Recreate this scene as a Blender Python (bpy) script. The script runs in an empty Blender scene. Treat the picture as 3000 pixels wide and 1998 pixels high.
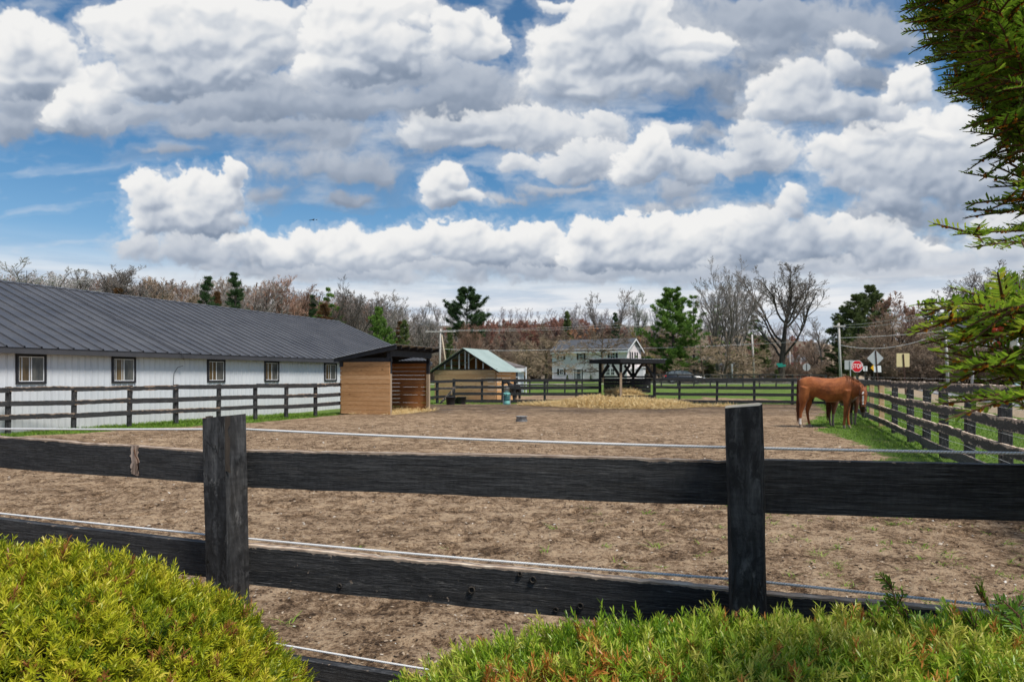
import bpy, math, random
import numpy as np
from mathutils import Vector, Matrix, noise as mnoise
R = math.radians
rng = np.random.default_rng(7)
random.seed(7)
SC = bpy.context.scene
COL = SC.collection
F, HOR, EYE = 2039.0, 1104.0, 1.62          # focal length and horizon in photograph pixels (3000 wide), eye height in metres

def at(xs, ys, d):
    """A point of the photograph (3000 px wide) at depth d, as a place in the world."""
    return np.array([(xs - 1500.0) / F * d, d, EYE - (ys - HOR) / F * d])

def gx(xs, d):
    return (xs - 1500.0) / F * d

# ------------------------------------------------------------------ terrain
def sstep(a, b, x):
    t = np.clip((x - a) / (b - a), 0, 1)
    return t * t * (3 - 2 * t)

def terrain(x, y):
    x = np.asarray(x, float); y = np.asarray(y, float)
    z = 0.75 * sstep(50, 88, y)                                  # the ground rises beyond the paddocks
    s = (x - 29) * 0.919 - (y - 41.8) * 0.395                    # distance to the right of the road's near edge
    z = z * (1 - 0.55 * sstep(-12, 0, s) * (1 - sstep(70, 120, y)))
    z = z + 3.0 * sstep(22, 60, s) * sstep(55, 110, y)           # bank behind the road on the right
    z = z + 47.0 * sstep(330, 640, y) * (1 - .45 * sstep(120, 330, x))
    return z

# ------------------------------------------------------------------ node helpers
class NT:
    def __init__(s, tree):
        s.t = tree; s.n = tree.nodes; s.l = tree.links
    def node(s, typ, **kw):
        nd = s.n.new(typ)
        for k, v in kw.items():
            setattr(nd, k, v)
        return nd
    def put(s, sock, v):
        if hasattr(v, 'is_output') or isinstance(v, bpy.types.NodeSocket):
            s.l.new(v, sock)
        else:
            if isinstance(v, (tuple, list)) and len(v) == 3 and sock.type == 'RGBA':
                v = (*v, 1)
            sock.default_value = v
    def math(s, op, a, b=None, c=None, clamp=False):
        nd = s.node('ShaderNodeMath', operation=op, use_clamp=clamp)
        s.put(nd.inputs[0], a)
        if b is not None: s.put(nd.inputs[1], b)
        if c is not None: s.put(nd.inputs[2], c)
        return nd.outputs[0]
    def vmath(s, op, a, b=None, c=None):
        nd = s.node('ShaderNodeVectorMath', operation=op)
        s.put(nd.inputs[0], a)
        if b is not None: s.put(nd.inputs[1], b)
        if c is not None: s.put(nd.inputs[2], c)
        return nd.outputs['Value'] if op in ('DOT_PRODUCT', 'LENGTH', 'DISTANCE') else nd.outputs['Vector']
    def scale(s, a, f):
        nd = s.node('ShaderNodeVectorMath', operation='SCALE')
        s.put(nd.inputs[0], a); s.put(nd.inputs['Scale'], f)
        return nd.outputs['Vector']
    def noise(s, vec, scale, detail=4, rough=0.5, dist=0.0, dim='3D', lac=2.0, col=False):
        nd = s.node('ShaderNodeTexNoise', noise_dimensions=dim)
        if vec is not None: s.put(nd.inputs['Vector'], vec)
        nd.inputs['Scale'].default_value = scale; nd.inputs['Detail'].default_value = detail
        nd.inputs['Roughness'].default_value = rough; nd.inputs['Distortion'].default_value = dist
        nd.inputs['Lacunarity'].default_value = lac
        return nd.outputs['Color' if col else 'Fac']
    def voro(s, vec, scale, feature='F1', detail=0, rough=0.5, smooth=0.5, rand=1.0, dim='3D', out='Distance'):
        nd = s.node('ShaderNodeTexVoronoi', feature=feature, voronoi_dimensions=dim)
        if vec is not None: s.put(nd.inputs['Vector'], vec)
        nd.inputs['Scale'].default_value = scale
        if 'Detail' in nd.inputs: nd.inputs['Detail'].default_value = detail
        if 'Roughness' in nd.inputs: nd.inputs['Roughness'].default_value = rough
        if feature == 'SMOOTH_F1': nd.inputs['Smoothness'].default_value = smooth
        nd.inputs['Randomness'].default_value = rand
        return nd.outputs[out]
    def ramp(s, fac, stops, interp='LINEAR'):
        nd = s.node('ShaderNodeValToRGB'); cr = nd.color_ramp; cr.interpolation = interp
        while len(cr.elements) < len(stops): cr.elements.new(0.5)
        for e, (p, c) in zip(cr.elements, stops):
            e.position = p
            e.color = (c, c, c, 1) if isinstance(c, (int, float)) else (*c, 1)
        s.put(nd.inputs[0], fac)
        return nd.outputs[0]
    def mix(s, fac, a, b, blend='MIX'):
        nd = s.node('ShaderNodeMix', data_type='RGBA', blend_type=blend)
        s.put(nd.inputs[0], fac); s.put(nd.inputs[6], a); s.put(nd.inputs[7], b)
        return nd.outputs[2]
    def mapr(s, v, a, b, c=0.0, d=1.0, smooth=False):
        nd = s.node('ShaderNodeMapRange', interpolation_type='SMOOTHSTEP' if smooth else 'LINEAR')
        s.put(nd.inputs[0], v)
        for i, q in enumerate((a, b, c, d)): s.put(nd.inputs[i + 1], q)
        return nd.outputs[0]
    def comb(s, x, y, z=0.0):
        nd = s.node('ShaderNodeCombineXYZ')
        for i, q in enumerate((x, y, z)): s.put(nd.inputs[i], q)
        return nd.outputs[0]
    def sep(s, v):
        nd = s.node('ShaderNodeSeparateXYZ'); s.put(nd.inputs[0], v)
        return nd.outputs
# ------------------------------------------------------------------ cloud cover, computed here as numbers (coverage and light of the cloud banks by azimuth and elevation)
_crng = np.random.default_rng(11)
_lat = _crng.random((256, 256)) * 2 * np.pi
_gx, _gy = np.cos(_lat), np.sin(_lat)
_wx, _wy = _crng.random((256, 256)), _crng.random((256, 256))

def perlin(x, y):
    xi = np.floor(x).astype(int); yi = np.floor(y).astype(int)
    fx = x - xi; fy = y - yi
    u = fx * fx * fx * (fx * (fx * 6 - 15) + 10); v = fy * fy * fy * (fy * (fy * 6 - 15) + 10)
    def g(ix, iy, dx, dy):
        a, b = ix & 255, iy & 255
        return _gx[a, b] * dx + _gy[a, b] * dy
    n00 = g(xi, yi, fx, fy); n10 = g(xi + 1, yi, fx - 1, fy); n01 = g(xi, yi + 1, fx, fy - 1); n11 = g(xi + 1, yi + 1, fx - 1, fy - 1)
    return (n00 * (1 - u) + n10 * u) * (1 - v) + (n01 * (1 - u) + n11 * u) * v

def fbm(x, y, octs=5, gain=.5):
    s = 0; a = 1.0; t = 0
    for o in range(octs):
        s = s + a * perlin(x * 2 ** o + 17.3 * o, y * 2 ** o + 9.1 * o); t += a; a *= gain
    return s / t * 1.6

def worley(x, y):
    xi = np.floor(x).astype(int); yi = np.floor(y).astype(int)
    acc = 0
    for dx in (-1, 0, 1):
        for dy in (-1, 0, 1):
            a, b = (xi + dx) & 255, (yi + dy) & 255
            d2 = (xi + dx + _wx[a, b] - x) ** 2 + (yi + dy + _wy[a, b] - y) ** 2
            acc = acc + np.exp(-9.0 * d2)                      # smooth union of round lobes
    return np.sqrt(np.maximum(-np.log(acc + 1e-9) / 9.0, 0))

def billows(x, y, octs=4, gain=.5):
    s = 0; a = 1.0; t = 0
    for o in range(octs):
        s = s + a * (1 - 1.35 * worley(x * 2.1 ** o + 5.7 * o, y * 2.1 ** o + 3.3 * o)); t += a; a *= gain
    return s / t

CLOUD_W, CLOUD_H = 1900, 720
CLOUD_AZ, CLOUD_EL = 0.92, 0.70
# banks of cloud from far to near; each: feature size, edge softness, light, and lumps (x, y, rx, ry) in a 2354 px wide view
BANKS = [
 # wide soft grey sheets in the middle
 (90, .55, .64, .62, [(470,290,170,38),(650,290,170,50),(800,315,190,55),(720,345,150,36),(960,265,120,36),(380,350,120,20),(1180,215,150,50),(1330,225,140,40)]),
 (80, .6, .70, .55, [(640,400,110,50),(740,385,110,50),(640,450,90,34),(790,455,80,28),(850,390,90,40),(890,410,50,50),(1110,455,150,14),(1300,440,130,16),(1560,440,80,45),(1500,480,90,26),(1600,462,66,34)]),
 (70, .6, .6, .5, [(1960,500,100,36),(2060,505,130,44),(2180,505,110,40),(2130,575,170,44),(1750,480,60,26),(1700,250,90,24),(1620,310,50,36)]),
 # long row low over the trees
 (60, .30, .80, .75, [(330,572,70,34),(430,570,80,34),(560,570,60,26),(600,590,140,30),(760,620,320,34),(1100,618,330,36),(1450,620,300,36),(1760,612,260,40),(2100,610,260,40),(2330,600,120,50)]),
 (55, .16, .96, 1.0, [(520,560,28,16),(545,553,26,16),(590,556,30,24),(655,585,70,32),(700,570,46,34),(760,580,80,34),(800,563,46,34),(850,590,80,34),(930,570,70,40),(1000,552,60,40),(1060,548,60,42),(1120,575,90,44),(1190,560,50,40),(1245,552,42,38),(1290,580,60,36)]),
 (55, .15, .98, 1.0, [(1340,545,36,36),(1375,550,40,34),(1440,550,56,52),(1510,545,60,48),(1580,550,60,48),(1640,535,46,46),(1690,525,50,40),(1500,590,160,34),(1350,590,60,30),(1690,575,70,44)]),
 (60, .22, .90, .95, [(1765,510,50,44),(1805,478,36,42),(1825,455,24,24),(1740,545,90,46),(1840,560,80,44),(1930,545,90,46),(2010,550,70,50),(2060,575,90,40),(2170,580,30,12),(2290,530,60,40),(2340,510,50,40)]),
 # mid height
 (70, .22, .86, .9, [(1010,285,84,42),(1090,280,90,44),(1180,290,110,46),(1270,310,110,40),(1390,285,46,26),(1340,310,90,34),(1000,320,70,22),(1130,330,140,18)]),
 (60, .22, .86, .85, [(1300,385,50,40),(1370,370,80,50),(1450,390,60,46),(1570,375,60,36),(1600,390,40,26),(1200,378,44,24),(1175,390,26,20),(1540,310,46,22)]),
 (55, .16, 1.0, 1.0, [(1495,335,36,36),(1470,375,52,44),(1450,400,46,28),(1520,360,34,40)]),
 (55, .18, .92, 1.0, [(1030,405,44,26),(1005,435,30,34),(1050,420,40,20),(1015,460,36,16),(1060,455,70,14)]),
 (60, .25, .85, .9, [(1720,300,46,30),(1740,335,70,44),(1700,375,70,30),(1790,360,50,40)]),
 (75, .20, .92, .95, [(2010,310,60,30),(2080,300,80,34),(2170,310,110,50),(2260,350,120,70),(1930,350,70,36),(2000,370,120,54),(2110,390,130,60),(2240,420,140,60),(1990,410,70,40),(2060,460,80,40)]),
 (45, .13, 1.0, 1.0, [(2055,300,40,18),(2100,290,40,16),(2130,310,60,14)]),
 # the cumulus on the left
 (45, .14, .98, 1.0, [(330,425,36,28),(355,460,60,50),(430,440,44,44),(500,455,48,46),(450,490,80,40),(340,510,44,28),(420,510,100,32),(480,515,70,26),(530,405,20,34),(545,395,18,18)]),
 # upper right
 (90, .4, .60, .7, [(1830,110,170,60),(1950,70,170,70),(2060,100,110,60),(1750,160,150,56),(1640,190,160,44),(1600,60,190,70),(1790,40,210,60),(2010,180,90,40)]),
 (65, .25, .90, .95, [(1800,200,60,36),(1860,175,60,40),(1920,150,50,26),(1960,95,50,22),(1850,230,100,40),(1780,250,60,36),(1900,260,110,34),(1980,250,90,26),(2040,255,50,16)]),
 (45, .14, 1.0, 1.0, [(2060,195,26,24),(2090,185,28,26),(2125,180,20,22),(2100,212,48,24),(2050,222,30,18)]),
 # top middle
 (90, .24, .97, 1.0, [(1280,100,64,46),(1245,140,40,36),(1350,70,90,60),(1430,30,110,70),(1400,140,120,60),(1290,190,90,40),(1500,100,140,50),(1600,95,90,30),(1450,190,110,36),(1340,215,80,24),(1560,140,100,26),(1270,10,40,14)]),
 # top left
 (80, .24, .70, .62, [(700,200,330,34),(980,170,120,40),(60,240,120,60),(30,290,70,40),(150,270,100,40),(240,275,110,34),(330,265,90,26),(120,200,90,30),(620,230,200,40),(850,240,220,36),(480,250,120,36),(1050,215,110,34),(1100,180,60,36)]),
 (85, .17, .99, 1.0, [(45,90,60,60),(95,120,66,60),(25,140,90,60),(140,150,60,40),(60,185,120,34),(180,200,60,40)]),
 (60, .20, .97, 1.0, [(200,235,60,40),(150,255,50,30),(260,210,50,50),(230,180,40,40)]),
 (95, .17, 1.0, 1.0, [(220,60,50,36),(290,60,70,50),(380,30,80,50),(470,20,90,46),(330,110,130,60),(480,90,130,70),(600,50,80,60),(670,30,22,26),(640,110,60,50),(400,170,110,54),(520,160,110,50),(350,200,70,36)]),
 (75, .16, 1.0, 1.0, [(1030,50,32,34),(1080,60,36,30),(1135,75,30,26),(1060,95,66,40),(1120,100,46,30),(1020,110,36,30)]),
 (95, .15, 1.02, 1.0, [(760,30,60,60),(830,20,90,60),(930,20,70,50),(770,100,76,60),(860,90,110,64),(900,130,70,46),(730,170,50,30),(800,160,90,40),(970,60,20,20)]),
]

def sstep_(a, b, x):
    t = np.clip((x - a) / (b - a), 0, 1)
    return t * t * (3 - 2 * t)

def blur(a, n):
    for _ in range(2):
        for ax in (0, 1):
            p = np.pad(a, [(n, n) if k == ax else (0, 0) for k in (0, 1)], mode='edge')
            cs = np.cumsum(np.insert(p, 0, 0, axis=ax), axis=ax)
            k = 2 * n + 1
            a = (np.take(cs, range(k, cs.shape[ax]), axis=ax) - np.take(cs, range(0, cs.shape[ax] - k), axis=ax)) / k
    return a

def cloud_map():
    azs = np.linspace(-CLOUD_AZ, CLOUD_AZ, CLOUD_W)[None, :]; els = np.linspace(0.0, CLOUD_EL, CLOUD_H)[:, None]
    X = 1177 + 1600 * np.tan(azs) + 0 * els
    Y = 866 - 1600 * np.tan(els) / np.cos(azs)
    wx = fbm(X / 150, Y / 110, 5); wy = fbm(X / 150 + 31, Y / 110 + 12, 5)
    fine = fbm(X / 34 + 3, Y / 30 + 8, 5, .6)
    rgb = np.zeros((CLOUD_H, CLOUD_W, 3)); A = np.zeros((CLOUD_H, CLOUD_W))
    # thin broken grey sheet behind everything
    sheet = fbm(X / 210 + 4, Y / 70 + 2, 6, .56)
    A = .52 * sstep_(.05, .58, sheet + .18 * np.exp(-((Y - 250) / 130) ** 2) - .25 * sstep_(420, 330, X) * sstep_(280, 340, Y)) * sstep_(640, 480, Y)
    b_ = (.52 + .30 * fine + .35 * wy + .25 * sstep_(.5, .0, sheet))[..., None]
    rgb = (np.array((.44, .51, .61)) + np.clip(b_, 0, 1) * np.array((.34, .31, .26))) * A[..., None]
    # streaks of high cloud low on the left
    st = .50 * sstep_(-.05, .7, fbm(X / 230 + Y / 90 + 9 + .6 * wx, Y / 42 + X / 500 + .5 * wy, 5, .5)) * sstep_(640, 260, X) * sstep_(330, 400, Y)
    rgb = rgb * (1 - st[..., None]) + np.array((.70, .76, .84)) * st[..., None]; A = A * (1 - st) + st
    step = 2 * CLOUD_AZ / CLOUD_W * 1600                          # view pixels per sample
    for bi, (feat, soft, light, sun, lumps) in enumerate(BANKS):
        pad = 110
        bx0 = min(c[0] - c[2] for c in lumps) - pad; bx1 = max(c[0] + c[2] for c in lumps) + pad
        by0 = min(c[1] - c[3] for c in lumps) - pad; by1 = max(c[1] + c[3] for c in lumps) + pad
        m = (X > bx0) & (X < bx1) & (Y > by0) & (Y < by1)
        if not m.any(): continue
        r = np.where(m.any(1))[0]; c = np.where(m.any(0))[0]
        sl = (slice(r[0], r[-1] + 1), slice(c[0], c[-1] + 1))
        x, y = X[sl], Y[sl]; o = 13.7 * bi
        wsc = feat / 70.0
        xw = x + 34 * wsc * wx[sl] + 10 * fine[sl]; yw = y + 26 * wsc * wy[sl] + 9 * fine[sl]
        acc = 0; accy = 0
        for cx, cy, rx, ry in lumps:
            qx = (xw - cx) / (rx * (1.20 if sun > .7 else 1.08)); qy = (yw - cy) / (ry * (1.20 if sun > .7 else 1.05))
            e = np.exp(7 * np.clip(1 - np.sqrt(qx ** 2 + qy ** 2), -3, 1))
            acc = acc + e; accy = accy - e * np.clip(qy, -1.3, 1.3)
        f = np.log(acc + 1e-9) / 7
        up = accy / acc                                           # 1 on top of a lump, -1 at its base
        coarse = billows(xw / feat + o, yw / (feat * .8) + o, 2, .45)
        fb = fbm(xw / (feat * .5) + o, yw / (feat * .45) - o, 5, .58)
        det = billows(xw / feat * 4.4 - o, yw / feat * 4.8 + o, 2, .55)
        det2 = billows(xw / feat * 10.5 + o, yw / feat * 11.5 - o, 2, .6)
        holes = fbm(x / (feat * 2.1) + o, y / (feat * 1.5) - o, 4, .55)
        d = f + .40 * (coarse - .42) + .16 * (det - .42) + .06 * (det2 - .42) + (.13 + .22 * soft) * fb - .30 * np.clip(holes - .02, 0, 1) + .10 * np.clip(-holes, 0, 1)
        hgt = np.sqrt(np.clip(d * .5 + f * .5 + .05, 0, 1)) * feat * 1.0 + coarse * feat * .34 + det * feat * .050 + fb * feat * .05
        hgt = blur(hgt, 2)
        # slope of the billow facing the light (light from the upper left, a little towards the viewer)
        gy_, gx_ = np.gradient(hgt, step)
        nz = 1 / np.sqrt(1 + gx_ ** 2 + gy_ ** 2)
        lam = blur(np.clip((0.34 * gx_ - 0.66 * gy_ + 0.66) * nz, 0, 1.05), 1)
        # cloud between here and the light dims it
        th = np.clip(d, 0, .8)
        od = 0
        for s_ in (8, 16, 28, 44, 64, 90, 124):
            sy = int(round(s_ / step)); sx = int(round(s_ * .35 / step))
            sh = np.zeros_like(th)
            if sy < th.shape[0] and sx < th.shape[1]:
                sh[:th.shape[0] - sy, sx:] = th[sy:, :th.shape[1] - sx]   # rows run upwards
            od = od + sh * (s_ * .26)
        T = np.exp(-blur(od, 4) / (.40 * feat))
        lit = .26 * lam + .24 * np.clip(.5 + .60 * up, 0, 1.15) + .56 * T + .10 * fb + .20 * wx[sl] - .06
        lit = lit + .16 * sstep_(.30, .0, d) * sun                 # thin rims let the light through
        br = (.30 + .92 * sun * lit * light) * (.5 + .5 * light) + .02
        br = np.clip(br, .30, 1.06)
        stops = np.array([.28, .42, .58, .76, .92, 1.06]); cols = np.array([(.25, .31, .41), (.38, .44, .54), (.55, .60, .68), (.74, .77, .81), (.88, .885, .89), (.97, .965, .95)])
        br = br - .035
        col = np.stack([np.interp(br, stops, cols[:, k]) for k in range(3)], -1)
        so = soft * (1 + 1.9 * np.clip(wy[sl] + .25 - .5 * up, 0, 1)) + .04
        a = np.clip((d + .04) / so, 0, 1); a = a * a * (3 - 2 * a)
        halo = .27 * sstep_(-.42, .12, d + .25 * fb + .10 * fine[sl]) * (.6 + .4 * sun)
        a = np.maximum(a, halo)
        rgb[sl] = rgb[sl] * (1 - a[..., None]) + col * a[..., None]
        A[sl] = A[sl] * (1 - a) + a
    rgb /= np.maximum(A, 1e-4)[..., None]
    return rgb, A
# ------------------------------------------------------------------ sky, sun, camera
SUN_DIR = Vector((0.52, -0.52, 1.22)).normalized()
SUN_EL = math.asin(SUN_DIR.z)
SUN_AZ = math.atan2(SUN_DIR.x, SUN_DIR.y)

def make_world():
    w = bpy.data.worlds.new("World"); SC.world = w; w.use_nodes = True
    w.cycles.sampling_method = 'MANUAL'; w.cycles.sample_map_resolution = 1024
    t = NT(w.node_tree); t.n.clear()
    sky = t.node('ShaderNodeTexSky', sky_type='NISHITA', sun_disc=False, sun_elevation=SUN_EL, sun_rotation=SUN_AZ,
                 altitude=100, air_density=1.0, dust_density=0.6, ozone_density=2.5)
    d = t.node('ShaderNodeTexCoord').outputs['Generated']
    x, y, z = t.sep(d)
    az = t.math('ARCTAN2', x, y)
    el = t.math('ARCSINE', z)
    rgb, cov = cloud_map()
    img = bpy.data.images.new("cloud cover", CLOUD_W, CLOUD_H, alpha=True, float_buffer=True)
    img.colorspace_settings.name = 'Non-Color'
    img.pixels.foreach_set(np.concatenate([rgb, cov[..., None]], -1).astype(np.float32).ravel()); img.update(); img.pack()
    tex = t.node('ShaderNodeTexImage', extension='MIRROR', interpolation='Cubic'); tex.image = img; img.alpha_mode = 'CHANNEL_PACKED'
    p = t.comb(t.mapr(az, -CLOUD_AZ, CLOUD_AZ), t.mapr(el, 0.0, CLOUD_EL), 0.0)
    for n_ in t.n:
        if n_.type == 'MAP_RANGE': n_.clamp = False
    t.put(tex.inputs[0], p)
    K = (CLOUD_K,) * 3
    cc = t.vmath('MULTIPLY', tex.outputs[0], K)
    skyc = t.vmath('MULTIPLY', sky.outputs[0], SKY_TINT)
    q = t.comb(az, el, 0.0)
    # paler air low down, and smooth streaked cloud over the horizon
    streak = t.mapr(t.noise(t.vmath('MULTIPLY', q, (3, 24, 1)), 2.0, 5, .55), .34, .60, 0.0, 1.0, True)
    lowc = t.vmath('MULTIPLY', t.mix(streak, (.60, .68, .79), (.90, .91, .93)), K)
    c = t.mix(t.mapr(el, 0.02, 0.30, .42, 0.0, True), skyc, t.vmath('MULTIPLY', (.62, .74, .90), K))
    c = t.mix(t.mapr(el, 0.09, 0.19, .85, 0.0, True), c, lowc)
    c = t.mix(tex.outputs[1], c, cc)
    c = t.mix(t.mapr(el, 0.10, 0.155, .92, 0.0, True), c, lowc)
    bg = t.node('ShaderNodeBackground'); t.put(bg.inputs[0], c); bg.inputs[1].default_value = SKY_STRENGTH
    out = t.node('ShaderNodeOutputWorld'); t.l.new(bg.outputs[0], out.inputs[0])

SKY_STRENGTH = 0.10
CLOUD_K = 6.7
SKY_TINT = (0.40, 0.68, 0.80)
make_world()

ld = bpy.data.lights.new("sun", 'SUN'); ld.energy = 3.4; ld.angle = R(14); ld.color = (1.0, .95, .87)
lo = bpy.data.objects.new("sun", ld); COL.objects.link(lo)
lo.rotation_euler = SUN_DIR.to_track_quat('Z', 'Y').to_euler()

cd = bpy.data.cameras.new("camera"); co = bpy.data.objects.new("camera", cd); COL.objects.link(co)
co.location = (0, 0, EYE); co.rotation_euler = (R(90), 0, 0)
cd.sensor_width = 36; cd.lens = F / 3000 * 36; cd.shift_y = (HOR - 999) / 3000.0
cd.clip_start = 0.05; cd.clip_end = 5000
cd.dof.use_dof = True; cd.dof.focus_distance = 2.2; cd.dof.aperture_fstop = 14.0
SC.camera = co
SC.view_settings.view_transform = 'Standard'; SC.view_settings.look = 'None'; SC.view_settings.gamma = 1; SC.view_settings.exposure = .48
# ------------------------------------------------------------------ objects
def props(o, label=None, cat=None, group=None, kind=None):
    if label: o['label'] = label
    if cat: o['category'] = cat
    if group: o['group'] = group
    if kind: o['kind'] = kind
    return o

def thing(name, label, cat, loc=(0, 0, 0), rz=0.0, group=None):
    o = bpy.data.objects.new(name, None); COL.objects.link(o)
    o.location = loc; o.rotation_euler = (0, 0, rz); o.empty_display_size = .2
    return props(o, label, cat, group)

def link(name, me, parent=None):
    o = bpy.data.objects.new(name, me); COL.objects.link(o)
    if parent is not None: o.parent = parent
    return o

def copy_tree(o, parent=None):
    c = o.copy(); COL.objects.link(c)
    if parent is not None: c.parent = parent
    for ch in list(o.children): copy_tree(ch, c)
    return c

def unit(v):
    v = np.asarray(v, float)
    return v / (np.linalg.norm(v) + 1e-12)

class MB:
    """Collects shapes and links them as one mesh object."""
    def __init__(s):
        s.v = []; s.f = []; s.uv = []; s.m = []
    def add(s, vs, fs, uvs=None, m=0):
        b = len(s.v); s.v.extend([tuple(map(float, q)) for q in vs])
        for i, f in enumerate(fs):
            s.f.append(tuple(b + k for k in f)); s.m.append(m)
            s.uv.extend(uvs[i] if uvs is not None else [(0.0, 0.0)] * len(f))
    def hexa(s, c, m=0, uo=None):
        """c: 8 corners, bottom four then top four (same order); uv runs along the longest side in metres."""
        c = [np.asarray(q, float) for q in c]
        fs = [(0, 3, 2, 1), (4, 5, 6, 7), (0, 1, 5, 4), (1, 2, 6, 5), (2, 3, 7, 6), (3, 0, 4, 7)]
        ox, oy = (random.random() * 50, random.random() * 50) if uo is None else uo
        uvs = []
        for k, f in enumerate(fs):
            a, b_, d = c[f[0]], c[f[1]], c[f[3]]
            lu, lv = np.linalg.norm(b_ - a), np.linalg.norm(d - a)
            q = [(0, 0), (lu, 0), (lu, lv), (0, lv)]
            if lv > lu: q = [(y, x) for x, y in q]
            uvs.append([(ox + x + k * .37, oy + y + k * .61) for x, y in q])
        s.add(c, fs, uvs, m)
    def box(s, c, size, m=0, rz=0.0, ax=None):
        c = np.asarray(c, float); h = np.asarray(size, float) / 2
        if ax is None:
            cs, sn = math.cos(rz), math.sin(rz); ax = [(cs, sn, 0), (-sn, cs, 0), (0, 0, 1)]
        X, Y, Z = [np.asarray(a, float) for a in ax]
        k = [(-1, -1), (1, -1), (1, 1), (-1, 1)]
        s.hexa([c + X * h[0] * a + Y * h[1] * b - Z * h[2] for a, b in k] + [c + X * h[0] * a + Y * h[1] * b + Z * h[2] for a, b in k], m)
    def beam(s, p0, p1, w, h, m=0, up=(0, 0, 1)):
        p0 = np.asarray(p0, float); p1 = np.asarray(p1, float); d = unit(p1 - p0); up = np.asarray(up, float)
        side = np.cross(d, up)
        if np.linalg.norm(side) < 1e-6: side = np.cross(d, (1.0, 0, 0))
        side = unit(side); u = unit(np.cross(side, d))
        s.box((p0 + p1) / 2, (np.linalg.norm(p1 - p0), w, h), m, ax=(d, side, u))
    def tube(s, pts, rad, n=8, m=0, cap=True, uvs=1.0):
        pts = [np.asarray(p, float) for p in pts]
        if np.isscalar(rad): rad = [rad] * len(pts)
        vs = []; prev = None
        for i, p in enumerate(pts):
            d = unit(pts[min(i + 1, len(pts) - 1)] - pts[max(i - 1, 0)])
            a = np.cross(d, (0, 0, 1.0)) if prev is None else prev - d * np.dot(prev, d)
            if np.linalg.norm(a) < 1e-6: a = np.cross(d, (1.0, 0, 0))
            a = unit(a); prev = a; b = np.cross(d, a)
            for k in range(n):
                t = 2 * math.pi * k / n
                vs.append(p + rad[i] * (math.cos(t) * a + math.sin(t) * b))
        fs = []; uv = []; L = 0
        for i in range(len(pts) - 1):
            l2 = L + np.linalg.norm(pts[i + 1] - pts[i])
            for k in range(n):
                fs.append((i * n + k, i * n + (k + 1) % n, (i + 1) * n + (k + 1) % n, (i + 1) * n + k))
                uv.append([(L, k / n * uvs), (L, (k + 1) / n * uvs), (l2, (k + 1) / n * uvs), (l2, k / n * uvs)])
            L = l2
        if cap:
            fs.append(tuple(range(n))[::-1]); uv.append([(0, 0)] * n)
            fs.append(tuple((len(pts) - 1) * n + k for k in range(n))); uv.append([(0, 0)] * n)
        s.add(vs, fs, uv, m)
    def lathe(s, prof, c=(0, 0, 0), n=24, m=0):
        """prof: (r, z) pairs from the outside bottom round to the end."""
        c = np.asarray(c, float); vs = []; fs = []; uv = []
        for r, z in prof:
            for k in range(n):
                t = 2 * math.pi * k / n
                vs.append(c + (r * math.cos(t), r * math.sin(t), z))
        for i in range(len(prof) - 1):
            for k in range(n):
                fs.append((i * n + k, i * n + (k + 1) % n, (i + 1) * n + (k + 1) % n, (i + 1) * n + k))
                uv.append([(k / n, i), ((k + 1) / n, i), ((k + 1) / n, i + 1), (k / n, i + 1)])
        s.add(vs, fs, uv, m)
    def prism(s, poly, off, m=0):
        """poly: 3-D outline (counter-clockwise seen from the side off points to), pushed along off."""
        poly = [np.asarray(p, float) for p in poly]; off = np.asarray(off, float); n = len(poly)
        vs = poly + [p + off for p in poly]
        fs = [tuple(range(n))[::-1], tuple(range(n, 2 * n))] + [(k, (k + 1) % n, n + (k + 1) % n, n + k) for k in range(n)]
        s.add(vs, fs, None, m)
    def build(s, name, mats, parent=None, smooth=False, bevel=0.0, loc=None):
        me = bpy.data.meshes.new(name)
        me.from_pydata(s.v, [], s.f)
        mats = mats if isinstance(mats, (list, tuple)) else [mats]
        for mt in mats: me.materials.append(mt)
        if len(mats) > 1: me.polygons.foreach_set('material_index', s.m)
        uvl = me.uv_layers.new(name='UVMap')
        uvl.data.foreach_set('uv', np.array(s.uv, np.float32).ravel())
        if smooth: me.polygons.foreach_set('use_smooth', [True] * len(s.f))
        me.update()
        o = link(name, me, parent)
        if loc is not None: o.location = loc
        if bevel:
            b = o.modifiers.new('bevel', 'BEVEL'); b.width = bevel; b.segments = 2; b.limit_method = 'ANGLE'; b.angle_limit = R(50)
        return o

def bulk_mesh(name, polys, mat, rnd=None, smooth=False, attrs=None):
    """polys: (N, k, 3) array of separate faces; rnd: one number per face for colour."""
    polys = np.asarray(polys, np.float32); N, k, _ = polys.shape
    me = bpy.data.meshes.new(name)
    me.vertices.add(N * k); me.vertices.foreach_set('co', polys.ravel())
    me.loops.add(N * k); me.loops.foreach_set('vertex_index', np.arange(N * k, dtype=np.int32))
    me.polygons.add(N); me.polygons.foreach_set('loop_start', np.arange(0, N * k, k, dtype=np.int32))
    me.polygons.foreach_set('loop_total', np.full(N, k, np.int32))
    for mt in (mat if isinstance(mat, (list, tuple)) else [mat]): me.materials.append(mt)
    if rnd is not None:
        a = me.attributes.new('rnd', 'FLOAT', 'POINT'); a.data.foreach_set('value', np.repeat(np.asarray(rnd, np.float32), k))
    for nm, vals in (attrs or {}).items():
        a = me.attributes.new(nm, 'FLOAT', 'POINT'); a.data.foreach_set('value', np.asarray(vals, np.float32).ravel())
    if smooth: me.polygons.foreach_set('use_smooth', np.ones(N, bool))
    me.update(); me.validate()
    return me

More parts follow.
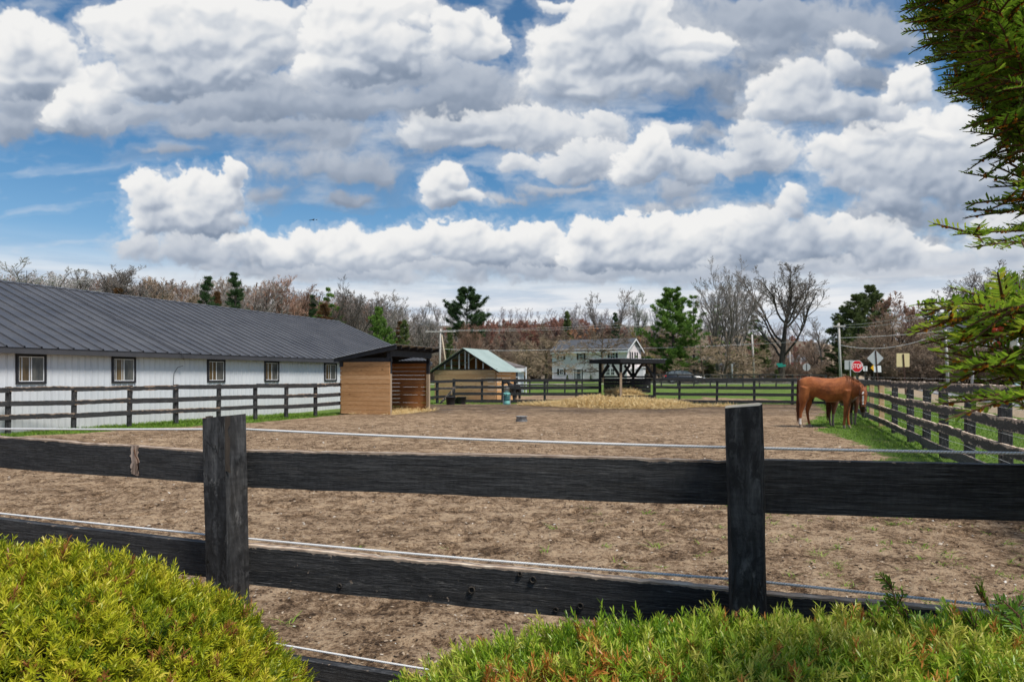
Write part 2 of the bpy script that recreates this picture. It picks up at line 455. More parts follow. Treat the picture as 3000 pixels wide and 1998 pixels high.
def grid_mesh(name, P, mat, attrs=None, smooth=True):
    """P: (rows, cols, 3)."""
    r, c, _ = P.shape
    me = bpy.data.meshes.new(name)
    me.vertices.add(r * c); me.vertices.foreach_set('co', P.astype(np.float32).ravel())
    i = (np.arange(r - 1)[:, None] * c + np.arange(c - 1)[None, :])
    q = np.stack([i, i + 1, i + c + 1, i + c], -1).reshape(-1, 4).astype(np.int32); N = len(q)
    me.loops.add(N * 4); me.loops.foreach_set('vertex_index', q.ravel())
    me.polygons.add(N); me.polygons.foreach_set('loop_start', np.arange(0, N * 4, 4, dtype=np.int32)); me.polygons.foreach_set('loop_total', np.full(N, 4, np.int32))
    me.materials.append(mat)
    for nm, vals in (attrs or {}).items():
        a = me.attributes.new(nm, 'FLOAT', 'POINT'); a.data.foreach_set('value', np.asarray(vals, np.float32).ravel())
    if smooth: me.polygons.foreach_set('use_smooth', np.ones(N, bool))
    me.update()
    return me

# ------------------------------------------------------------------ materials
def new_mat(name):
    m = bpy.data.materials.new(name); m.use_nodes = True
    t = NT(m.node_tree); t.n.clear()
    b = t.node('ShaderNodeBsdfPrincipled'); o = t.node('ShaderNodeOutputMaterial'); t.l.new(b.outputs[0], o.inputs[0])
    t.b = b; t.o = o
    return m, t

def setp(t, col=None, rough=None, spec=None, metal=None, bump=None, bstr=.3, bdist=.01, trans=None, sss=None):
    I = t.b.inputs
    if col is not None: t.put(I['Base Color'], col)
    if rough is not None: t.put(I['Roughness'], rough)
    if spec is not None: t.put(I['Specular IOR Level'], spec)
    if metal is not None: t.put(I['Metallic'], metal)
    if bump is not None:
        nd = t.node('ShaderNodeBump'); nd.inputs['Strength'].default_value = bstr; nd.inputs['Distance'].default_value = bdist
        t.put(nd.inputs['Height'], bump); t.l.new(nd.outputs[0], I['Normal'])

def simple(name, col, rough=.6, spec=.3, metal=0.0, var=.15, scale=6.0, bump=0.0):
    m, t = new_mat(name)
    tc = t.node('ShaderNodeTexCoord').outputs['Object']
    n = t.noise(tc, scale, 6, .6)
    a = tuple(c * (1 - var) for c in col); b = tuple(min(1, c * (1 + var)) for c in col)
    setp(t, t.ramp(n, [(.3, a), (.7, b)]), rough, spec, metal, n if bump else None, bump, .01)
    return m

def uvn(t):
    return t.node('ShaderNodeUVMap').outputs[0]

def black_wood(name, chew=0.3, top=0.5, tone=1.0, mottle=0.0, brown=0.0, cap=0.0, bare=1.0):
    """Black paint on rough boards. uv: x metres along, y 0 to 1 up the board. chew bares the wood along the edges."""
    m, t = new_mat(name)
    uv = uvn(t); u, v, _ = t.sep(uv)
    # paint
    g = t.noise(t.vmath('MULTIPLY', uv, (1.7, 6.5, 1)), 3.0, 8, .70, .5)
    g2 = t.noise(t.vmath('MULTIPLY', uv, (5.0, 22.0, 1)), 3.0, 5, .65)
    big = t.noise(t.vmath('MULTIPLY', uv, (1.3, 1.0, 1)), 2.0, 5, .6)
    k = tone
    blot = t.mapr(t.noise(t.vmath('MULTIPLY', uv, (4.2, 13.0, 1)), 3.0, 6, .70, .6), .51, .58, 0, 1, True)
    fineg = t.noise(t.vmath('MULTIPLY', uv, (2.0, 30.0, 1)), 3.0, 5, .7, .3)
    saw = t.noise(t.vmath('MULTIPLY', uv, (42.0, 1.5, 1)), 2.0, 3, .6)
    pv = t.math('ADD', t.math('MULTIPLY', g, .35), t.math('ADD', t.math('MULTIPLY', fineg, .40), t.math('ADD', t.math('MULTIPLY', big, .15), t.math('MULTIPLY', saw, .10))))
    paint = t.ramp(pv, [(.41, (.012 * k, .012 * k, .013 * k)), (.485, (.033 * k, .033 * k, .035 * k)), (.545, (.075 * k, .075 * k, .077 * k)), (.63, (.16 * k, .157 * k, .154 * k))])
    paint = t.mix(t.math('MULTIPLY', blot, .78), paint, (.008, .008, .009))
    ck = t.math('ABSOLUTE', t.math('SUBTRACT', t.noise(t.vmath('MULTIPLY', uv, (.55, 7.0, 1)), 3.0, 4, .55, .3), .5))
    crack = t.math('MULTIPLY', t.mapr(ck, .004, .014, 1, 0), t.mapr(t.noise(t.vmath('MULTIPLY', uv, (1.5, 2.0, 1)), 1.3, 3, .5), .50, .60, 0, .9))
    paint = t.mix(crack, paint, (.004, .004, .004))
    worn = t.mapr(t.noise(t.vmath('MULTIPLY', uv, (1.1, 1.6, 1)), 2.3, 5, .6), .52, .74, 0, .45, True)
    paint = t.mix(worn, paint, (.085, .078, .072))
    # worn flecks where the grain shows pale
    fl = t.math('MULTIPLY', t.mapr(g2, .54, .68, 0, 1, True), t.mapr(t.noise(t.vmath('MULTIPLY', uv, (2.2, 3.0, 1)), 1.7, 5, .6), .46, .66, 0, .5 + mottle, True))
    paint = t.mix(fl, paint, (.24, .23, .22))
    # bared wood
    wn = t.noise(t.vmath('MULTIPLY', uv, (14.0, 2.4, 1) if chew < .8 else (5.5, 1.7, 1)), 1.6, 7, .68)
    wn2 = t.noise(t.vmath('MULTIPLY', uv, (2.0, 1.0, 1)), 1.0, 3, .5)
    wood = t.ramp(t.noise(t.vmath('MULTIPLY', uv, (8.0, 22.0, 1)), 2.0, 6, .6), [(.30, (.16 * bare, .10 * bare, .075 * bare)), (.5, (.40 * bare, .30 * bare, .22 * bare)), (.72, (min(.8, .66 * bare), min(.72, .54 * bare), min(.66, .44 * bare)))])
    if brown: wood = t.mix(brown, wood, (.13, .075, .045))
    edge_t = t.mapr(v, 1.0 - .55 * top - .02, 1.0, 0, 1)
    edge_b = t.mapr(v, .34, 0.0, 0, .75)
    e = t.math('MAXIMUM', edge_t, t.math('MULTIPLY', edge_b, chew))
    lim = t.math('ADD', t.math('MULTIPLY', e, .62 * (0.4 + .6 * chew)), t.math('MULTIPLY', t.math('SUBTRACT', wn, .5), 1.5))
    lim = t.math('ADD', lim, t.math('MULTIPLY', t.math('SUBTRACT', wn2, .5), 1.1 * chew + .25))
    lim = t.math('ADD', lim, t.math('MULTIPLY', t.mapr(v, .945, .985, 0, 1), cap))
    wm = t.mapr(lim, .46 - .14 * chew - mottle * .2, .56 - .14 * chew - mottle * .2, 0, 1)
    col = t.mix(wm, paint, wood)
    h = t.math('ADD', t.math('MULTIPLY', g, .6), t.math('MULTIPLY', g2, .5))
    h = t.math('SUBTRACT', h, t.math('MULTIPLY', wm, .5))
    setp(t, col, t.mapr(g, .3, .7, .72, .48), .32, 0, t.math('SUBTRACT', h, t.math('MULTIPLY', crack, .8)), .8, .008)
    return m

def plank_wood(name, cols, gl=1.0, board=.0, rough=.75):
    """Bare boards; uv x along the grain in metres, y across. cols: dark, middle, light."""
    m, t = new_mat(name)
    uv = uvn(t)
    oi = t.node('ShaderNodeObjectInfo').outputs['Random']
    g = t.noise(t.vmath('MULTIPLY', uv, (1.2, 14.0, 1)), 3.2 * gl, 7, .62, .8)
    fine = t.noise(t.vmath('MULTIPLY', uv, (3.0, 90.0, 1)), 3.0, 3, .6)
    bd = t.noise(t.vmath('MULTIPLY', uv, (.12, .9, 1)), 1.7, 2, .5)
    kn = t.mapr(t.voro(t.vmath('MULTIPLY', uv, (1.0, 3.0, 1)), 1.5), .05, .13, 1, 0, True)
    f = t.math('ADD', t.math('ADD', t.math('MULTIPLY', g, .42), t.math('MULTIPLY', fine, .13)), t.math('MULTIPLY', bd, .45))
    c = t.ramp(f, [(.33, cols[0]), (.5, cols[1]), (.68, cols[2])])
    c = t.mix(t.math('MULTIPLY', kn, .7), c, tuple(q * .5 for q in cols[0]))
    setp(t, c, rough, .25, 0, t.math('ADD', g, fine), .35, .004)
    return m

def leaf_mat(name, stops, rough=.55, spec=.25, trans=.25):
    """Leaves and needles: colour by the random number each face carries."""
    m, t = new_mat(name)
    a = t.node('ShaderNodeAttribute'); a.attribute_name = 'rnd'
    c = t.ramp(a.outputs['Fac'], stops)
    setp(t, c, rough, spec)
    if trans:
        tr = t.node('ShaderNodeBsdfTranslucent'); t.put(tr.inputs[0], c)
        mx = t.node('ShaderNodeMixShader'); mx.inputs[0].default_value = trans
        t.l.new(t.b.outputs[0], mx.inputs[1]); t.l.new(tr.outputs[0], mx.inputs[2]); t.l.new(mx.outputs[0], t.o.inputs[0])
    return m

def bark_mat(name, a, b, sc=8):
    m, t = new_mat(name)
    tc = t.node('ShaderNodeTexCoord').outputs['Object']
    n = t.noise(t.vmath('MULTIPLY', tc, (3, 3, .6)), sc, 6, .65)
    setp(t, t.ramp(n, [(.35, a), (.7, b)]), .9, .1, 0, n, .6, .02)
    return m
# ------------------------------------------------------------------ ground
# lines the paddock is laid out by (x, y on the ground)
LF0, LF1 = np.array([-15.0, 20.8]), np.array([-7.62, 31.0])      # fence along the barn
RFX = lambda y: 7.03 + (y - 9.9) * 0.3924                        # x of the right-hand fence at depth y
RDX = lambda y: 29.0 + (y - 41.8) * 0.43                         # x of the road's near edge

def axis(parts):
    out = []
    for a, b, st in parts:
        out.extend(np.arange(a, b, st))
    return np.array(out)

def ground_masks(x, y):
    n = fbm(x / 2.3, y / 2.3, 4); n2 = fbm(x / .55 + 7, y / .55, 4, .6)
    j = .7 * n + .45 * n2
    # signed distances, positive on the grass side
    lx = LF0[0] + (y - LF0[1]) * (LF1[0] - LF0[0]) / (LF1[1] - LF0[1])
    left = (lx - x) * .82 + 1.0 - .9 * sstep(26, 31, y)
    left = np.where(y > 31.6, np.maximum(-(x + 5.6) * .9 - .0, -1.0 + 2.0 * (x < -3.0) * (y > 41.0)), left)
    right = (x - RFX(y)) * .93 + 1.15 + .9 * sstep(34, 24, y) * sstep(14, 24, y) - 3.2 * sstep(9.5, 6.5, y)
    far = np.where(y > 41.0 + .0 * x, np.minimum((y - 41.3) * 1.0 - 0.2, 1.0), -1)
    dirt2 = np.where((y > 43.0) & (y < np.where(x < 6.5, 60, 51.5) + 4 * n) & (x > -3.5) & (x < 19), -1.0, 1.0)   # worn strip past the far fence
    g = np.maximum(np.maximum(left, right), np.minimum(far, dirt2))
    g = sstep(-.35, .45, g + j)
    weeds = .55 * sstep(.42, .75, n2 + .35 * n) * sstep(.3, 3.2, x - 0.0) * sstep(9, 4, y)
    g = np.maximum(g, weeds)
    t = (x - RDX(y)) * .919
    tan = sstep(-4.2, -1.2, t + 1.1 * n + .6 * n2) * sstep(16, 12, t)
    return g, tan

def ground_h(x, y):
    z = terrain(x, y)
    near = sstep(60, 20, y)
    z = z + near * (.03 * fbm(x / 3.1, y / 3.1, 3) + .016 * fbm(x / .7 + 3, y / .7, 3))
    z = z + .026 * sstep(30, 8, y) * np.maximum(fbm(x / .16, y / .16, 4, .66) + .10, -.1)
    wk = worley(x / .27 + .35 * perlin(x / .5, y / .5), y / .30)                                # hoofprints and the clods thrown up round them
    z = z - .034 * sstep(30, 9, y) * sstep(.26, .06, wk) * (perlin(x / 1.3 + 5, y / 1.3) > -.12)
    z = z - .10 * sstep(-6, -9, x) * sstep(40, 32, y) * sstep(10, 18, y)
    return z

def zg(x, y):
    return float(ground_h(np.array([float(x)]), np.array([float(y)]))[0])

gxs = np.concatenate([-np.geomspace(1400, 40, 40), axis([(-39, -10, .5), (-10, 11, .065), (11, 40, .5)]), np.geomspace(40.5, 1400, 40)])
gys = np.concatenate([axis([(-60, 0, 3.0), (0, 3, .3), (3, 11, .05), (11, 26, .12), (26, 52, .3), (52, 120, 2.0)]), np.geomspace(121, 3000, 50)])
GX, GY = np.meshgrid(gxs, gys)
_g, _t = ground_masks(GX, GY)
GZ = ground_h(GX, GY)

def ground_mat():
    m, t = new_mat('ground')
    pos = t.node('ShaderNodeNewGeometry').outputs['Position']
    ag = t.node('ShaderNodeAttribute'); ag.attribute_name = 'grass'
    at_ = t.node('ShaderNodeAttribute'); at_.attribute_name = 'verge'
    n_big = t.noise(pos, .45, 5, .6); n_mid = t.noise(pos, 3.0, 6, .65); n_f = t.noise(pos, 17.0, 7, .74)
    n_str = t.noise(t.vmath('MULTIPLY', pos, (1, 2.2, 1)), 26.0, 5, .7, 1.4)
    wv = t.vmath('ADD', pos, t.scale(t.vmath('SUBTRACT', t.noise(pos, 9.0, 4, .6, col=True), (.5, .5, .5)), .16))
    clod = t.math('MULTIPLY', t.math('ADD', t.voro(wv, 7.0), t.voro(wv, 19.0)), .5)
    f = t.math('ADD', t.math('ADD', t.math('MULTIPLY', n_mid, .40), t.math('MULTIPLY', n_f, .44)), t.math('MULTIPLY', n_big, .16))
    f = t.math('ADD', f, t.math('MULTIPLY', t.math('SUBTRACT', clod, .36), .16))
    n_ff = t.noise(pos, 62.0, 4, .7)
    f = t.math('ADD', f, t.math('MULTIPLY', t.math('SUBTRACT', n_ff, .5), .34))
    dirt = t.ramp(f, [(.385, (.027, .0155, .0085)), (.455, (.098, .059, .033)), (.51, (.232, .149, .088)), (.595, (.47, .335, .215))])
    # farther off the soil is bleached and trodden, near the far end dark and damp
    y = t.sep(pos)[1]
    dirt = t.mix(t.math('MULTIPLY', t.mapr(n_str, .56, .70, 0, 1, True), .60), dirt, (.42, .31, .215))
    wet = t.math('MULTIPLY', t.mapr(y, 27, 34, 0, 1, True), t.mapr(y, 47, 41, 0, 1, True))
    wet = t.math('MULTIPLY', wet, t.mapr(t.noise(pos, .35, 4, .6), .38, .56, .45, 1, True))
    dirt = t.mix(t.math('MULTIPLY', wet, .72), dirt, t.mix(n_f, (.035, .024, .017), (.085, .058, .042)))
    specks = t.mapr(t.voro(pos, 24.0, rand=1.0), .10, .06, 0, 1)
    specks = t.math('MULTIPLY', specks, t.mapr(t.noise(pos, 6.0, 2, .5), .55, .62, 0, .8))
    dirt = t.mix(specks, dirt, (.50, .45, .40))
    # grass
    gn = t.noise(t.vmath('MULTIPLY', pos, (1, .8, 1)), 9.0, 6, .7)
    gcol = t.ramp(t.math('ADD', t.math('MULTIPLY', gn, .6), t.math('MULTIPLY', t.noise(pos, .8, 4, .6), .4)), [(.33, (.055, .090, .018)), (.5, (.105, .170, .032)), (.66, (.180, .245, .060))])
    gcol = t.mix(t.math('MULTIPLY', t.mapr(t.noise(pos, .55, 5, .65), .54, .70, 0, .7, True), 1.0), gcol, (.23, .20, .085))
    gm = t.math('ADD', ag.outputs['Fac'], t.math('MULTIPLY', t.math('SUBTRACT', n_f, .5), .9))
    col = t.mix(t.mapr(gm, .40, .60, 0, 1, True), dirt, gcol)
    leafy = t.ramp(t.noise(pos, .4, 5, .65), [(.3, (.085, .065, .045)), (.7, (.19, .15, .11))])
    col = t.mix(t.mapr(t.math('ADD', y, t.math('MULTIPLY', t.noise(pos, .06, 3, .5), 26)), 138, 150, 0, 1, True), col, leafy)
    tn = t.ramp(t.noise(pos, 5.0, 6, .7), [(.3, (.22, .16, .10)), (.7, (.46, .36, .25))])
    tm = t.math('ADD', at_.outputs['Fac'], t.math('MULTIPLY', t.math('SUBTRACT', t.noise(pos, 1.2, 5, .65), .5), .8))
    col = t.mix(t.mapr(tm, .4, .65, 0, 1, True), col, tn)
    pud = t.math('MULTIPLY', wet, t.mapr(t.noise(t.vmath('MULTIPLY', pos, (.5, 1.0, 1)), 1.6, 3, .5), .60, .66, 0, 1, True))
    h = t.math('ADD', t.math('ADD', t.math('MULTIPLY', n_mid, .6), t.math('ADD', clod, t.math('MULTIPLY', n_ff, .5))), t.math('ADD', n_f, t.math('MULTIPLY', n_str, .4)))
    setp(t, col, t.mapr(pud, 0, 1, .92, .12), t.mapr(pud, 0, 1, .12, .5), 0, h, 1.0, .035)
    return m

ground = link('ground', grid_mesh('ground', np.stack([GX, GY, GZ], -1), ground_mat(), {'grass': _g, 'verge': _t}))
props(ground, 'wide ground sheet of brown paddock dirt and green grass', None, None, 'structure')

# roads: strips that follow the ground
def strip(name, cl, half0, half1, mat, lift, kind='structure', step=2.0):
    """cl: centre line points; half0/half1: offsets left and right of it."""
    cl = np.asarray(cl, float); L = np.r_[0, np.cumsum(np.linalg.norm(np.diff(cl, axis=0), axis=1))]
    s = np.arange(0, L[-1] + step, step).clip(0, L[-1])
    p = np.stack([np.interp(s, L, cl[:, 0]), np.interp(s, L, cl[:, 1])], -1)
    d = np.gradient(p, axis=0); d /= np.linalg.norm(d, axis=1)[:, None] + 1e-9
    nrm = np.stack([d[:, 1], -d[:, 0]], -1)                       # to the right
    ks = np.linspace(0, 1, max(2, int((half1 - half0) / 1.0) + 2))
    P = np.zeros((len(s), len(ks), 3))
    for j, k in enumerate(ks):
        q = p + nrm * (half0 + (half1 - half0) * k)
        P[:, j, :2] = q; P[:, j, 2] = terrain(q[:, 0], q[:, 1]) + lift
    P = P[:, ::-1]
    o = link(name, grid_mesh(name, P[:, ::-1], mat, None, True))
    o['kind'] = kind
    return o

asph, t_ = new_mat('asphalt')
_p = t_.node('ShaderNodeNewGeometry').outputs['Position']
setp(t_, t_.mix(t_.noise(_p, 40, 4, .7), t_.ramp(t_.noise(_p, .35, 5, .6), [(.3, (.10, .10, .105)), (.7, (.155, .155, .16))]), (.20, .20, .205)), .85, .3, 0, t_.noise(_p, 60, 3, .6), .3, .01)
grav, t_ = new_mat('gravel_drive')
_p = t_.node('ShaderNodeNewGeometry').outputs['Position']
setp(t_, t_.ramp(t_.noise(_p, 12, 6, .7), [(.3, (.22, .20, .18)), (.7, (.42, .39, .36))]), .95, .1)
white_line = simple('white_road_paint', (.62, .62, .60), .7, .2, 0, .2, 8)
yellow_line = simple('yellow_road_paint', (.55, .38, .04), .7, .2, 0, .2, 8)
RD = [(RDX(y) + 4.6 * .919, y - 4.6 * .395) for y in np.linspace(-20, 330, 60)]
props(strip('road', RD, -4.6, 4.6, asph, .03), 'grey asphalt road with white edge lines beyond the right fence')
strip('road_marking', RD, -3.95, -3.80, white_line, .040)['label'] = 'white edge line along the near side of the road'
strip('road_marking', RD, 3.80, 3.95, white_line, .040)['label'] = 'white edge line along the far side of the road'
for a_, b_ in ((-.22, -.12), (.12, .22)):
    strip('road_marking', RD, a_, b_, yellow_line, .040)['label'] = 'yellow line down the middle of the road'
SR = [(x, 116 - (x - 40) * .36) for x in np.linspace(-20, 160, 40)]
props(strip('side_road', SR, -3.6, 3.6, asph, .05), 'side road joining the main road past the stop signs')
DR = [(-12, 83), (0, 84), (12, 84.5), (24, 85.5), (36, 88), (44, 92)]
props(strip('drive', DR, -1.7, 1.7, grav, .03), 'pale gravel drive in front of the white house')
# ------------------------------------------------------------------ fences
M_POST = black_wood('post_paint', .18, .0, .8, .2)
M_POST2 = black_wood('right_post_paint', .22, .0, .7, .15)
M_BROWN = plank_wood('weathered_end_grain', ((.10, .055, .032), (.24, .135, .08), (.38, .25, .16)))
M_PALE = plank_wood('pale_end_grain', ((.36, .28, .19), (.60, .50, .36), (.76, .67, .52)))
M_NEW = plank_wood('new_timber', ((.42, .26, .13), (.60, .40, .22), (.72, .52, .32)), .6)
M_RAIL_NEAR = black_wood('near_rail_paint', .26, .28, .78, .18, .25, .60, 1.15)
M_RAIL_NEAR2 = black_wood('flaked_rail_paint', .20, .16, .75, .95, 0, .62, 1.3)
M_RAIL_NEAR3 = black_wood('fresh_rail_paint', .05, .08, .8, .05, 0, .10)
M_RAIL_LEFT = black_wood('left_rail_paint', .45, .55, .9, .0, .35)
M_RAIL_LEFT_WORN = black_wood('left_rail_chewed', .85, .8, .8, .1, .45)
M_RAIL_RIGHT = black_wood('right_rail_chewed', .92, .9, .9, .12, 0, .5, 1.7)
M_RAIL_RIGHT_DARK = black_wood('right_rail_paint', .45, .5, 1.6, .1)
M_RAIL_FAR = black_wood('far_rail_paint', .25, .25, .6, .02)

def post_mesh(mb, x, y, z0, z1, w, yaw, lean=(0, 0), top_m=1, seed=0, tilt=.02):
    """Square post with softened corners, a little rough, standing at x, y; lean is the shift of its top."""
    rs = np.random.default_rng(seed); n = 13; ch = w * .09; h = w / 2
    ring = [(h - ch, -h), (h, -h + ch), (h, h - ch), (h - ch, h), (-h + ch, h), (-h, h - ch), (-h, -h + ch), (-h + ch, -h)]
    cs, sn = math.cos(yaw), math.sin(yaw); vs = []; ox = rs.random() * 40
    wob = rs.normal(0, .0012, (n, 8, 2))
    for i in range(n):
        f = i / (n - 1); z = z0 + (z1 - z0) * f
        for k, (a, b) in enumerate(ring):
            a2, b2 = a + wob[i, k, 0], b + wob[i, k, 1]
            zz = z + (tilt * (a / w) + rs.normal(0, .002)) * (i == n - 1)
            vs.append((x + cs * a2 - sn * b2 + lean[0] * f, y + sn * a2 + cs * b2 + lean[1] * f, zz))
    fs = []; uv = []; H = z1 - z0
    for i in range(n - 1):
        for k in range(8):
            k2 = (k + 1) % 8
            fs.append((i * 8 + k, i * 8 + k2, i * 8 + 8 + k2, i * 8 + 8 + k))
            v0, v1 = .36 + .04 * k, .36 + .04 * (k + 1)
            u0, u1 = ox + H * i / (n - 1), ox + H * (i + 1) / (n - 1)
            uv.append([(u0, v0), (u0, v1), (u1, v1), (u1, v0)])
    mb.add(vs, fs, uv, 0)
    tp = [vs[(n - 1) * 8 + k] for k in range(8)]
    mb.add(tp, [tuple(range(8))], [[((p[0] - x) * 3 + ox, (p[1] - y) * 3) for p in tp]], top_m)

def board_mesh(mb, T0, T1, B0, B1, side, th, seg=12, chew=.0, seed=0, m=0, sag=0.0):
    """A rail: top edge T0-T1, bottom edge B0-B1 (its near face), thickness th along side; the edge is gnawed by chew metres."""
    T0, T1, B0, B1, side = [np.asarray(q, float) for q in (T0, T1, B0, B1, side)]
    rs = np.random.default_rng(seed); L = np.linalg.norm(T1 - T0); ox = rs.random() * 60
    vs = []; sc = 1.0 / max(.05, chew * 4 + .05)
    f_ = np.linspace(0, 1, seg + 1)
    gn = .55 * fbm(f_ * L * 1.6 + ox, f_ * 0 + seed * 1.7, 3, .5) + .45 * fbm(f_ * L * 9 + ox, f_ * 0 + seed * 1.7, 5, .75) + .12
    gb = fbm(f_ * L * 2.5 + ox + 50, f_ * 0 + seed * 2.1, 4, .6) + .05
    wv = fbm(f_ * L * .6 + ox, f_ * 0 + 3.3, 2) * (.008 if chew < .02 else .003)
    for i, f in enumerate(f_):
        t = T0 + (T1 - T0) * f; b = B0 + (B1 - B0) * f
        up = unit(t - b)
        ct = chew * max(0.0, gn[i]) ** 1.3 * 1.6; cb = chew * .55 * max(0.0, gb[i]) * 1.4
        dz = np.array((0, 0, -sag * 4 * f * (1 - f)))
        t2 = t - up * ct + dz; b2 = b + up * cb + dz; o = side * wv[i]
        vs += [b2 + o, t2 + o, t2 + o + side * th - up * chew * .3 * max(0, gn[i] - .1), b2 + o + side * th]
    fs = []; uv = []
    vv = [(.0, 1.0), (1.0, .96), (.96, .0), (.02, .0)]
    for i in range(seg):
        u0, u1 = ox + L * f_[i], ox + L * f_[i + 1]
        for k in range(4):
            k2 = (k + 1) % 4
            fs.append((i * 4 + k, i * 4 + k2, i * 4 + 4 + k2, i * 4 + 4 + k))
            a, b = vv[k]
            uv.append([(u0, a), (u0, b), (u1, b), (u1, a)])
    fs = [f[::-1] for f in fs]; uv = [q[::-1] for q in uv]
    fs.append((0, 1, 2, 3)); uv.append([(ox, .0), (ox, .5), (ox + .04, .5), (ox + .04, .0)])
    e = seg * 4; fs.append((e + 3, e + 2, e + 1, e)); uv.append([(ox + .04, .0), (ox + .04, .5), (ox, .5), (ox, .0)])
    mb.add(vs, fs, uv, m)

# --- the fence in front of the camera
PF = 1600.0
NA, NB = np.array([-1.10, 2.70]), np.array([0.715, 2.10])
ND = unit(np.r_[NB - NA, 0]); NN = np.array([-ND[1], ND[0], 0.0])       # along the fence, and through it into the paddock

def near_pt(xp, yp, off):
    """Where the sight line through (xp, yp) of the 2354 px wide photograph meets the fence's plane, off metres behind the posts' middle."""
    r = np.array([(xp - 1177.0) / PF, 1.0, -(yp - 866.3) / PF]); c = np.array([0, 0, EYE])
    p0 = np.r_[NA, 0] + NN * off
    return c + r * (np.dot(p0 - c, NN) / np.dot(r, NN))

def near_line(x0, y0, x1, y1, sa, sb, off):
    """The line through two photograph points on that plane, cut where it passes sa and sb metres along the fence from the left post."""
    a, b = near_pt(x0, y0, off), near_pt(x1, y1, off); o = np.r_[NA, 0]
    s = lambda p: np.dot(p - o, ND)
    k = (b - a) / (s(b) - s(a))
    return a + k * (sa - s(a)), a + k * (sb - s(a))

SPAN = np.linalg.norm(NB - NA)
nf = thing('board_fence', 'weathered black board fence close in front with two square posts', 'fence', (NA[0], NA[1], 0))
NFO = np.array([NA[0], NA[1], 0])
def part_of(root, org, name, fn, mats, **kw):
    mb = MB(); fn(mb)
    mb.v = [tuple(np.array(v) - org) for v in mb.v]
    return mb.build(name, mats, root, **kw)
yawn = math.atan2(ND[1], ND[0])
for i, (s_, top, w, lean, tm, lab) in enumerate(((-1.79, 1.45, .115, (-.03, 0), M_BROWN, None), (0, 1.468, .120, (-.034, .0), M_BROWN, 'leaning post with a split, brown weathered top'), (SPAN, 1.535, .106, (-.034, .0), M_PALE, 'post with a pale bare top end'), (SPAN + 1.79, 1.5, .11, (0, 0), M_PALE, None))):
    px, py = NA + ND[:2] * s_
    o = part_of(nf, NFO, 'post', lambda mb: post_mesh(mb, px + .018, py, -.1, top, w, yawn, lean, 1, 30 + i, .012), [M_POST if i < 2 else M_POST2, tm])
    if lab: o['label'] = lab
BK = .062
near_rails = [  # photograph points of the top edge and of the bottom edge, the stretch along the fence, material, gnawing, what it is like
 ((0, 1003), (480, 1037), (0, 1076), (480, 1111), -1.9, -.012, M_RAIL_NEAR, .011, 'top rail with a bare gouged patch'),
 ((572, 1035), (1680, 1055), (572, 1122), (1683, 1163), .004, SPAN - .006, M_RAIL_NEAR, .010, 'top rail with a ragged flaking upper edge'),
 ((1768, 1057), (2354, 1069), (1770, 1180), (2354, 1198), SPAN + .006, SPAN + 1.79, M_RAIL_NEAR3, .003, 'straight top rail with fresher black paint'),
 ((0, 1193), (482, 1250), (0, 1282), (485, 1328), -1.9, -.012, M_RAIL_NEAR3, .004, None),
 ((582, 1253), (1692, 1353), (582, 1345), (1692, 1458), .004, SPAN - .006, M_RAIL_NEAR2, .011, 'knotted lower rail, paint worn pale in the middle'),
 ((1780, 1365), (2270, 1407), (1780, 1475), (2270, 1530), SPAN + .006, SPAN + 1.79, M_RAIL_NEAR, .006, None),
 ((480, 1470), (580, 1486), (480, 1555), (580, 1575), -1.9, -.012, M_RAIL_NEAR3, .005, None),
 ((730, 1522), (895, 1549), (730, 1615), (895, 1650), .004, SPAN - .006, M_RAIL_NEAR3, .005, None),
 ((1780, 1690), (2270, 1770), (1780, 1800), (2270, 1890), SPAN + .006, SPAN + 1.79, M_RAIL_NEAR3, .005, None)]
for i, (a, b, c, d, s0, s1, mt, chew, lab) in enumerate(near_rails):
    T0, T1 = near_line(*a, *b, s0, s1, BK); B0, B1 = near_line(*c, *d, s0, s1, BK)
    o = part_of(nf, NFO, 'rail', lambda mb: board_mesh(mb, T0, T1, B0, B1, NN, .038, 240, chew, 3 + i), mt)
    if lab: o['label'] = lab
# knots in the lower rail, nail heads
knotm, t_ = new_mat('knot'); tc_ = t_.node('ShaderNodeTexCoord').outputs['Object']
setp(t_, t_.ramp(t_.noise(tc_, 90, 4, .6), [(.35, (.012, .010, .009)), (.7, (.10, .085, .07))]), .8, .2)
for xp, yp, r in ((1084, 1356, .011), (1195, 1319, .007), (1225, 1332, .010), (1278, 1401, .007), (1334, 1392, .009), (781, 1346, .007)):
    def knot(mb):
        p = near_pt(xp, yp, BK - .0035)
        mb.tube([p + (ND * math.cos(k) + np.array((0, 0, 1.0)) * math.sin(k)) * r for k in np.linspace(0, 2 * math.pi, 14)], .0026, 6, 0, False)
        ring = [p + NN * .003 + (ND * math.cos(k) * .8 + np.array((0, 0, 1.0)) * math.sin(k)) * r * .85 for k in np.linspace(0, 2 * math.pi, 14)[:-1]]
        mb.add(ring, [tuple(range(13))], None, 0)
    part_of(nf, NFO, 'knot', knot, knotm, smooth=True)
rustm = simple('rusty_nail', (.10, .045, .025), .8, .3, .4, .3, 60)
def nail(mb):
    a, b, c = near_pt(308, 1033, BK - .004), near_pt(317, 1058, BK - .022), near_pt(318, 1080, BK - .004)
    mb.tube([a, (a + b) / 2 + NN * -.004, b, c], .0022, 6)
part_of(nf, NFO, 'nail', nail, rustm, smooth=True)
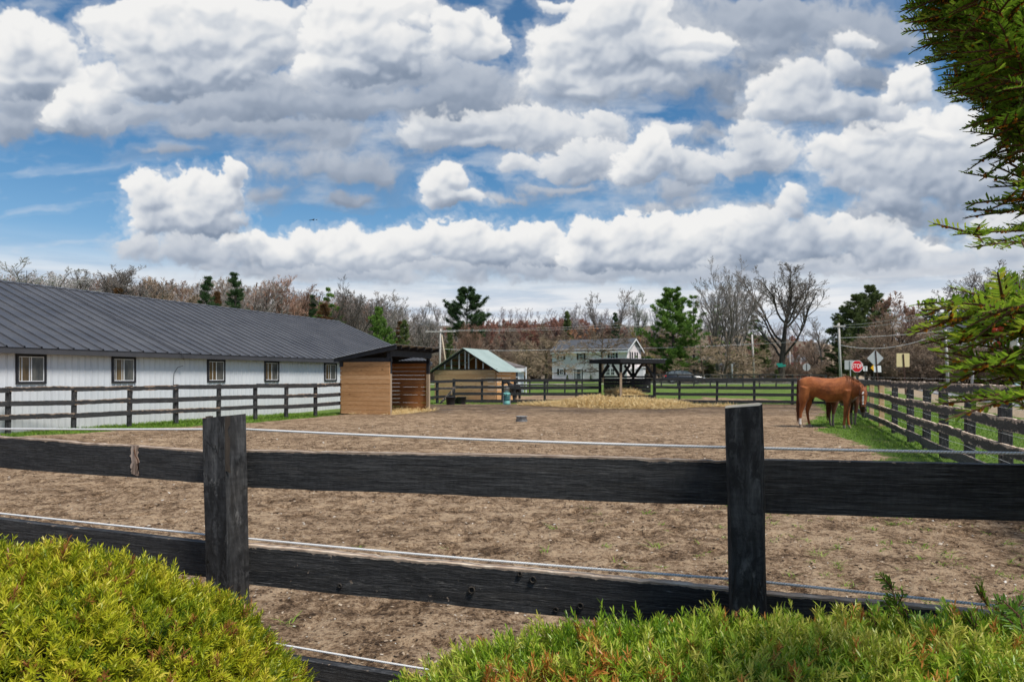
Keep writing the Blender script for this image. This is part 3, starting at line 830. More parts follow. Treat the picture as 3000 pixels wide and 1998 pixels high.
# bare, gouged wood: ragged thin slivers on the boards' faces
W_GOUGE = plank_wood('gouged_bare_wood', ((.20, .115, .075), (.46, .33, .25), (.70, .60, .52)))
W_SPLIT = plank_wood('split_weathered_wood', ((.022, .018, .015), (.075, .058, .045), (.19, .145, .11)), .7)
def ragged(name, label, corners, off, mat, nrm, seed, jag):
    """Sheet 1.5 mm proud between photograph corners (top left, top right, bottom right, bottom left) with a torn outline."""
    rs = np.random.default_rng(seed)
    P = []
    for k in range(4):
        a, b = np.array(corners[k], float), np.array(corners[(k + 1) % 4], float)
        for f in np.linspace(0, 1, 14)[:-1]: P.append(a + (b - a) * f + rs.normal(0, jag, 2) * (1, .6))
    pts = [near_pt(x, y, off) if nrm is None else nrm(x, y) for x, y in P]
    def fn(mb):
        c = sum(pts) / len(pts); n = len(pts); uv = lambda q: (np.dot(q - c, (0, 0, 1)) * 1.0, np.dot(q - c, ND) * 1.0)
        mb.add(pts + [c], [(k, n, (k + 1) % n) for k in range(n)], [[uv(pts[k]), uv(c), uv(pts[(k + 1) % n])] for k in range(n)])
    o = part_of(nf, NFO, name, fn, mat); o['label'] = label
ragged('split_face', 'split and weathered upper part of the face', ((474, 956), (527, 957), (531, 1088), (482, 1070)), -.0625, W_SPLIT, None, 9, 2.6)
ragged('bare_patch', 'gouged patch of bare pale wood', ((302, 1022), (320, 1024), (317, 1093), (303, 1090)), BK - .0022, W_GOUGE, None, 5, 2.6)
insm = simple('black_insulator', (.015, .015, .016), .5, .4)

# --- ropes along the near fence
ropem, t_ = new_mat('white_rope'); _uv = uvn(t_); _u, _v, _ = t_.sep(_uv)
_w = t_.math('SINE', t_.math('ADD', t_.math('MULTIPLY', _u, 700.0), t_.math('MULTIPLY', _v, 12.566)))
setp(t_, t_.mix(t_.mapr(_w, -1, 1), (.62, .62, .62), (.86, .86, .86)), .75, .25, 0, _w, .6, .002)
ROPES = [((0, 984), (477, 986), (572, 987), (1680, 1028), (2354, 1038), 'upper white electric rope along the near fence, above the top rail'),
         ((0, 1178), (482, 1229), (583, 1238), (1692, 1331), (2262, 1385), 'middle white electric rope along the near fence, above the second rail'),
         ((480, 1455), (500, 1458), (700, 1488), (940, 1527), (1000, 1537), 'lowest white electric rope, seen between the two bushes')]
for a, b, c, d, e, lab in ROPES:
    off = .085
    p0, p1 = near_line(*a, *b, -2.4, 0, off); q0, q1 = near_line(*c, *d, 0, SPAN, off)
    j = (p1 + q0) / 2
    if lab.startswith('upper'): _, r1 = near_line(1768, 1029, 2354, 1038, SPAN, SPAN + 1.9, off)
    elif lab.startswith('middle'): _, r1 = near_line(1780, 1336, 2262, 1384, SPAN, SPAN + 1.9, off)
    else: r1 = q1 + (q1 - q0)
    if lab.startswith('lowest'): p0 = q0 - (q1 - q0)
    pts = []
    for A_, B_, sg in ((p0, j, .004), (j, q1, .006), (q1, r1, .004)):
        for k in range(24):
            f = k / 24; pts.append(A_ + (B_ - A_) * f - np.array((0, 0, sg * 4 * f * (1 - f))))
    pts.append(r1)
    mb = MB(); mb.tube(pts, .0043, 8)
    o = mb.build('electric_rope', ropem, None, smooth=True); props(o, lab, 'rope', 'white ropes along the near fence')
for s_, a, b in ((0, (477, 986), (572, 987)), (0, (482, 1229), (583, 1238)), (SPAN, (1680, 1028), (1768, 1029)), (SPAN, (1692, 1331), (1780, 1336))):
    p, _ = near_line(*a, *b, s_, s_ + .01, .085)
    part_of(nf, NFO, 'insulator', lambda mb: mb.tube([p - NN * .03, p + NN * .006], [.006, .009], 8), insm)

# --- fences of posts and rails further off
def rail_fence(name, label, posts, heights, rh, pw, mats, chew, post_mats, side=+1, tops=None, seg=10, th=.035, group=None, worn=(), over=.0, new=()):
    """posts: (x, y) along the fence; heights: z of each rail's upper edge; side: which side of the posts the rails are nailed to."""
    ps = [np.array(p, float) for p in posts]; o0 = np.array([ps[0][0], ps[0][1], 0.0])
    root = thing(name, label, 'fence', tuple(o0), 0, group)
    for i, p in enumerate(ps):
        d = unit(np.r_[ps[min(i + 1, len(ps) - 1)] - ps[max(i - 1, 0)], 0]); z0 = zg(*p)
        rs = np.random.default_rng(100 + i + len(label)); ln = rs.normal(0, .018, 2)
        tz = z0 + heights[0] + (tops if tops is not None else .02) + rs.normal(0, .012)
        mt = post_mats
        o = part_of(root, o0, 'post', lambda mb: post_mesh(mb, p[0], p[1], z0 - .1, tz, pw, math.atan2(d[1], d[0]), ln, 1, 200 + i, .008), [M_NEW, M_NEW] if i in new else mt)
        if i in new: o['label'] = 'new unpainted timber post'
    for i in range(len(ps) - 1):
        a, b = ps[i], ps[i + 1]; d = unit(np.r_[b - a, 0]); nrm = np.array([-d[1], d[0], 0]) * side
        za, zb = zg(*a), zg(*b)
        for k, h in enumerate(heights):
            rs = np.random.default_rng(1000 * k + i + len(label)); j = rs.normal(0, .012, 2)
            A = np.r_[a, za + h + j[0]] + nrm * (pw / 2 + th + .002); B = np.r_[b, zb + h + j[1]] + nrm * (pw / 2 + th + .002)
            A = A - d * (over - .004); B = B + d * (over - .004)
            hh = rh * (1 + rs.normal(0, .04))
            wn = rs.random() < .4 if worn == 'mix' else (i, k) in worn
            o = part_of(root, o0, 'rail', lambda mb: board_mesh(mb, A, B, A - (0, 0, hh), B - (0, 0, hh), -nrm, th, seg, chew * (1.7 if wn else .7), 17 * i + k + len(label)), mats[1] if wn else mats[0])
            if wn: o['label'] = 'rail gnawed down to bare wood'
    return root, o0

def wires(posts, zs, off, label, group, rad=.0022):
    for k, z in enumerate(zs):
        pts = []
        for i in range(len(posts)):
            p = np.array(posts[i], float)
            if i:
                q = np.array(posts[i - 1], float); md = (p + q) / 2
                pts.append(np.r_[md[0] + off[0], md[1] + off[1], (zg(*p) + zg(*q)) / 2 + z - .012])
            pts.append(np.r_[p[0] + off[0], p[1] + off[1], zg(*p) + z])
        mb = MB(); mb.tube(pts, rad, 5)
        o = mb.build('fence_wire', wirem, None); props(o, label[k], 'wire', group)
wirem = simple('white_wire', (.72, .72, .72), .5, .4)

# along the barn
LFX = [-12, 23, 215, 378, 516, 640, 748, 838, 924, 1003]
def on_line(xs, P0, P1):
    """Point of the ground line P0-P1 seen at photograph column xs."""
    u = (xs - 1500) / F; d = P1 - P0
    k = (u * P0[1] - P0[0]) / (d[0] - u * d[1])
    return P0 + d * k
LFP = [on_line(x, LF0, LF1) for x in LFX]
LFP[0] = LF0 - (LFP[2] - LFP[1]); LFP.insert(0, LFP[0] - (LFP[2] - LFP[1]))
rail_fence('rail_fence', 'black three rail fence with gnawed edges along the white barn', LFP, [1.43, 1.0, .59], .165, .13, (M_RAIL_LEFT, M_RAIL_LEFT_WORN), .03, [M_POST, M_BROWN], -1, .0, 26, .04, None, {(2, 0), (3, 0), (4, 0), (9, 0), (3, 1), (8, 1), (1, 2), (2, 2), (4, 2), (5, 2)}, .0)
wires(LFP, [1.34, .90, .52], (.05, -.03), ['highest thin white wire on the fence by the barn', 'middle thin white wire on the fence by the barn', 'lowest thin white wire on the fence by the barn'], 'wires on the fence by the barn')
# right-hand fence
RFD = [5.0, 6.5, 8.1, 9.9, 11.9, 13.77, 15.5, 17.4, 20.0, 22.7, 25.4, 27.6, 31.0, 33.4, 36.0, 38.6]
RFP = [np.array([RFX(d), d]) for d in RFD] + [np.array([18.15, 40.2])]
rfw = {(i, k) for i in range(2, 9) for k in range(4)} - {(3, 3), (4, 3), (5, 3), (6, 3), (7, 2)}
rail_fence('rail_fence', 'black four rail fence on the right, heavily gnawed, by the road', RFP, [1.51, 1.08, .70, .31], .175, .15, (M_RAIL_RIGHT_DARK, M_RAIL_RIGHT), .017, [M_POST2, M_POST2], 1, -.06, 40, .04, None, rfw, .0, (9, 10))
wires(RFP, [1.60, 1.20, .84, .46], (-.09, .04), ['highest white wire of the gnawed fence on the right', 'second highest white wire of the gnawed fence on the right', 'third white wire down on the gnawed fence on the right', 'lowest white wire of the gnawed fence on the right'], 'wires on the right fence')
# far side
FL0, FL1 = np.array([-3.62, 43.2]), np.array([5.36, 42.5])
FLP = [on_line(x, FL0, FL1) for x in (1329, 1412, 1472, 1507, 1596, 1688)] + [FL1]
rail_fence('rail_fence', 'black four rail fence at the far side, left of the feeder roof', FLP, [1.50, 1.07, .66, .24], .18, .14, (M_RAIL_FAR, M_RAIL_LEFT), .03, [M_POST, M_POST], -1, .0, 12, .04, None, {(0, 1), (1, 2)})
FR0, FR1 = np.array([8.72, 42.5]), np.array([18.15, 40.2])
FRP = [FR0] + [on_line(x, FR0, FR1) for x in (1990, 2100, 2210, 2321)] + [FR1]
rail_fence('rail_fence', 'black four rail fence at the far side, right of the feeder roof', FRP, [1.52, 1.07, .66, .24], .18, .14, (M_RAIL_FAR, M_RAIL_LEFT), .03, [M_POST, M_POST], -1, .0, 12, .04, None, ())
SLP = [np.array([-5.75, 36.2]), np.array([-5.2, 39.0]), np.array([-4.49, 41.8]), np.array([-3.62, 43.2])]
r_, o_ = rail_fence('rail_fence', 'short black three rail fence joining the wooden shelter to the corner post', SLP, [1.42, .98, .50], .16, .14, (M_RAIL_FAR, M_RAIL_LEFT_WORN), .03, [M_POST, M_POST], -1, .0, 12, .04, None, {(2, 1)})
part_of(r_, o_, 'brace', lambda mb: mb.beam((-4.30, 41.7, .02), (-3.5, 42.9, .95), .05, .15), M_RAIL_FAR)
# fences of the next field
F5 = [np.array([gx(x, 62), 62 + (x - 1520) * .004]) for x in (1500, 1552, 1604, 1656, 1708, 1760)]
rail_fence('rail_fence', 'low grey-black rail fence of the next field, in front of the white house', F5, [1.12, .78, .42], .13, .12, (M_RAIL_FAR, M_RAIL_LEFT_WORN), .02, [M_POST, M_POST], -1, .0, 6, .04, None, 'mix')
F6 = [np.array([gx(x, 75), 75 - (x - 1900) * .002]) for x in range(1890, 2420, 47)]
rail_fence('rail_fence', 'black rail fence of the next field on the right, in front of the parked car', F6, [1.38, .98, .55], .13, .12, (M_RAIL_FAR, M_RAIL_LEFT_WORN), .02, [M_POST, M_POST], -1, .0, 6, .04, None, 'mix')
# ------------------------------------------------------------------ buildings
def local(o0):
    o0 = np.array(o0, float)
    return o0

def piece(root, o0, name, mats, fn, **kw):
    mb = MB(); fn(mb)
    mb.v = [tuple(np.array(v) - o0) for v in mb.v]
    return mb.build(name, mats, root, **kw)

M_BLACK = simple('black_stain', (.022, .022, .026), .6, .3, 0, .35, 5, .1)
M_WHITE = simple('white_trim', (.74, .75, .76), .5, .3, 0, .06)
M_SIDING, t_ = new_mat('white_metal_siding')
_p = t_.node('ShaderNodeNewGeometry').outputs['Position']
_n = t_.noise(t_.vmath('MULTIPLY', _p, (1, 1, .35)), 1.1, 5, .6)
_low = t_.math('MULTIPLY', t_.mapr(t_.sep(_p)[2], .75, -.1, 0, .45, True), t_.noise(_p, 5, 5, .7))
setp(t_, t_.mix(_low, t_.ramp(_n, [(.3, (.58, .60, .63)), (.7, (.66, .675, .70))]), (.40, .38, .34)), .42, .4)
M_ROOF, t_ = new_mat('charcoal_metal_roof')
_p = t_.node('ShaderNodeTexCoord').outputs['Object']
_n = t_.noise(_p, .8, 6, .65); _s = t_.mapr(t_.voro(_p, 1.5), .035, .02, 0, 1)
setp(t_, t_.mix(_s, t_.ramp(_n, [(.3, (.050, .050, .056)), (.7, (.088, .088, .095))]), (.30, .29, .27)), t_.mapr(_n, .3, .7, .34, .48), .5)
M_FASCIA = simple('charcoal_trim', (.055, .055, .062), .4, .4, 0, .15, 2)

def glass(name, c1, c2, rough=.12):
    m, t = new_mat(name); p = t.node('ShaderNodeTexCoord').outputs['Object']
    setp(t, t.ramp(t.noise(t.vmath('MULTIPLY', p, (2, 2, .7)), 2.5, 4, .55), [(.35, c1), (.65, c2)]), rough, .5)
    return m
M_PANE_L = glass('amber_pane', (.06, .040, .02), (.17, .115, .055), .25)
M_PANE_R = glass('grey_pane', (.045, .050, .052), (.13, .125, .11), .2)
M_PANE_D = glass('dark_pane', (.02, .024, .028), (.06, .065, .07), .08)

# --- the long white barn
B0 = np.array([-15.45, 21.0]); BA = np.array([.3872, .9220]); BP = np.array([-.9220, .3872])   # along, and to the far side
bo = np.array([*B0, 0.0])
barn = thing('barn', 'long white metal-sided horse barn with a charcoal ribbed roof', 'barn', tuple(bo))
bp = lambda s, q, z: np.array([*(B0 + BA * s + BP * q), z])
S0, S1, ZE, ZW, ZR, HW = -9.0, 25.5, 2.52, 2.44, 5.42, 7.0
def siding(mb):
    prof = []
    for k in np.arange(S0, S1, .2286):
        prof += [(k, 0), (k + .012, -.026), (k + .034, -.026), (k + .040, .022), (k + .060, .022), (k + .066, 0), (k + .140, .0), (k + .146, -.005), (k + .160, -.005), (k + .166, 0)]
    prof.append((S1, 0))
    def run(base, turn):
        n = len(base)
        vs = [turn(a, d, -.3) for a, d in base] + [turn(a, d, ZW) for a, d in base]
        mb.add(vs, [(k, k + 1, n + k + 1, n + k) for k in range(n - 1)])
    run(prof, lambda a, d, z: bp(a, d, z))
    run(prof, lambda a, d, z: bp(a, 2 * HW - d, z))
    for s_ in (S0, S1):                                              # gable ends
        mb.add([bp(s_, 0, -.3), bp(s_, 2 * HW, -.3), bp(s_, 2 * HW, ZW), bp(s_, HW, ZR - .1), bp(s_, 0, ZW)], [(0, 1, 2, 3, 4) if s_ == S0 else (4, 3, 2, 1, 0)])
piece(barn, bo, 'wall', M_SIDING, siding)
def roof(mb):
    ov = .34; slope = (ZR - ZE) / (HW + ov)
    for sgn in (0, 1):
        def P(s, q, lift):
            qq = -ov + q * (HW + ov); z = ZE + q * (ZR - ZE)
            return bp(s, qq if sgn == 0 else 2 * HW - qq, z + lift)
        prof = []
        for k in np.arange(S0 - .4, S1 + .35, .52):
            prof += [(k, 0), (k + .008, .050), (k + .050, .050), (k + .058, 0)]
        prof.append((S1 + .45, 0)); n = len(prof)
        vs = [P(a, 0, d) for a, d in prof] + [P(a, .56, d) for a, d in prof] + [P(a, .56, d + .007) for a, d in prof] + [P(a, 1, d + .007) for a, d in prof]
        fs = [(k, k + 1, n + k + 1, n + k) for k in range(n - 1)] + [(2 * n + k, 2 * n + k + 1, 3 * n + k + 1, 3 * n + k) for k in range(n - 1)] + [(n + k, n + k + 1, 2 * n + k + 1, 2 * n + k) for k in range(n - 1)]
        mb.add(vs, fs if sgn == 0 else [f[::-1] for f in fs])
        e = [P(S0 - .4, 0, -.03), P(S1 + .45, 0, -.03), P(S1 + .45, 1, -.03), P(S0 - .4, 1, -.03)]
        mb.add(e, [(3, 2, 1, 0) if sgn == 0 else (0, 1, 2, 3)])
rf = piece(barn, bo, 'roof', M_ROOF, roof)
piece(rf, np.zeros(3), 'ridge_cap', M_ROOF, lambda mb: [mb.prism([bp(S0 - .42, HW - .2, ZR - .045) - bo, bp(S0 - .42, HW, ZR + .035) - bo, bp(S0 - .42, HW + .2, ZR - .045) - bo], np.r_[BA * (S1 - S0 + .88), 0])])
piece(barn, bo, 'fascia', M_FASCIA, lambda mb: (mb.hexa([bp(S0, -.33, 2.33), bp(S1 + .4, -.33, 2.33), bp(S1 + .4, -.27, 2.33), bp(S0, -.27, 2.33), bp(S0, -.33, 2.50), bp(S1 + .4, -.33, 2.50), bp(S1 + .4, -.27, 2.50), bp(S0, -.27, 2.50)]),
      mb.hexa([bp(S0, -.27, 2.345), bp(S1 + .4, -.27, 2.345), bp(S1 + .4, 0.02, 2.345), bp(S0, 0.02, 2.345), bp(S0, -.27, 2.36), bp(S1 + .4, -.27, 2.36), bp(S1 + .4, 0.02, 2.36), bp(S0, 0.02, 2.36)])))
def s_of(xs):
    q = on_line(xs, B0, B0 + BA)
    return np.dot(q - B0, BA)
def frame(mb, fn, x0, x1, z0, z1, w, q0, q1):
    """Four bars round an opening; fn(along, out, z)."""
    for a, b, c, d in ((x0, x1, z0, z0 + w), (x0, x1, z1 - w, z1), (x0, x0 + w, z0 + w, z1 - w), (x1 - w, x1, z0 + w, z1 - w)):
        mb.hexa([fn(a, q0, c), fn(b, q0, c), fn(b, q1, c), fn(a, q1, c), fn(a, q0, d), fn(b, q0, d), fn(b, q1, d), fn(a, q1, d)])
def slab(mb, fn, x0, x1, z0, z1, q0, q1):
    mb.hexa([fn(x0, q0, z0), fn(x1, q0, z0), fn(x1, q1, z0), fn(x0, q1, z0), fn(x0, q0, z1), fn(x1, q0, z1), fn(x1, q1, z1), fn(x0, q1, z1)])
for xa, xb in ((45, 134), (326, 396), (606, 658), (773, 816), (949, 985)):
    a, b = s_of(xa), s_of(xb); z0, z1 = 1.40, 2.33; w = b - a
    wo = piece(barn, bo, 'window', M_BLACK, lambda mb: frame(mb, bp, a, b, z0, z1, .075, -.055, .03))
    piece(wo, bo, 'sash', M_WHITE, lambda mb: (frame(mb, bp, a + .076, b - .076, z0 + .076, z1 - .076, .022, -.035, .02), slab(mb, bp, a + w * .5 - .014, a + w * .5 + .014, z0 + .099, z1 - .099, -.033, .015)))
    piece(wo, bo, 'pane', M_PANE_L, lambda mb: slab(mb, bp, a + .09, a + w * .5, z0 + .09, z1 - .09, -.022, -.015))['label'] = 'amber clouded half'
    piece(wo, bo, 'pane', M_PANE_R, lambda mb: slab(mb, bp, a + w * .5, b - .09, z0 + .09, z1 - .09, -.028, -.021))['label'] = 'grey half'
_s = s_of(505)
piece(barn, bo, 'cable', M_FASCIA, lambda mb: mb.tube([bp(_s, -.05, -.1), bp(_s, -.05, 1.2), bp(_s + .02, -.06, 1.75), bp(_s + .15, -.10, 1.98), bp(_s + .32, -.20, 2.05)], .011, 6), smooth=True)
piece(barn, bo, 'lightning_rod', M_FASCIA, lambda mb: mb.tube([bp(_s - 1.0, HW, ZR), bp(_s - 1.0, HW, ZR + .55)], .012, 5))
_rp = [bp(_s + .1 + .02 * math.sin(k), -.34 + (HW + .34) * f, ZE + f * (ZR - ZE) + .05) for k, f in enumerate(np.linspace(1, 0, 14))]
piece(barn, bo, 'roof_cable', M_BLACK, lambda mb: mb.tube(_rp + [bp(_s + .13, -.42, 2.40), bp(_s + .16, -.40, 2.28)], .013, 5), smooth=True)

# --- open wooden shelter beside the barn
W_BROWN = plank_wood('brown_shelter_planks', ((.22, .10, .036), (.48, .255, .11), (.68, .43, .24)))
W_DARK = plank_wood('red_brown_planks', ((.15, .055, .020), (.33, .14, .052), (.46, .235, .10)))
W_GREY = plank_wood('rubbed_post_wood', ((.16, .11, .075), (.34, .25, .17), (.50, .38, .27)))
W_TAN = plank_wood('tan_planks', ((.28, .155, .07), (.46, .285, .145), (.60, .41, .23)))
SO = np.array([-5.28, 30.0]); SA = unit([.345, .9386]); SBK = np.array([-SA[1], SA[0]])      # along the open front, and back towards the barn
sp = lambda a, q, z: np.array([*(SO + SA * a + SBK * q), z])
so = np.array([*SO, 0.0]); SL, SD = 3.62, 2.28
sh = thing('wooden_shelter', 'open fronted horse shelter of brown planks with black trimmed lean-to roof', 'shelter', tuple(so))
for a in (0.0, SL):
    piece(sh, so, 'post', [W_GREY, M_BLACK], lambda mb: (mb.hexa([sp(a - .07, -.08, -.1), sp(a + .07, -.08, -.1), sp(a + .07, .06, -.1), sp(a - .07, .06, -.1), sp(a - .07, -.08, 1.75), sp(a + .07, -.08, 1.75), sp(a + .07, .06, 1.75), sp(a - .07, .06, 1.75)], 0),
        mb.hexa([sp(a - .07, -.08, 1.75), sp(a + .07, -.08, 1.75), sp(a + .07, .06, 1.75), sp(a - .07, .06, 1.75), sp(a - .07, -.08, 2.76), sp(a + .07, -.08, 2.76), sp(a + .07, .06, 2.76), sp(a - .07, .06, 2.76)], 1)))
    piece(sh, so, 'post', M_BLACK, lambda mb: slab(mb, sp, a - .07, a + .07, SD - .02, SD + .12, -.1, 2.42))
np_ = 12; ph = 2.27 / np_
def side_planks(mb):
    for k in range(np_):
        j = random.uniform(-.02, .02); x1 = SD + .10 + j - (.16 if k == np_ - 1 else 0)
        slab(mb, sp, -.115 + random.uniform(-.003, .003), -.075, k * ph + .004, (k + 1) * ph - .006, .062 - .14, x1)
piece(sh, so, 'side_wall', W_BROWN, side_planks)
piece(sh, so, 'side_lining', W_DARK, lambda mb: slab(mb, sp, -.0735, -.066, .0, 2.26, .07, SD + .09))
def far_planks(mb):
    for k in range(np_): slab(mb, sp, SL + .075, SL + .112, k * ph, (k + 1) * ph - .010, -.06, SD + .10)
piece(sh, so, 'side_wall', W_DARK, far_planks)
def back_planks(mb):
    for k in range(np_ - 1):
        slab(mb, sp, -.07, SL + .07, SD + .13, SD + .165, k * ph + .01, (k + 1) * ph - .022 + random.uniform(-.006, .008)) if False else mb.hexa([sp(-.07, SD + .13, k * ph + .008), sp(SL + .07, SD + .13, k * ph + .008), sp(SL + .07, SD + .165, k * ph + .008), sp(-.07, SD + .165, k * ph + .008)] + [sp(a_, q_, (k + 1) * ph - .020) for a_, q_ in ((-.07, SD + .13), (SL + .07, SD + .13), (SL + .07, SD + .165), (-.07, SD + .165))])
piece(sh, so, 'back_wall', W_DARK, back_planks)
for a in (SL * .36, SL * .70):
    piece(sh, so, 'stud', W_DARK, lambda mb: mb.beam(sp(a, SD + .20, -.05), sp(a, SD + .20, 2.36), .09, .05))
bx = lambda mb, a0, a1, q0, q1, z0, z1, m=0: mb.hexa([sp(a0, q0, z0), sp(a1, q0, z0), sp(a1, q1, z0), sp(a0, q1, z0), sp(a0, q0, z1), sp(a1, q0, z1), sp(a1, q1, z1), sp(a0, q1, z1)], m)
piece(sh, so, 'header', M_BLACK, lambda mb: bx(mb, -.12, SL + .14, -.125, -.082, 2.50, 2.78))
piece(sh, so, 'header', M_BLACK, lambda mb: bx(mb, -.10, SL + .10, SD + .125, SD + .17, 2.12, 2.36))
piece(sh, so, 'side_trim', M_BLACK, lambda mb: (bx(mb, -.125, -.080, -.06, SD + .28, 2.275, 2.44), bx(mb, -.124, -.081, -.075, .06, 2.44, 2.90), bx(mb, -.122, -.083, SD + .10 - .1, SD + .17, 2.06, 2.275)))
ZF, ZB = 3.0, 2.43                                                    # roof edge at the front and at the back
zr = lambda q: ZF + (q + .50) / (SD + .50 + .35) * (ZB - ZF)
piece(sh, so, 'side_rafter', M_BLACK, lambda mb: mb.hexa([sp(-.30, -.50, ZF - .21), sp(-.255, -.50, ZF - .21), sp(-.255, SD + .35, ZB - .17), sp(-.30, SD + .35, ZB - .17), sp(-.30, -.50, ZF - .012), sp(-.255, -.50, ZF - .012), sp(-.255, SD + .35, ZB - .012), sp(-.30, SD + .35, ZB - .012)]))
for a in np.linspace(.25, SL + .28, 6):
    piece(sh, so, 'rafter', M_BLACK, lambda mb: mb.hexa([sp(a - .02, -.45, zr(-.45) - .17), sp(a + .02, -.45, zr(-.45) - .17), sp(a + .02, SD + .3, zr(SD + .3) - .17), sp(a - .02, SD + .3, zr(SD + .3) - .17), sp(a - .02, -.45, zr(-.45) - .014), sp(a + .02, -.45, zr(-.45) - .014), sp(a + .02, SD + .3, zr(SD + .3) - .014), sp(a - .02, SD + .3, zr(SD + .3) - .014)]))
M_TIN, t_ = new_mat('grey_tin_roof'); _p = t_.node('ShaderNodeTexCoord').outputs['Object']
setp(t_, t_.ramp(t_.noise(_p, 1.5, 5, .6), [(.3, (.28, .29, .31)), (.7, (.42, .43, .45))]), .4, .4, .3)
def tin(mb, fn, a0, a1, q0, q1, zf, step=.19, amp=.013, th=.004):
    prof = []
    for k in np.arange(a0, a1, step): prof += [(k, 0), (k + step * .12, amp), (k + step * .26, amp), (k + step * .38, 0)]
    prof.append((a1, 0)); n = len(prof)
    vs = [fn(a, q0, zf(q0) + d) for a, d in prof] + [fn(a, q1, zf(q1) + d) for a, d in prof] + [fn(a, q0, zf(q0) + d - th) for a, d in prof] + [fn(a, q1, zf(q1) + d - th) for a, d in prof]
    fs = [(k, k + 1, n + k + 1, n + k) for k in range(n - 1)] + [(2 * n + k, 3 * n + k, 3 * n + k + 1, 2 * n + k + 1) for k in range(n - 1)] + [(k, 2 * n + k, 2 * n + k + 1, k + 1) for k in range(n - 1)] + [(n + k, n + k + 1, 3 * n + k + 1, 3 * n + k) for k in range(n - 1)]
    mb.add(vs, fs)
piece(sh, so, 'roof', M_TIN, lambda mb: tin(mb, sp, -.36, SL + .38, -.52, SD + .40, zr))

# --- run-in shed with the green roof beyond the far fence
GO = np.array([-3.27, 48.0]); GA = unit([.43, 1.0]); GB = np.array([GA[1], -GA[0]])           # along the ridge away from us, and to the right along the gable
gp = lambda b, a, z: np.array([*(GO + GB * b + GA * a), z])
go = np.array([*GO, 0.0]); ZA, ZG = 3.60, 2.12
sd = thing('run_in_shed', 'tan plank shed with a pale green metal roof and an open studded gable', 'shed', tuple(go))
def front_planks(mb):
    for k in range(8): slab(mb, gp, -2.35, 2.38, k * .27 - .06, (k + 1) * .27 - .072, -.04, 0) if False else mb.hexa([gp(-2.35, -.04, k * .27 - .06), gp(2.36, -.04, k * .27 - .06), gp(2.36, 0, k * .27 - .06), gp(-2.35, 0, k * .27 - .06), gp(-2.35, -.04, k * .27 + .198), gp(2.36, -.04, k * .27 + .198), gp(2.36, 0, k * .27 + .198), gp(-2.35, 0, k * .27 + .198)])
piece(sd, go, 'front_wall', W_TAN, front_planks)
def gbox(mb, b0, b1, a0, a1, z0, z1, m=0):
    mb.hexa([gp(b0, a0, z0), gp(b1, a0, z0), gp(b1, a1, z0), gp(b0, a1, z0), gp(b0, a0, z1), gp(b1, a0, z1), gp(b1, a1, z1), gp(b0, a1, z1)], m)
W_ORANGE = plank_wood('fresh_orange_planks', ((.36, .17, .06), (.56, .31, .13), (.68, .44, .22)))
piece(sd, go, 'side_wall', W_ORANGE, lambda mb: [gbox(mb, 2.40, 2.44, .05, 3.3, k * .27 - .06, (k + 1) * .27 - .085) for k in range(8)])
piece(sd, go, 'back_wall', W_TAN, lambda mb: [gbox(mb, -2.35, .2, 3.25, 3.29, k * .27 - .06, (k + 1) * .27 - .072) for k in range(8)])
piece(sd, go, 'top_plate', M_BLACK, lambda mb: gbox(mb, -2.45, 2.45, -.055, .06, 2.105, 2.165))
W_STUD = plank_wood('grey_studs', ((.26, .25, .23), (.42, .41, .39), (.54, .53, .51)))
ridge_z = lambda b: ZA - abs(b) * (ZA - ZG) / 2.45
for b in (-2.05, -1.55, -1.02, -.42, .05, .32, .88, 1.42, 2.0):
    piece(sd, go, 'stud', W_STUD, lambda mb: gbox(mb, b - .045, b + .045, -.02, .02, 2.165, ridge_z(b) - .05))
for sg in (-1, 1):
    piece(sd, go, 'rafter', M_BLACK, lambda mb: mb.hexa([gp(0, -.06, ZA - .16), gp(sg * 2.6, -.06, ridge_z(2.6) - .16), gp(sg * 2.6, -.02, ridge_z(2.6) - .16), gp(0, -.02, ZA - .16), gp(0, -.06, ZA - .02), gp(sg * 2.6, -.06, ridge_z(2.6) - .02), gp(sg * 2.6, -.02, ridge_z(2.6) - .02), gp(0, -.02, ZA - .02)][::1] if sg > 0 else
        [gp(sg * 2.6, -.06, ridge_z(2.6) - .16), gp(0, -.06, ZA - .16), gp(0, -.02, ZA - .16), gp(sg * 2.6, -.02, ridge_z(2.6) - .16), gp(sg * 2.6, -.06, ridge_z(2.6) - .02), gp(0, -.06, ZA - .02), gp(0, -.02, ZA - .02), gp(sg * 2.6, -.02, ridge_z(2.6) - .02)]))
    for k in range(1, 4):
        piece(sd, go, 'purlin', W_DARK, lambda mb: mb.beam(gp(sg * 2.5 * k / 4, .0, ridge_z(2.5 * k / 4) - .06), gp(sg * 2.5 * k / 4, 3.3, ridge_z(2.5 * k / 4) - .06), .05, .09))
for b, a in ((-2.3, .1), (2.3, .1), (-2.3, 3.2), (2.3, 3.2), (.0, 3.2), (.1, 1.7)):
    piece(sd, go, 'post', W_TAN, lambda mb: gbox(mb, b - .05, b + .05, a - .05, a + .05, -.1, 2.10 if abs(b) > 1 else ZA - .2))
piece(sd, go, 'gable_shade_boards', W_DARK, lambda mb: mb.prism([gp(-2.45, 3.30, 2.1), gp(.75, 3.30, 2.1), gp(.75, 3.30, ridge_z(.75) - .06), gp(0, 3.30, ZA - .06)], np.r_[GA * .03, 0]))  # added dark boards, stand in for the shaded underside of the roof
M_GREEN, t_ = new_mat('green_metal_roof'); _p = t_.node('ShaderNodeTexCoord').outputs['Object']
setp(t_, t_.ramp(t_.noise(_p, .9, 5, .6), [(.3, (.25, .315, .295)), (.7, (.32, .385, .36))]), .45, .35)
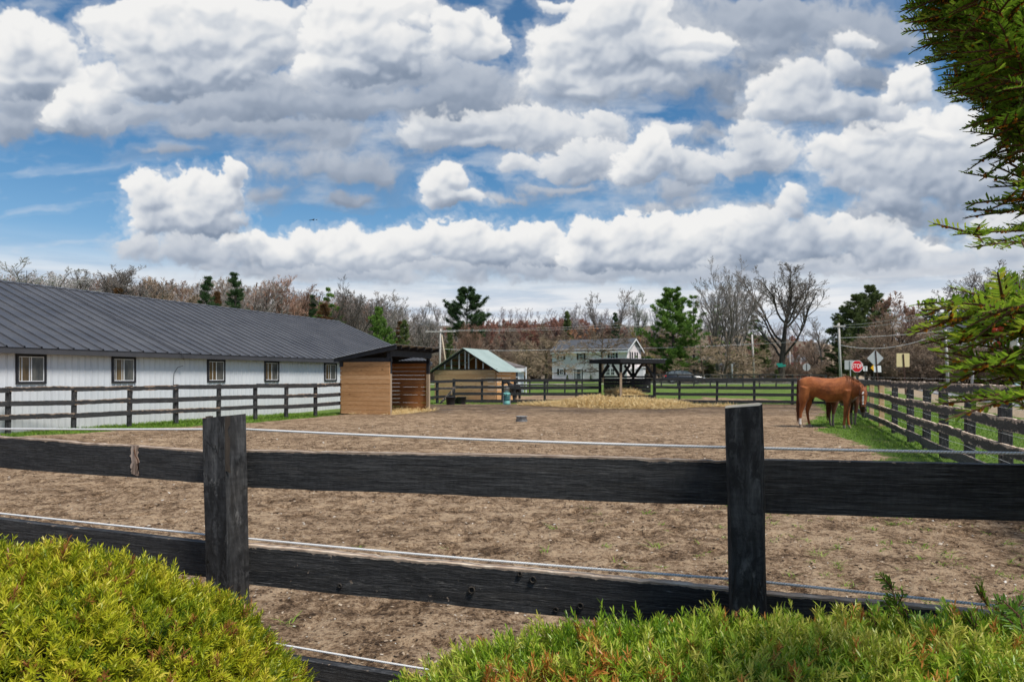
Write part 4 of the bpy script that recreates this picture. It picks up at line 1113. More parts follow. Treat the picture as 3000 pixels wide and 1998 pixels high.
piece(sd, go, 'roof', M_GREEN, lambda mb: (tin(mb, lambda a, b, z: gp(b, a, z), -.28, 3.75, 0, 2.72, lambda b: ridge_z(b), .23, .018), tin(mb, lambda a, b, z: gp(-b, a, z), -.28, 3.75, 0, 2.72, lambda b: ridge_z(b), .23, .018)))

# --- houses
def house(name, label, O, fdir, L, D, z0, ze, zr_, ov, wall_m, roof_m, trim_m, group=None, hip=0.0):
    """Gable roofed house. O: near corner on the ground; fdir: along the front; depth runs behind it."""
    fd = np.array(fdir); dd = np.array([-fd[1], fd[0]]); fn = lambda a, q, z: np.array([*(np.array(O) + fd * a + dd * q), z])
    o0 = np.array([*O, z0]); root = thing(name, label, 'house', tuple(o0), 0, group)
    piece(root, o0, 'wall', wall_m, lambda mb: mb.add([fn(0, 0, z0 - 1), fn(L, 0, z0 - 1), fn(L, D, z0 - 1), fn(0, D, z0 - 1), fn(0, 0, ze), fn(L, 0, ze), fn(L, D, ze), fn(0, D, ze), fn(0, D / 2, zr_ - .12 if not hip else ze), fn(L, D / 2, zr_ - .12 if not hip else ze)],
        [(0, 1, 5, 4), (2, 3, 7, 6), (1, 2, 6, 9, 5), (3, 0, 4, 8, 7)], [[(0, 0), (L, 0), (L, ze - z0 + 1), (0, ze - z0 + 1)]] * 2 + [[(0, 0), (D, 0), (D, ze - z0 + 1), (D / 2, zr_ - z0 + 1), (0, ze - z0 + 1)]] * 2))
    sl = (zr_ - ze) / (D / 2)
    def rf(mb):
        for sg in (0, 1):
            Q = (lambda q: q) if sg == 0 else (lambda q: D - q)
            c = [fn(-ov, Q(-ov), ze - ov * sl), fn(L + ov, Q(-ov), ze - ov * sl), fn(L + ov - hip, Q(D / 2), zr_), fn(-ov + hip, Q(D / 2), zr_)]
            if sg: c = [c[1], c[0], c[3], c[2]]
            mb.hexa(c + [p + np.array((0, 0, .12)) for p in c])
    r_ = piece(root, o0, 'roof', roof_m, rf)
    if hip:
        def hips(mb):
            for a, b in ((-ov, -ov + hip), (L + ov, L + ov - hip)):
                c = [fn(a, -ov, ze - ov * sl + .12), fn(a, D + ov, ze - ov * sl + .12), fn(b, D / 2, zr_ + .12)]
                mb.add(c, [(2, 1, 0) if a > 0 else (0, 1, 2)])
        piece(root, o0, 'hip', roof_m, hips)
    def tr(mb):
        zc = ze - ov * sl
        slab(mb, fn, -ov, L + ov, zc - .32, zc + .0, -ov + .0, -ov + .05); slab(mb, fn, -ov, L + ov, zc - .32, zc - .26, -ov + .05, 0)
        for a in (() if hip else (-ov - .03, L + ov)):
            for sg in (0, 1):
                Q = (lambda q: q) if sg == 0 else (lambda q: D - q)
                c = [fn(a, Q(-ov), zc - .28), fn(a + .05, Q(-ov), zc - .28), fn(a + .05, Q(D / 2), zr_ - .28), fn(a, Q(D / 2), zr_ - .28)]
                if sg: c = [c[1], c[0], c[3], c[2]]
                mb.hexa(c + [p + np.array((0, 0, .27)) for p in c])
        for a in (0, L): slab(mb, fn, a - .1, a + .1, z0 - .5, ze - .2, -.03, .02)
    piece(root, o0, 'trim', trim_m, tr)
    return root, o0, fn

def add_window(root, o0, fn, a0, a1, z0, z1, shut=None, trim=None, q=0.0, name='window', side=False, bars=True):
    f2 = (lambda a, b, z: fn(a, b, z)) if not side else (lambda a, b, z: fn(side - b, a, z))
    w = piece(root, o0, name, trim, lambda mb: frame(mb, f2, a0, a1, z0, z1, .11, q - .07, q + .02))
    piece(w, o0, 'pane', M_PANE_D, lambda mb: slab(mb, f2, a0 + .1, a1 - .1, z0 + .1, z1 - .1, q - .03, q - .02))
    if bars: piece(w, o0, 'muntin', trim, lambda mb: (slab(mb, f2, a0 + .11, a1 - .11, (z0 + z1) / 2 - .04, (z0 + z1) / 2 + .04, q - .06, q - .031), slab(mb, f2, (a0 + a1) / 2 - .02, (a0 + a1) / 2 + .02, z0 + .11, z1 - .11, q - .055, q - .031)))
    if shut:
        for s0, s1 in ((a0 - .42, a0 - .04), (a1 + .04, a1 + .42)):
            piece(root, o0, 'shutter', shut, lambda mb: slab(mb, f2, s0, s1, z0 - .02, z1 + .02, q - .05, q + .01))
    return w

def lap_siding(name, c1, c2, pitch=.13):
    m, t = new_mat(name); u, v, _ = t.sep(uvn(t))
    fr = t.math('FRACT', t.math('DIVIDE', v, pitch))
    n = t.noise(uvn(t), 1.5, 5, .6)
    setp(t, t.mix(t.mapr(fr, .10, .0, 0, .4), t.ramp(n, [(.3, c1), (.7, c2)]), tuple(q * .4 for q in c1)), .55, .3, 0, fr, .6, .02)
    return m
M_HOUSE = lap_siding('white_lap_siding', (.80, .72, .735), (.86, .78, .795))
M_SHINGLE, t_ = new_mat('grey_shingles'); _p = t_.node('ShaderNodeTexCoord').outputs['Object']
setp(t_, t_.ramp(t_.noise(_p, 1.6, 7, .7), [(.3, (.055, .060, .070)), (.7, (.12, .125, .14))]), .9, .15)
HO = np.array([7.36, 125.8]); HE = np.array([19.4, 118.0]); HD = unit(HE - HO); HL = np.linalg.norm(HE - HO)
hz = .75
hs, ho, hf = house('white_house', 'white two-storey house with black shutters and a grey shingle roof', HO, HD, HL, 6.4, hz, 6.32, 8.25, .42, M_HOUSE, M_SHINGLE, M_WHITE)
def on_house(xs, ys):
    q = on_line(xs, HO, HE); return np.dot(q - HO, HD), EYE - (ys - HOR) / F * q[1]
for xa, xb, ya, yb, sh_ in ((1638, 1650, 1034, 1053, 1), (1696, 1709, 1034, 1054, 1), (1787, 1803, 1033, 1053, 1), (1639, 1651, 1081, 1098, 1), (1775, 1788, 1079, 1100, 0), (1789, 1802, 1079, 1100, 0)):
    a0, z1 = on_house(xa, ya); a1, z0 = on_house(xb, yb)
    add_window(hs, ho, hf, a0, a1, z0, z1, M_BLACK if sh_ else None, M_WHITE)
a0, z1 = on_house(1681, 1080); a1, _ = on_house(1710, 1110)
M_DOOR = simple('grey_door', (.16, .17, .18), .5, .3)
dw = (a1 - a0)
dr = piece(hs, ho, 'door_surround', M_WHITE, lambda mb: frame(mb, hf, a0, a1, hz + .1, z1, .12, -.10, .02))
for e0, e1 in ((a0 + .12, a0 + .42), (a1 - .42, a1 - .12)):
    piece(dr, ho, 'sidelight', M_PANE_D, lambda mb: slab(mb, hf, e0, e1, hz + .2, z1 - .1, -.05, .01))
piece(dr, ho, 'mullion', M_WHITE, lambda mb: [slab(mb, hf, e - .06, e + .06, hz + .2, z1 - .12, -.09, .015) for e in (a0 + .46, a1 - .46)])
dd_ = piece(hs, ho, 'door', M_DOOR, lambda mb: slab(mb, hf, a0 + .52, a1 - .52, hz + .2, z1 - .12, -.06, .012))
piece(dd_, ho, 'pane', M_PANE_D, lambda mb: slab(mb, hf, a0 + .78, a1 - .78, z1 - 1.2, z1 - .35, -.075, -.055))
piece(dd_, ho, 'handle', M_WHITE, lambda mb: mb.box(hf(a1 - .62, -.09, hz + 1.2), (.06, .06, .12)))
for q0, q1 in ((1.3, 1.75), (2.2, 2.65), (3.4, 3.85), (4.4, 4.85)):
    add_window(hs, ho, hf, q0, q1, 4.5, 5.9, None, M_BLACK, 0, 'window', HL, False)
for q0, q1 in ((1.4, 2.2), (3.6, 4.6)): add_window(hs, ho, hf, q0, q1, 1.7, 3.1, None, M_WHITE, 0, 'window', HL)
piece(hs, ho, 'bay', M_WHITE, lambda mb: (mb.prism([hf(HL + .0, 4.6, .6), hf(HL + 1.0, 4.9, .6), hf(HL + 1.0, 6.0, .6), hf(HL, 6.3, .6)], (0, 0, 2.6)), mb.prism([hf(HL + .0, 4.5, 3.2), hf(HL + 1.2, 4.8, 3.2), hf(HL + 1.2, 6.1, 3.2), hf(HL, 6.4, 3.2)], (0, 0, .18))))
for a in (a0 - .45, a1 + .45): piece(hs, ho, 'lantern', M_BLACK, lambda mb: mb.box(hf(a, -.1, hz + 2.0), (.16, .16, .34)))

# white outbuilding behind the green roofed shed
oz = .15
M_ROOFB = simple('brown_grey_shingles', (.15, .13, .125), .9, .15, 0, .3, 2)
O1 = at(1398, 1104, 63)[:2]; O2 = at(1532, 1104, 63.4)[:2]; od = unit(O2 - O1)
ob, oo, of = house('outbuilding', 'small white outbuilding with a brown-grey roof behind the green roofed shed', O1, od, np.linalg.norm(O2 - O1), 5.0, oz, 2.50, 3.25, .3, simple('white_paint', (.68, .70, .72), .5, .3, 0, (.05) if False else .05), M_ROOFB, M_WHITE, None, 2.4)
ol = np.linalg.norm(O2 - O1)
add_window(ob, oo, of, ol - 1.25, ol - .35, .9, 2.3, None, M_WHITE)
add_window(ob, oo, of, ol - 2.1, ol - 1.8, .8, 2.3, M_BLACK if False else None, M_WHITE, 0, 'window', False, False)
piece(ob, oo, 'porch_post', M_WHITE, lambda mb: mb.beam(of(ol + .25, -.4, 0), of(ol + .25, -.4, 2.5), .1, .1))

# more distant houses
M_DKS = lap_siding('grey_lap_siding', (.11, .11, .115), (.16, .16, .165))
h2, h2o, h2f = house('bungalow', 'dark grey bungalow half hidden behind the pines', at(2015, 1104, 128)[:2], unit([1, .12]), 9.0, 6, .9, 3.6, 5.4, .4, M_DKS, M_SHINGLE, M_WHITE)
a0 = 3.1; add_window(h2, h2o, h2f, a0, a0 + 1.1, 1.5, 3.0, None, M_WHITE)
h3, h3o, h3f = house('cottage', 'small white cottage beyond the utility pole, right of the pines', at(2192, 1104, 175)[:2], unit([1, -.1]), 6.5, 5, .9, 2.9, 4.2, .3, M_HOUSE, M_SHINGLE, M_WHITE)
for a0 in (.6, 2.2, 4.4): add_window(h3, h3o, h3f, a0, a0 + 1.0, 1.3, 2.4, None, M_BLACK, 0, 'window', False, False)
M_RED = lap_siding('red_barn_boards', (.26, .055, .045), (.36, .09, .07), .3)
h4, h4o, h4f = house('red_barn', 'distant red barn among the bare trees past the stop signs', at(2316, 1104, 235)[:2], unit([1, .1]), 6.5, 8, .8, 6.6, 9.2, .3, M_RED, M_SHINGLE, M_RED)
for a0, z0 in ((1.0, 3.8), (4.2, 3.8)): add_window(h4, h4o, h4f, a0, a0 + 1.1, z0, z0 + 1.6, None, M_WHITE)
M_BEIGE = lap_siding('beige_lap_siding', (.50, .46, .39), (.58, .54, .47))
bz = 3.4
h5, h5o, h5f = house('beige_house', 'beige house on the bank, seen through the yew twigs', at(2780, 1104, 100)[:2], unit([1, -.25]), 8.6, 7, bz, 8.4, 11.0, .4, M_BEIGE, M_SHINGLE, M_WHITE)
for a0 in (.9, 2.7, 4.7, 6.8): add_window(h5, h5o, h5f, a0, a0 + .8, 6.0, 7.6, None, M_WHITE)
h6, h6o, h6f = house('garden_shed', 'little tan shed with a dark roof beside the utility pole', at(2744, 1104, 92)[:2], unit([1, -.1]), 1.2, 1.4, 2.4, 3.9, 4.6, .2, simple('tan_boards', (.33, .27, .19), .8, .2), M_SHINGLE, M_ROOFB)
h6['category'] = 'shed'; ob['category'] = 'outbuilding'; h4['category'] = 'barn'; h2['category'] = 'bungalow'; h3['category'] = 'cottage'
add_window(h6, h6o, h6f, .7, 1.05, 2.9, 3.5, None, M_BLACK, 0, 'window', False, False)
# ------------------------------------------------------------------ things in and round the paddock
# --- hay feeder with a roof
fa = np.array([6.41, 41.0]); fr = np.array([8.69, 42.5]) - fa; fl = np.array([5.38, 42.5]) - fa
fp = lambda r, l, z: np.array([*(fa + fr * r + fl * l), z])
fo = np.array([*fa, 0.0])
M_FEED = simple('feeder_black', (.016, .016, .018), .7, .2, 0, .5, 7, .15)
fd = thing('hay_feeder', 'black roofed hay feeder on four braced posts by the far fence', 'hay feeder', tuple(fo))
LZ = 2.40
for r, l in ((0, 0), (1, 0), (1, 1), (0, 1)):
    c = fp(r, l, 0)
    piece(fd, fo, 'post', [M_FEED, W_GREY] if (r, l) == (0, 0) else M_FEED, lambda mb: ([mb.beam(c + (0, 0, -.1), c + (0, 0, .15), .15, .15), mb.beam(c + (0, 0, .15), c + (0, 0, 1.9), .13, .13, 1), mb.beam(c + (0, 0, 1.9), c + (0, 0, LZ), .15, .15)] if (r, l) == (0, 0) else mb.beam(c + (0, 0, -.1), c + (0, 0, LZ), .15, .15)))
    for dr_, dl in ((1 if r == 0 else -1, 0), (0, 1 if l == 0 else -1)):
        v = unit(fp(r + dr_, l + dl, 0) - c)
        piece(fd, fo, 'brace', M_FEED, lambda mb: mb.beam(c + v * .06 + np.array((0, 0, 1.62)), c + v * .72 + np.array((0, 0, 2.34)), .09, .14))
for (a, b) in (((0, 0), (1, 0)), ((1, 0), (1, 1)), ((1, 1), (0, 1)), ((0, 1), (0, 0))):
    p, q = fp(*a, 2.49), fp(*b, 2.49); d = unit(q - p)
    piece(fd, fo, 'roof_beam', M_FEED, lambda mb: mb.beam(p - d * .07, q + d * .07, .10, .18))
e = .20
rc = [fp(-e * .8, -e * 1.2, 2.44), fp(1 + e * .8, -e * 1.2, 2.44), fp(1 + e * .8, 1 + e * 1.2, 2.44), fp(-e * .8, 1 + e * 1.2, 2.44)]
for k in range(4):
    p, q = rc[k], rc[(k + 1) % 4]; d = unit(q - p)
    piece(fd, fo, 'fascia', M_FEED, lambda mb: mb.beam(p - d * .02 * (k % 2) + (0, 0, .11), q + d * .02 * (k % 2) + (0, 0, .11), .045, .24))
piece(fd, fo, 'roof', M_TIN, lambda mb: tin(mb, fp, -e * .8 - .015, 1 + e * .8 + .015, -e * 1.2 - .02, 1 + e * 1.2 + .02, lambda q: 2.692 + .02 * q, .09, .02, .006))
P0, P1 = fp(0, 1, 0), fp(1, 0, 0); pd = unit(P1 - P0)
piece(fd, fo, 'panel', M_FEED, lambda mb: [mb.beam(P0 + pd * .22 + (0, 0, .76 + k * .22), P1 - pd * .22 + (0, 0, .76 + k * .22), .035, .214) for k in range(4)] + [mb.beam(P0 + pd * .07 + (0, 0, 1.62), P1 - pd * .07 + (0, 0, 1.62), .06, .11)])
for (a, b, z, h) in (((0, 0), (1, 0), .32, .38), ((0, 0), (0, 1), .36, .28), ((1, 0), (1, 1), .32, .38), ((0, 1), (1, 1), .32, .38)):
    p, q = fp(*a, z), fp(*b, z); d = unit(q - p); sd_ = np.cross(d, (0, 0, 1.0)) * .095
    if (a, b) in (((0, 0), (0, 1)), ((0, 1), (1, 1))): sd_ = -sd_
    piece(fd, fo, 'side_board', M_FEED, lambda mb: mb.beam(p + sd_, q + sd_, .04, h))
piece(fd, fo, 'reflector', M_WHITE, lambda mb: mb.box(P0 + (P1 - P0) * .87 + np.array((.02, -.05, 1.02)), (.05, .02, .05)))

# --- hay and straw
hay_m = leaf_mat('hay_straws', [(0, (.26, .17, .065)), (.35, (.58, .41, .18)), (.7, (.76, .58, .30)), (1, (.86, .72, .45))], .7, .15, .15)
hay_base, t_ = new_mat('hay_bed'); _p = t_.node('ShaderNodeTexCoord').outputs['Object']
_n = t_.noise(_p, 9, 7, .7, 1.0)
setp(t_, t_.ramp(_n, [(.3, (.15, .092, .04)), (.5, (.42, .29, .13)), (.7, (.66, .50, .25))]), .9, .1, 0, _n, .8, .05)

def straws(pts, n, ln, w, up=.35, seed=1):
    """n thin strips lying about on the given surface points."""
    rs = np.random.default_rng(seed)
    p = pts[rs.integers(0, len(pts), n)] + rs.normal(0, .03, (n, 3)) * (1, 1, .3)
    a = rs.random(n) * 2 * np.pi; el = rs.normal(0, up, n); L = ln * rs.uniform(.4, 1.3, n)
    d = np.stack([np.cos(a) * np.cos(el), np.sin(a) * np.cos(el), np.abs(np.sin(el))], -1) * L[:, None]
    s = np.cross(d, rs.normal(0, 1, (n, 3))); s /= np.linalg.norm(s, axis=1)[:, None] + 1e-9; s *= (w * rs.uniform(.6, 1.4, n))[:, None] / 2
    bend = rs.normal(0, .12, (n, 3)) * L[:, None]
    q1 = np.stack([p - s, p + s, p + d * .5 + bend * (1, 1, .4) + s, p + d * .5 + bend * (1, 1, .4) - s], 1)
    q2 = np.stack([q1[:, 3], q1[:, 2], p + d + s * .6, p + d - s * .6], 1)
    return np.concatenate([q1, q2]), np.tile(np.clip(rs.normal(.55, .25, n), 0, 1), 2)

def mound(name, label, cat, x0, x1, y0, y1, hf_, n, ln, w, kind=None, seed=1, res=(120, 40)):
    xs = np.linspace(x0, x1, res[0]); ys = np.linspace(y0, y1, res[1]); XX, YY = np.meshgrid(xs, ys)
    H = hf_(XX, YY); base = ground_h(XX, YY)
    o0 = np.array([(x0 + x1) / 2, (y0 + y1) / 2, 0])
    P = np.stack([XX, YY, base + H - .03], -1) - o0
    root = thing(name, label, cat, tuple(o0))
    link('heap', grid_mesh('heap', P, hay_base), root)
    ok = (H > .012).ravel(); pts = P.reshape(-1, 3)[ok] + (0, 0, .03)
    wgt = np.random.default_rng(seed).random(len(pts)) < 1.0
    q, rn = straws(pts[wgt], n, ln, w, .5, seed)
    so_ = link('straw', bulk_mesh('straw', q, hay_m, rn), root); so_['kind'] = 'stuff'
    return root
def spread_h(x, y):
    c = np.interp(x, [.6, 2.5, 4.5, 6.5, 8.5, 10.2, 11.6], [40.0, 38.9, 38.3, 37.9, 37.8, 37.8, 37.8])
    hw = np.interp(x, [.9, 2.6, 4.4, 6.2, 7.8, 9.0, 9.9], [.3, 1.4, 2.2, 2.6, 2.4, 1.4, .3])
    top = np.interp(x, [.9, 2.6, 4.4, 6.0, 7.6, 9.0, 9.9], [.03, .16, .44, .34, .28, .20, .02])
    r = (y - c) / hw; n = fbm(x / .9, y / .9, 4, .6)
    h = top * np.clip(1 - r * r, 0, 1) ** .7 * (1 + .55 * n) + .05 * fbm(x / .25, y / .25, 3)
    return np.where(np.abs(r) < 1.25 + .5 * n, np.maximum(h, 0), 0) * (np.abs(r) < 1.5)
mound('straw_spread', 'wide mound of golden straw spilled on the dirt in front of the feeder', 'straw', .4, 12.0, 32.6, 41.4, spread_h, 30000, .26, .016, None, 3, (220, 110))
def pile_h(x, y):
    d = np.stack([x, y], -1) - fa; M = np.linalg.inv(np.stack([fr, fl], 1)); rl = d @ M.T
    r, l = rl[..., 0], rl[..., 1]
    h = .80 - .50 * (r - .30) ** 2 * 2.2 - .5 * (l - .5) ** 2 + .16 * fbm(x / .5, y / .5, 3) - .20 * np.clip(r - .5, 0, 1)
    return np.where((r > .05) & (r < .94) & (l > .06) & (l < .9), np.maximum(h, .1), 0)
mound('hay_pile', 'heap of greenish-brown hay inside the black feeder', 'hay', 5.2, 9.0, 40.9, 44.2, pile_h, 7000, .26, .014, None, 5, (80, 70))
def bed_h(x, y):
    q = np.stack([x, y], -1) - SO; a = q @ SA; b = q @ SBK
    m = np.clip(np.minimum(np.minimum(a + .3, SL + .6 - a) * 2.2, np.minimum(SD - b, b + .6) * 1.8), 0, 1)
    return np.maximum(.05 * m * (1 + .9 * fbm(x / .5, y / .5, 4)), 0) * (m > 0)
mound('straw_bedding', 'thin straw bedding trodden over the floor of the wooden shelter', 'straw', -7.6, -2.2, 29.5, 34.8, bed_h, 1800, .2, .012, None, 7, (80, 80))

# --- buckets, tubs
M_RUB = simple('black_rubber', (.022, .022, .024), .6, .35, 0, .4, 9)
M_GREYRUB = simple('grey_rubber', (.22, .225, .23), .7, .25, 0, .45, 14)
def tub(name, label, cat, x, y, r0, r1, h, mat, group=None, handles=True):
    z = zg(x, y); t_ = thing(name, label, cat, (x, y, z), 0, group)
    mb = MB(); mb.lathe([(0, -.01), (r0, -.01), (r0 + .01, .02), (r1 - .012, h - .03), (r1 + .018, h - .025), (r1 + .02, h), (r1 - .012, h), (r1 - .03, h - .03), (r0 - .02, .03), (0, .025)], n=28)
    mb.build('shell', mat, t_, smooth=True)
    if handles:
        for s in (-1, 1):
            mb = MB(); mb.tube([(s * (r1 + .012), -.09, h - .05), (s * (r1 + .05), -.05, h - .06), (s * (r1 + .05), .05, h - .06), (s * (r1 + .012), .09, h - .05)], .012, 6); mb.build('handle', mat, t_, smooth=True)
    return t_
for xs, d, k, lab in ((1320, 40.4, 1.0, 'biggest black rubber tub, left of the three by the corner post'), (1337, 41.6, .85, 'black rubber tub in the middle of the three by the corner post'), (1353, 41.4, .95, 'black rubber tub on the right of the three by the corner post')):
    tub('rubber_tub', lab, 'tub', gx(xs, d), d, .23 * k, .29 * k, .46 * k, M_RUB, 'black tubs by the corner post')
tub('feed_pan', 'worn grey rubber feed pan lying on the bare dirt', 'feed pan', gx(1528, 25.2), 25.2, .205, .185, .20, M_GREYRUB, None, False)

# automatic waterer
wx_, wy_ = gx(1484.5, 40.6), 40.6; wz = zg(wx_, wy_)
M_TEAL = simple('teal_plastic', (.20, .50, .46), .45, .4, 0, .2, 6)
M_TEALD = simple('dark_teal_plastic', (.035, .115, .115), .45, .4, 0, .35, 6)
M_GALV = simple('galvanised_metal', (.42, .43, .44), .38, .5, .6, .2, 5)
wt = thing('livestock_waterer', 'teal drum waterer with a galvanised metal cylinder on top', 'waterer', (wx_, wy_, wz))
mb = MB(); mb.lathe([(0, -.02), (.185, -.02), (.18, .12), (.165, .24), (.165, .25)], n=24); mb.build('foot', M_TEAL, wt, smooth=True)
mb = MB(); mb.lathe([(.16, .25), (.185, .27), (.19, .36), (.17, .39), (.19, .43), (.19, .50), (.16, .52)], n=24); mb.build('drum', M_TEALD, wt, smooth=True)
mb = MB(); mb.lathe([(.16, .52), (.205, .54), (.21, .66), (.19, .68), (0, .68)], n=24); mb.build('bowl', M_TEAL, wt, smooth=True)
for k in range(3):
    a = -math.pi / 2 + (k - 1) * .8; mb = MB(); mb.box((.2 * math.cos(a), .2 * math.sin(a), .61), (.09, .03, .05), rz=a + math.pi / 2); mb.build('drinking_hole', M_TEALD, wt)
mb = MB(); mb.lathe([(.16, .68), (.165, .68), (.165, .98), (.172, .985), (.172, .995), (0, 1.0)], n=24); mb.build('cylinder', M_GALV, wt, smooth=True)
for s in (-1, 1):
    mb = MB(); mb.beam((s * .20, 0, .0), (s * .20, 0, .56), .05, .05); mb.build('bracket', M_GALV, wt)

# --- parked car
def car():
    L, W, x0 = 5.0, 1.95, -2.5
    M_CAR = simple('dark_car_paint', (.018, .019, .023), .18, .6, .2, .1, 3)
    M_CG = glass('car_glass', (.05, .06, .065), (.13, .145, .15), .05)
    M_TYRE = simple('tyre_rubber', (.02, .02, .02), .8, .2); M_RIM = simple('bright_rim', (.62, .62, .63), .3, .5, .7, .1)
    d = 86.5; x = gx(2003, d); y = d; z = float(terrain(x, y)) + .03
    root = thing('parked_car', 'dark grey sport utility car parked on the drive behind the far fences', 'car', (x, y, z), R(-4))
    st = [  # x, bottom, belt, roof height, half width at bottom, belt, roof
        (-2.48, .55, .95, None), (-2.40, .38, 1.02, None), (-2.1, .30, 1.08, None), (-1.0, .26, 1.06, None), (.2, .25, 1.04, None), (1.0, .25, 1.03, None), (1.7, .27, .97, None), (2.3, .33, .84, None), (2.47, .45, .70, None)]
    mb = MB(); n = 8; vs = []
    for xx, zb, zt, _ in st:
        k = 1 - .12 * max(0, abs(xx) - 1.9) / .6; w = W / 2 * k
        vs += [(xx, -w * .90, zb), (xx, -w, zb + .18), (xx, -w * 1.0, (zb + zt) / 2 + .05), (xx, -w * .93, zt), (xx, w * .93, zt), (xx, w * 1.0, (zb + zt) / 2 + .05), (xx, w, zb + .18), (xx, w * .90, zb)]
    fs = []
    for i in range(len(st) - 1):
        for k in range(8): fs.append((i * 8 + k, i * 8 + (k + 1) % 8, i * 8 + 8 + (k + 1) % 8, i * 8 + 8 + k))
    fs += [tuple(range(8)), tuple(range(len(vs) - 8, len(vs)))[::-1]]
    mb.add(vs, [f[::-1] for f in fs]); mb.build('body', M_CAR, root, smooth=True)
    roof = [(-2.25, 1.05), (-2.0, 1.42), (-1.6, 1.60), (-.6, 1.66), (.3, 1.60), (1.35, 1.02)]
    mb = MB(); vs = []
    for xx, zz in roof:
        w = W / 2 * (.93 - .28 * (zz - 1.0)); vs += [(xx, -w, zz), (xx, w, zz)]
    low = [(-2.3, 1.02), (1.45, 1.0)]
    vs += [(xx, s * W / 2 * .93, 1.03) for xx, zz in low for s in (-1, 1)]
    fs = [(2 * i, 2 * i + 2, 2 * i + 3, 2 * i + 1) for i in range(5)]
    mb.add(vs, fs); mb.build('roof', M_CAR, root)
    for s in (-1, 1):
        for q in ([(-2.05, 1.08), (-1.95, 1.38), (-1.62, 1.54), (-1.30, 1.57), (-1.25, 1.08)], [(-1.17, 1.08), (-1.2, 1.57), (-.55, 1.60), (-.42, 1.58), (-.34, 1.08)], [(-.26, 1.08), (-.33, 1.58), (.28, 1.53), (1.12, 1.07)]):
            mb = MB(); mb.add([(a, s * (W / 2 * (.93 - .28 * (b - 1.0)) + .004), b) for a, b in q], [tuple(range(len(q))) if s < 0 else tuple(range(len(q)))[::-1]]); mb.build('side_window', M_CG, root)
        mb = MB(); mb.add([(-2.3, s * .905, 1.03), (-2.25, s * W / 2 * .915, 1.05), (-2.0, s * W / 2 * .81, 1.42), (-1.6, s * W / 2 * .76, 1.60), (-.6, s * W / 2 * .745, 1.66), (.3, s * W / 2 * .76, 1.60), (1.35, s * W / 2 * .924, 1.02)], [(0, 1, 2, 3, 4, 5, 6) if s > 0 else (6, 5, 4, 3, 2, 1, 0)]); mb.build('pillar_panel', M_CAR, root)
        mb = MB(); mb.box((-2.36, s * .80, .98), (.20, .30, .20)); mb.build('tail_light', simple('red_lens', (.45, .03, .03), .2, .5), root)
        mb = MB(); mb.box((2.33, s * .70, .72), (.22, .42, .12)); mb.build('headlight', simple('clear_lens', (.6, .62, .64), .1, .6), root)
        mb = MB(); mb.box((.95, s * 1.02, 1.08), (.14, .18, .13)); mb.build('mirror', M_CAR, root)
        for xx in (-1.48, 1.50):
            mb = MB(); c = np.array((xx, s * .90, .37))
            pr = [(.20, -.11), (.33, -.12), (.37, -.08), (.37, .08), (.33, .12), (.20, .11)]; vs = []
            for r, o in pr: vs += [c + (r * math.cos(t), o, r * math.sin(t)) for t in np.linspace(0, 2 * math.pi, 20, endpoint=False)]
            mb.add(vs, [(i * 20 + k, i * 20 + (k + 1) % 20, i * 20 + 20 + (k + 1) % 20, i * 20 + 20 + k) for i in range(5) for k in range(20)])
            wo = mb.build('wheel', M_TYRE, root, smooth=True)
            mb = MB()
            for k in range(5):
                t = k * 2 * math.pi / 5; mb.beam(c + (0, s * .10, 0), c + (.25 * math.cos(t), s * .11, .25 * math.sin(t)), .03, .09, up=(0, 1, 0))
            ring = [c + (.255 * math.cos(t), s * .105, .255 * math.sin(t)) for t in np.linspace(0, 2 * math.pi, 21)]; mb.tube(ring, .022, 6, cap=False)
            mb.build('rim', M_RIM, wo)
            mb = MB(); mb.add([c + (.245 * math.cos(t), s * .05, .245 * math.sin(t)) for t in np.linspace(0, 2 * math.pi, 20, endpoint=False)], [tuple(range(20))[::s]]); mb.build('brake_disc', M_TYRE, wo)
    mb = MB(); mb.add([(.34, -.72, 1.585), (.34, .72, 1.585), (1.36, .88, 1.025), (1.36, -.88, 1.025)], [(0, 3, 2, 1)]); mb.v = [(a + .01, b, c + .012) for a, b, c in mb.v]; mb.build('windscreen', M_CG, root)
    mb = MB(); mb.add([(-2.262, -.78, 1.08), (-2.262, .78, 1.08), (-2.03, .66, 1.42), (-2.03, -.66, 1.42)], [(0, 3, 2, 1)]); mb.v = [(a - .006, b, c) for a, b, c in mb.v]; mb.build('rear_window', M_CG, root)
car()

# --- signs
M_SIGNB = simple('bare_aluminium', (.46, .47, .47), .45, .4, .3, .06, 4)
M_SIGNC = simple('cream_sign_back', (.62, .52, .28), .55, .3, 0, .05, 4)
M_SIGNW = simple('white_sign_face', (.72, .73, .74), .45, .3, 0, .04, 4)
M_SIGNR = simple('red_sign_face', (.58, .008, .018), .4, .35, 0, .06, 4)
M_SIGNY = simple('yellow_sign_face', (.75, .40, .01), .4, .35, 0, .05, 4)
M_SIGNG = simple('green_sign_face', (.03, .33, .25), .4, .35, 0, .05, 4)
M_POSTG = simple('green_steel_post', (.045, .05, .045), .6, .3, .3, .2, 8)
M_POSTR = simple('rusty_steel_post', (.06, .032, .024), .75, .2, .2, .35, 9)
M_POSTL = simple('galvanised_post', (.40, .42, .42), .5, .4, .5, .1, 8)
M_TXTW = simple('white_lettering', (.80, .80, .80), .5, .3, 0, .02); M_TXTK = simple('black_lettering', (.02, .02, .02), .5, .3, 0, .02)

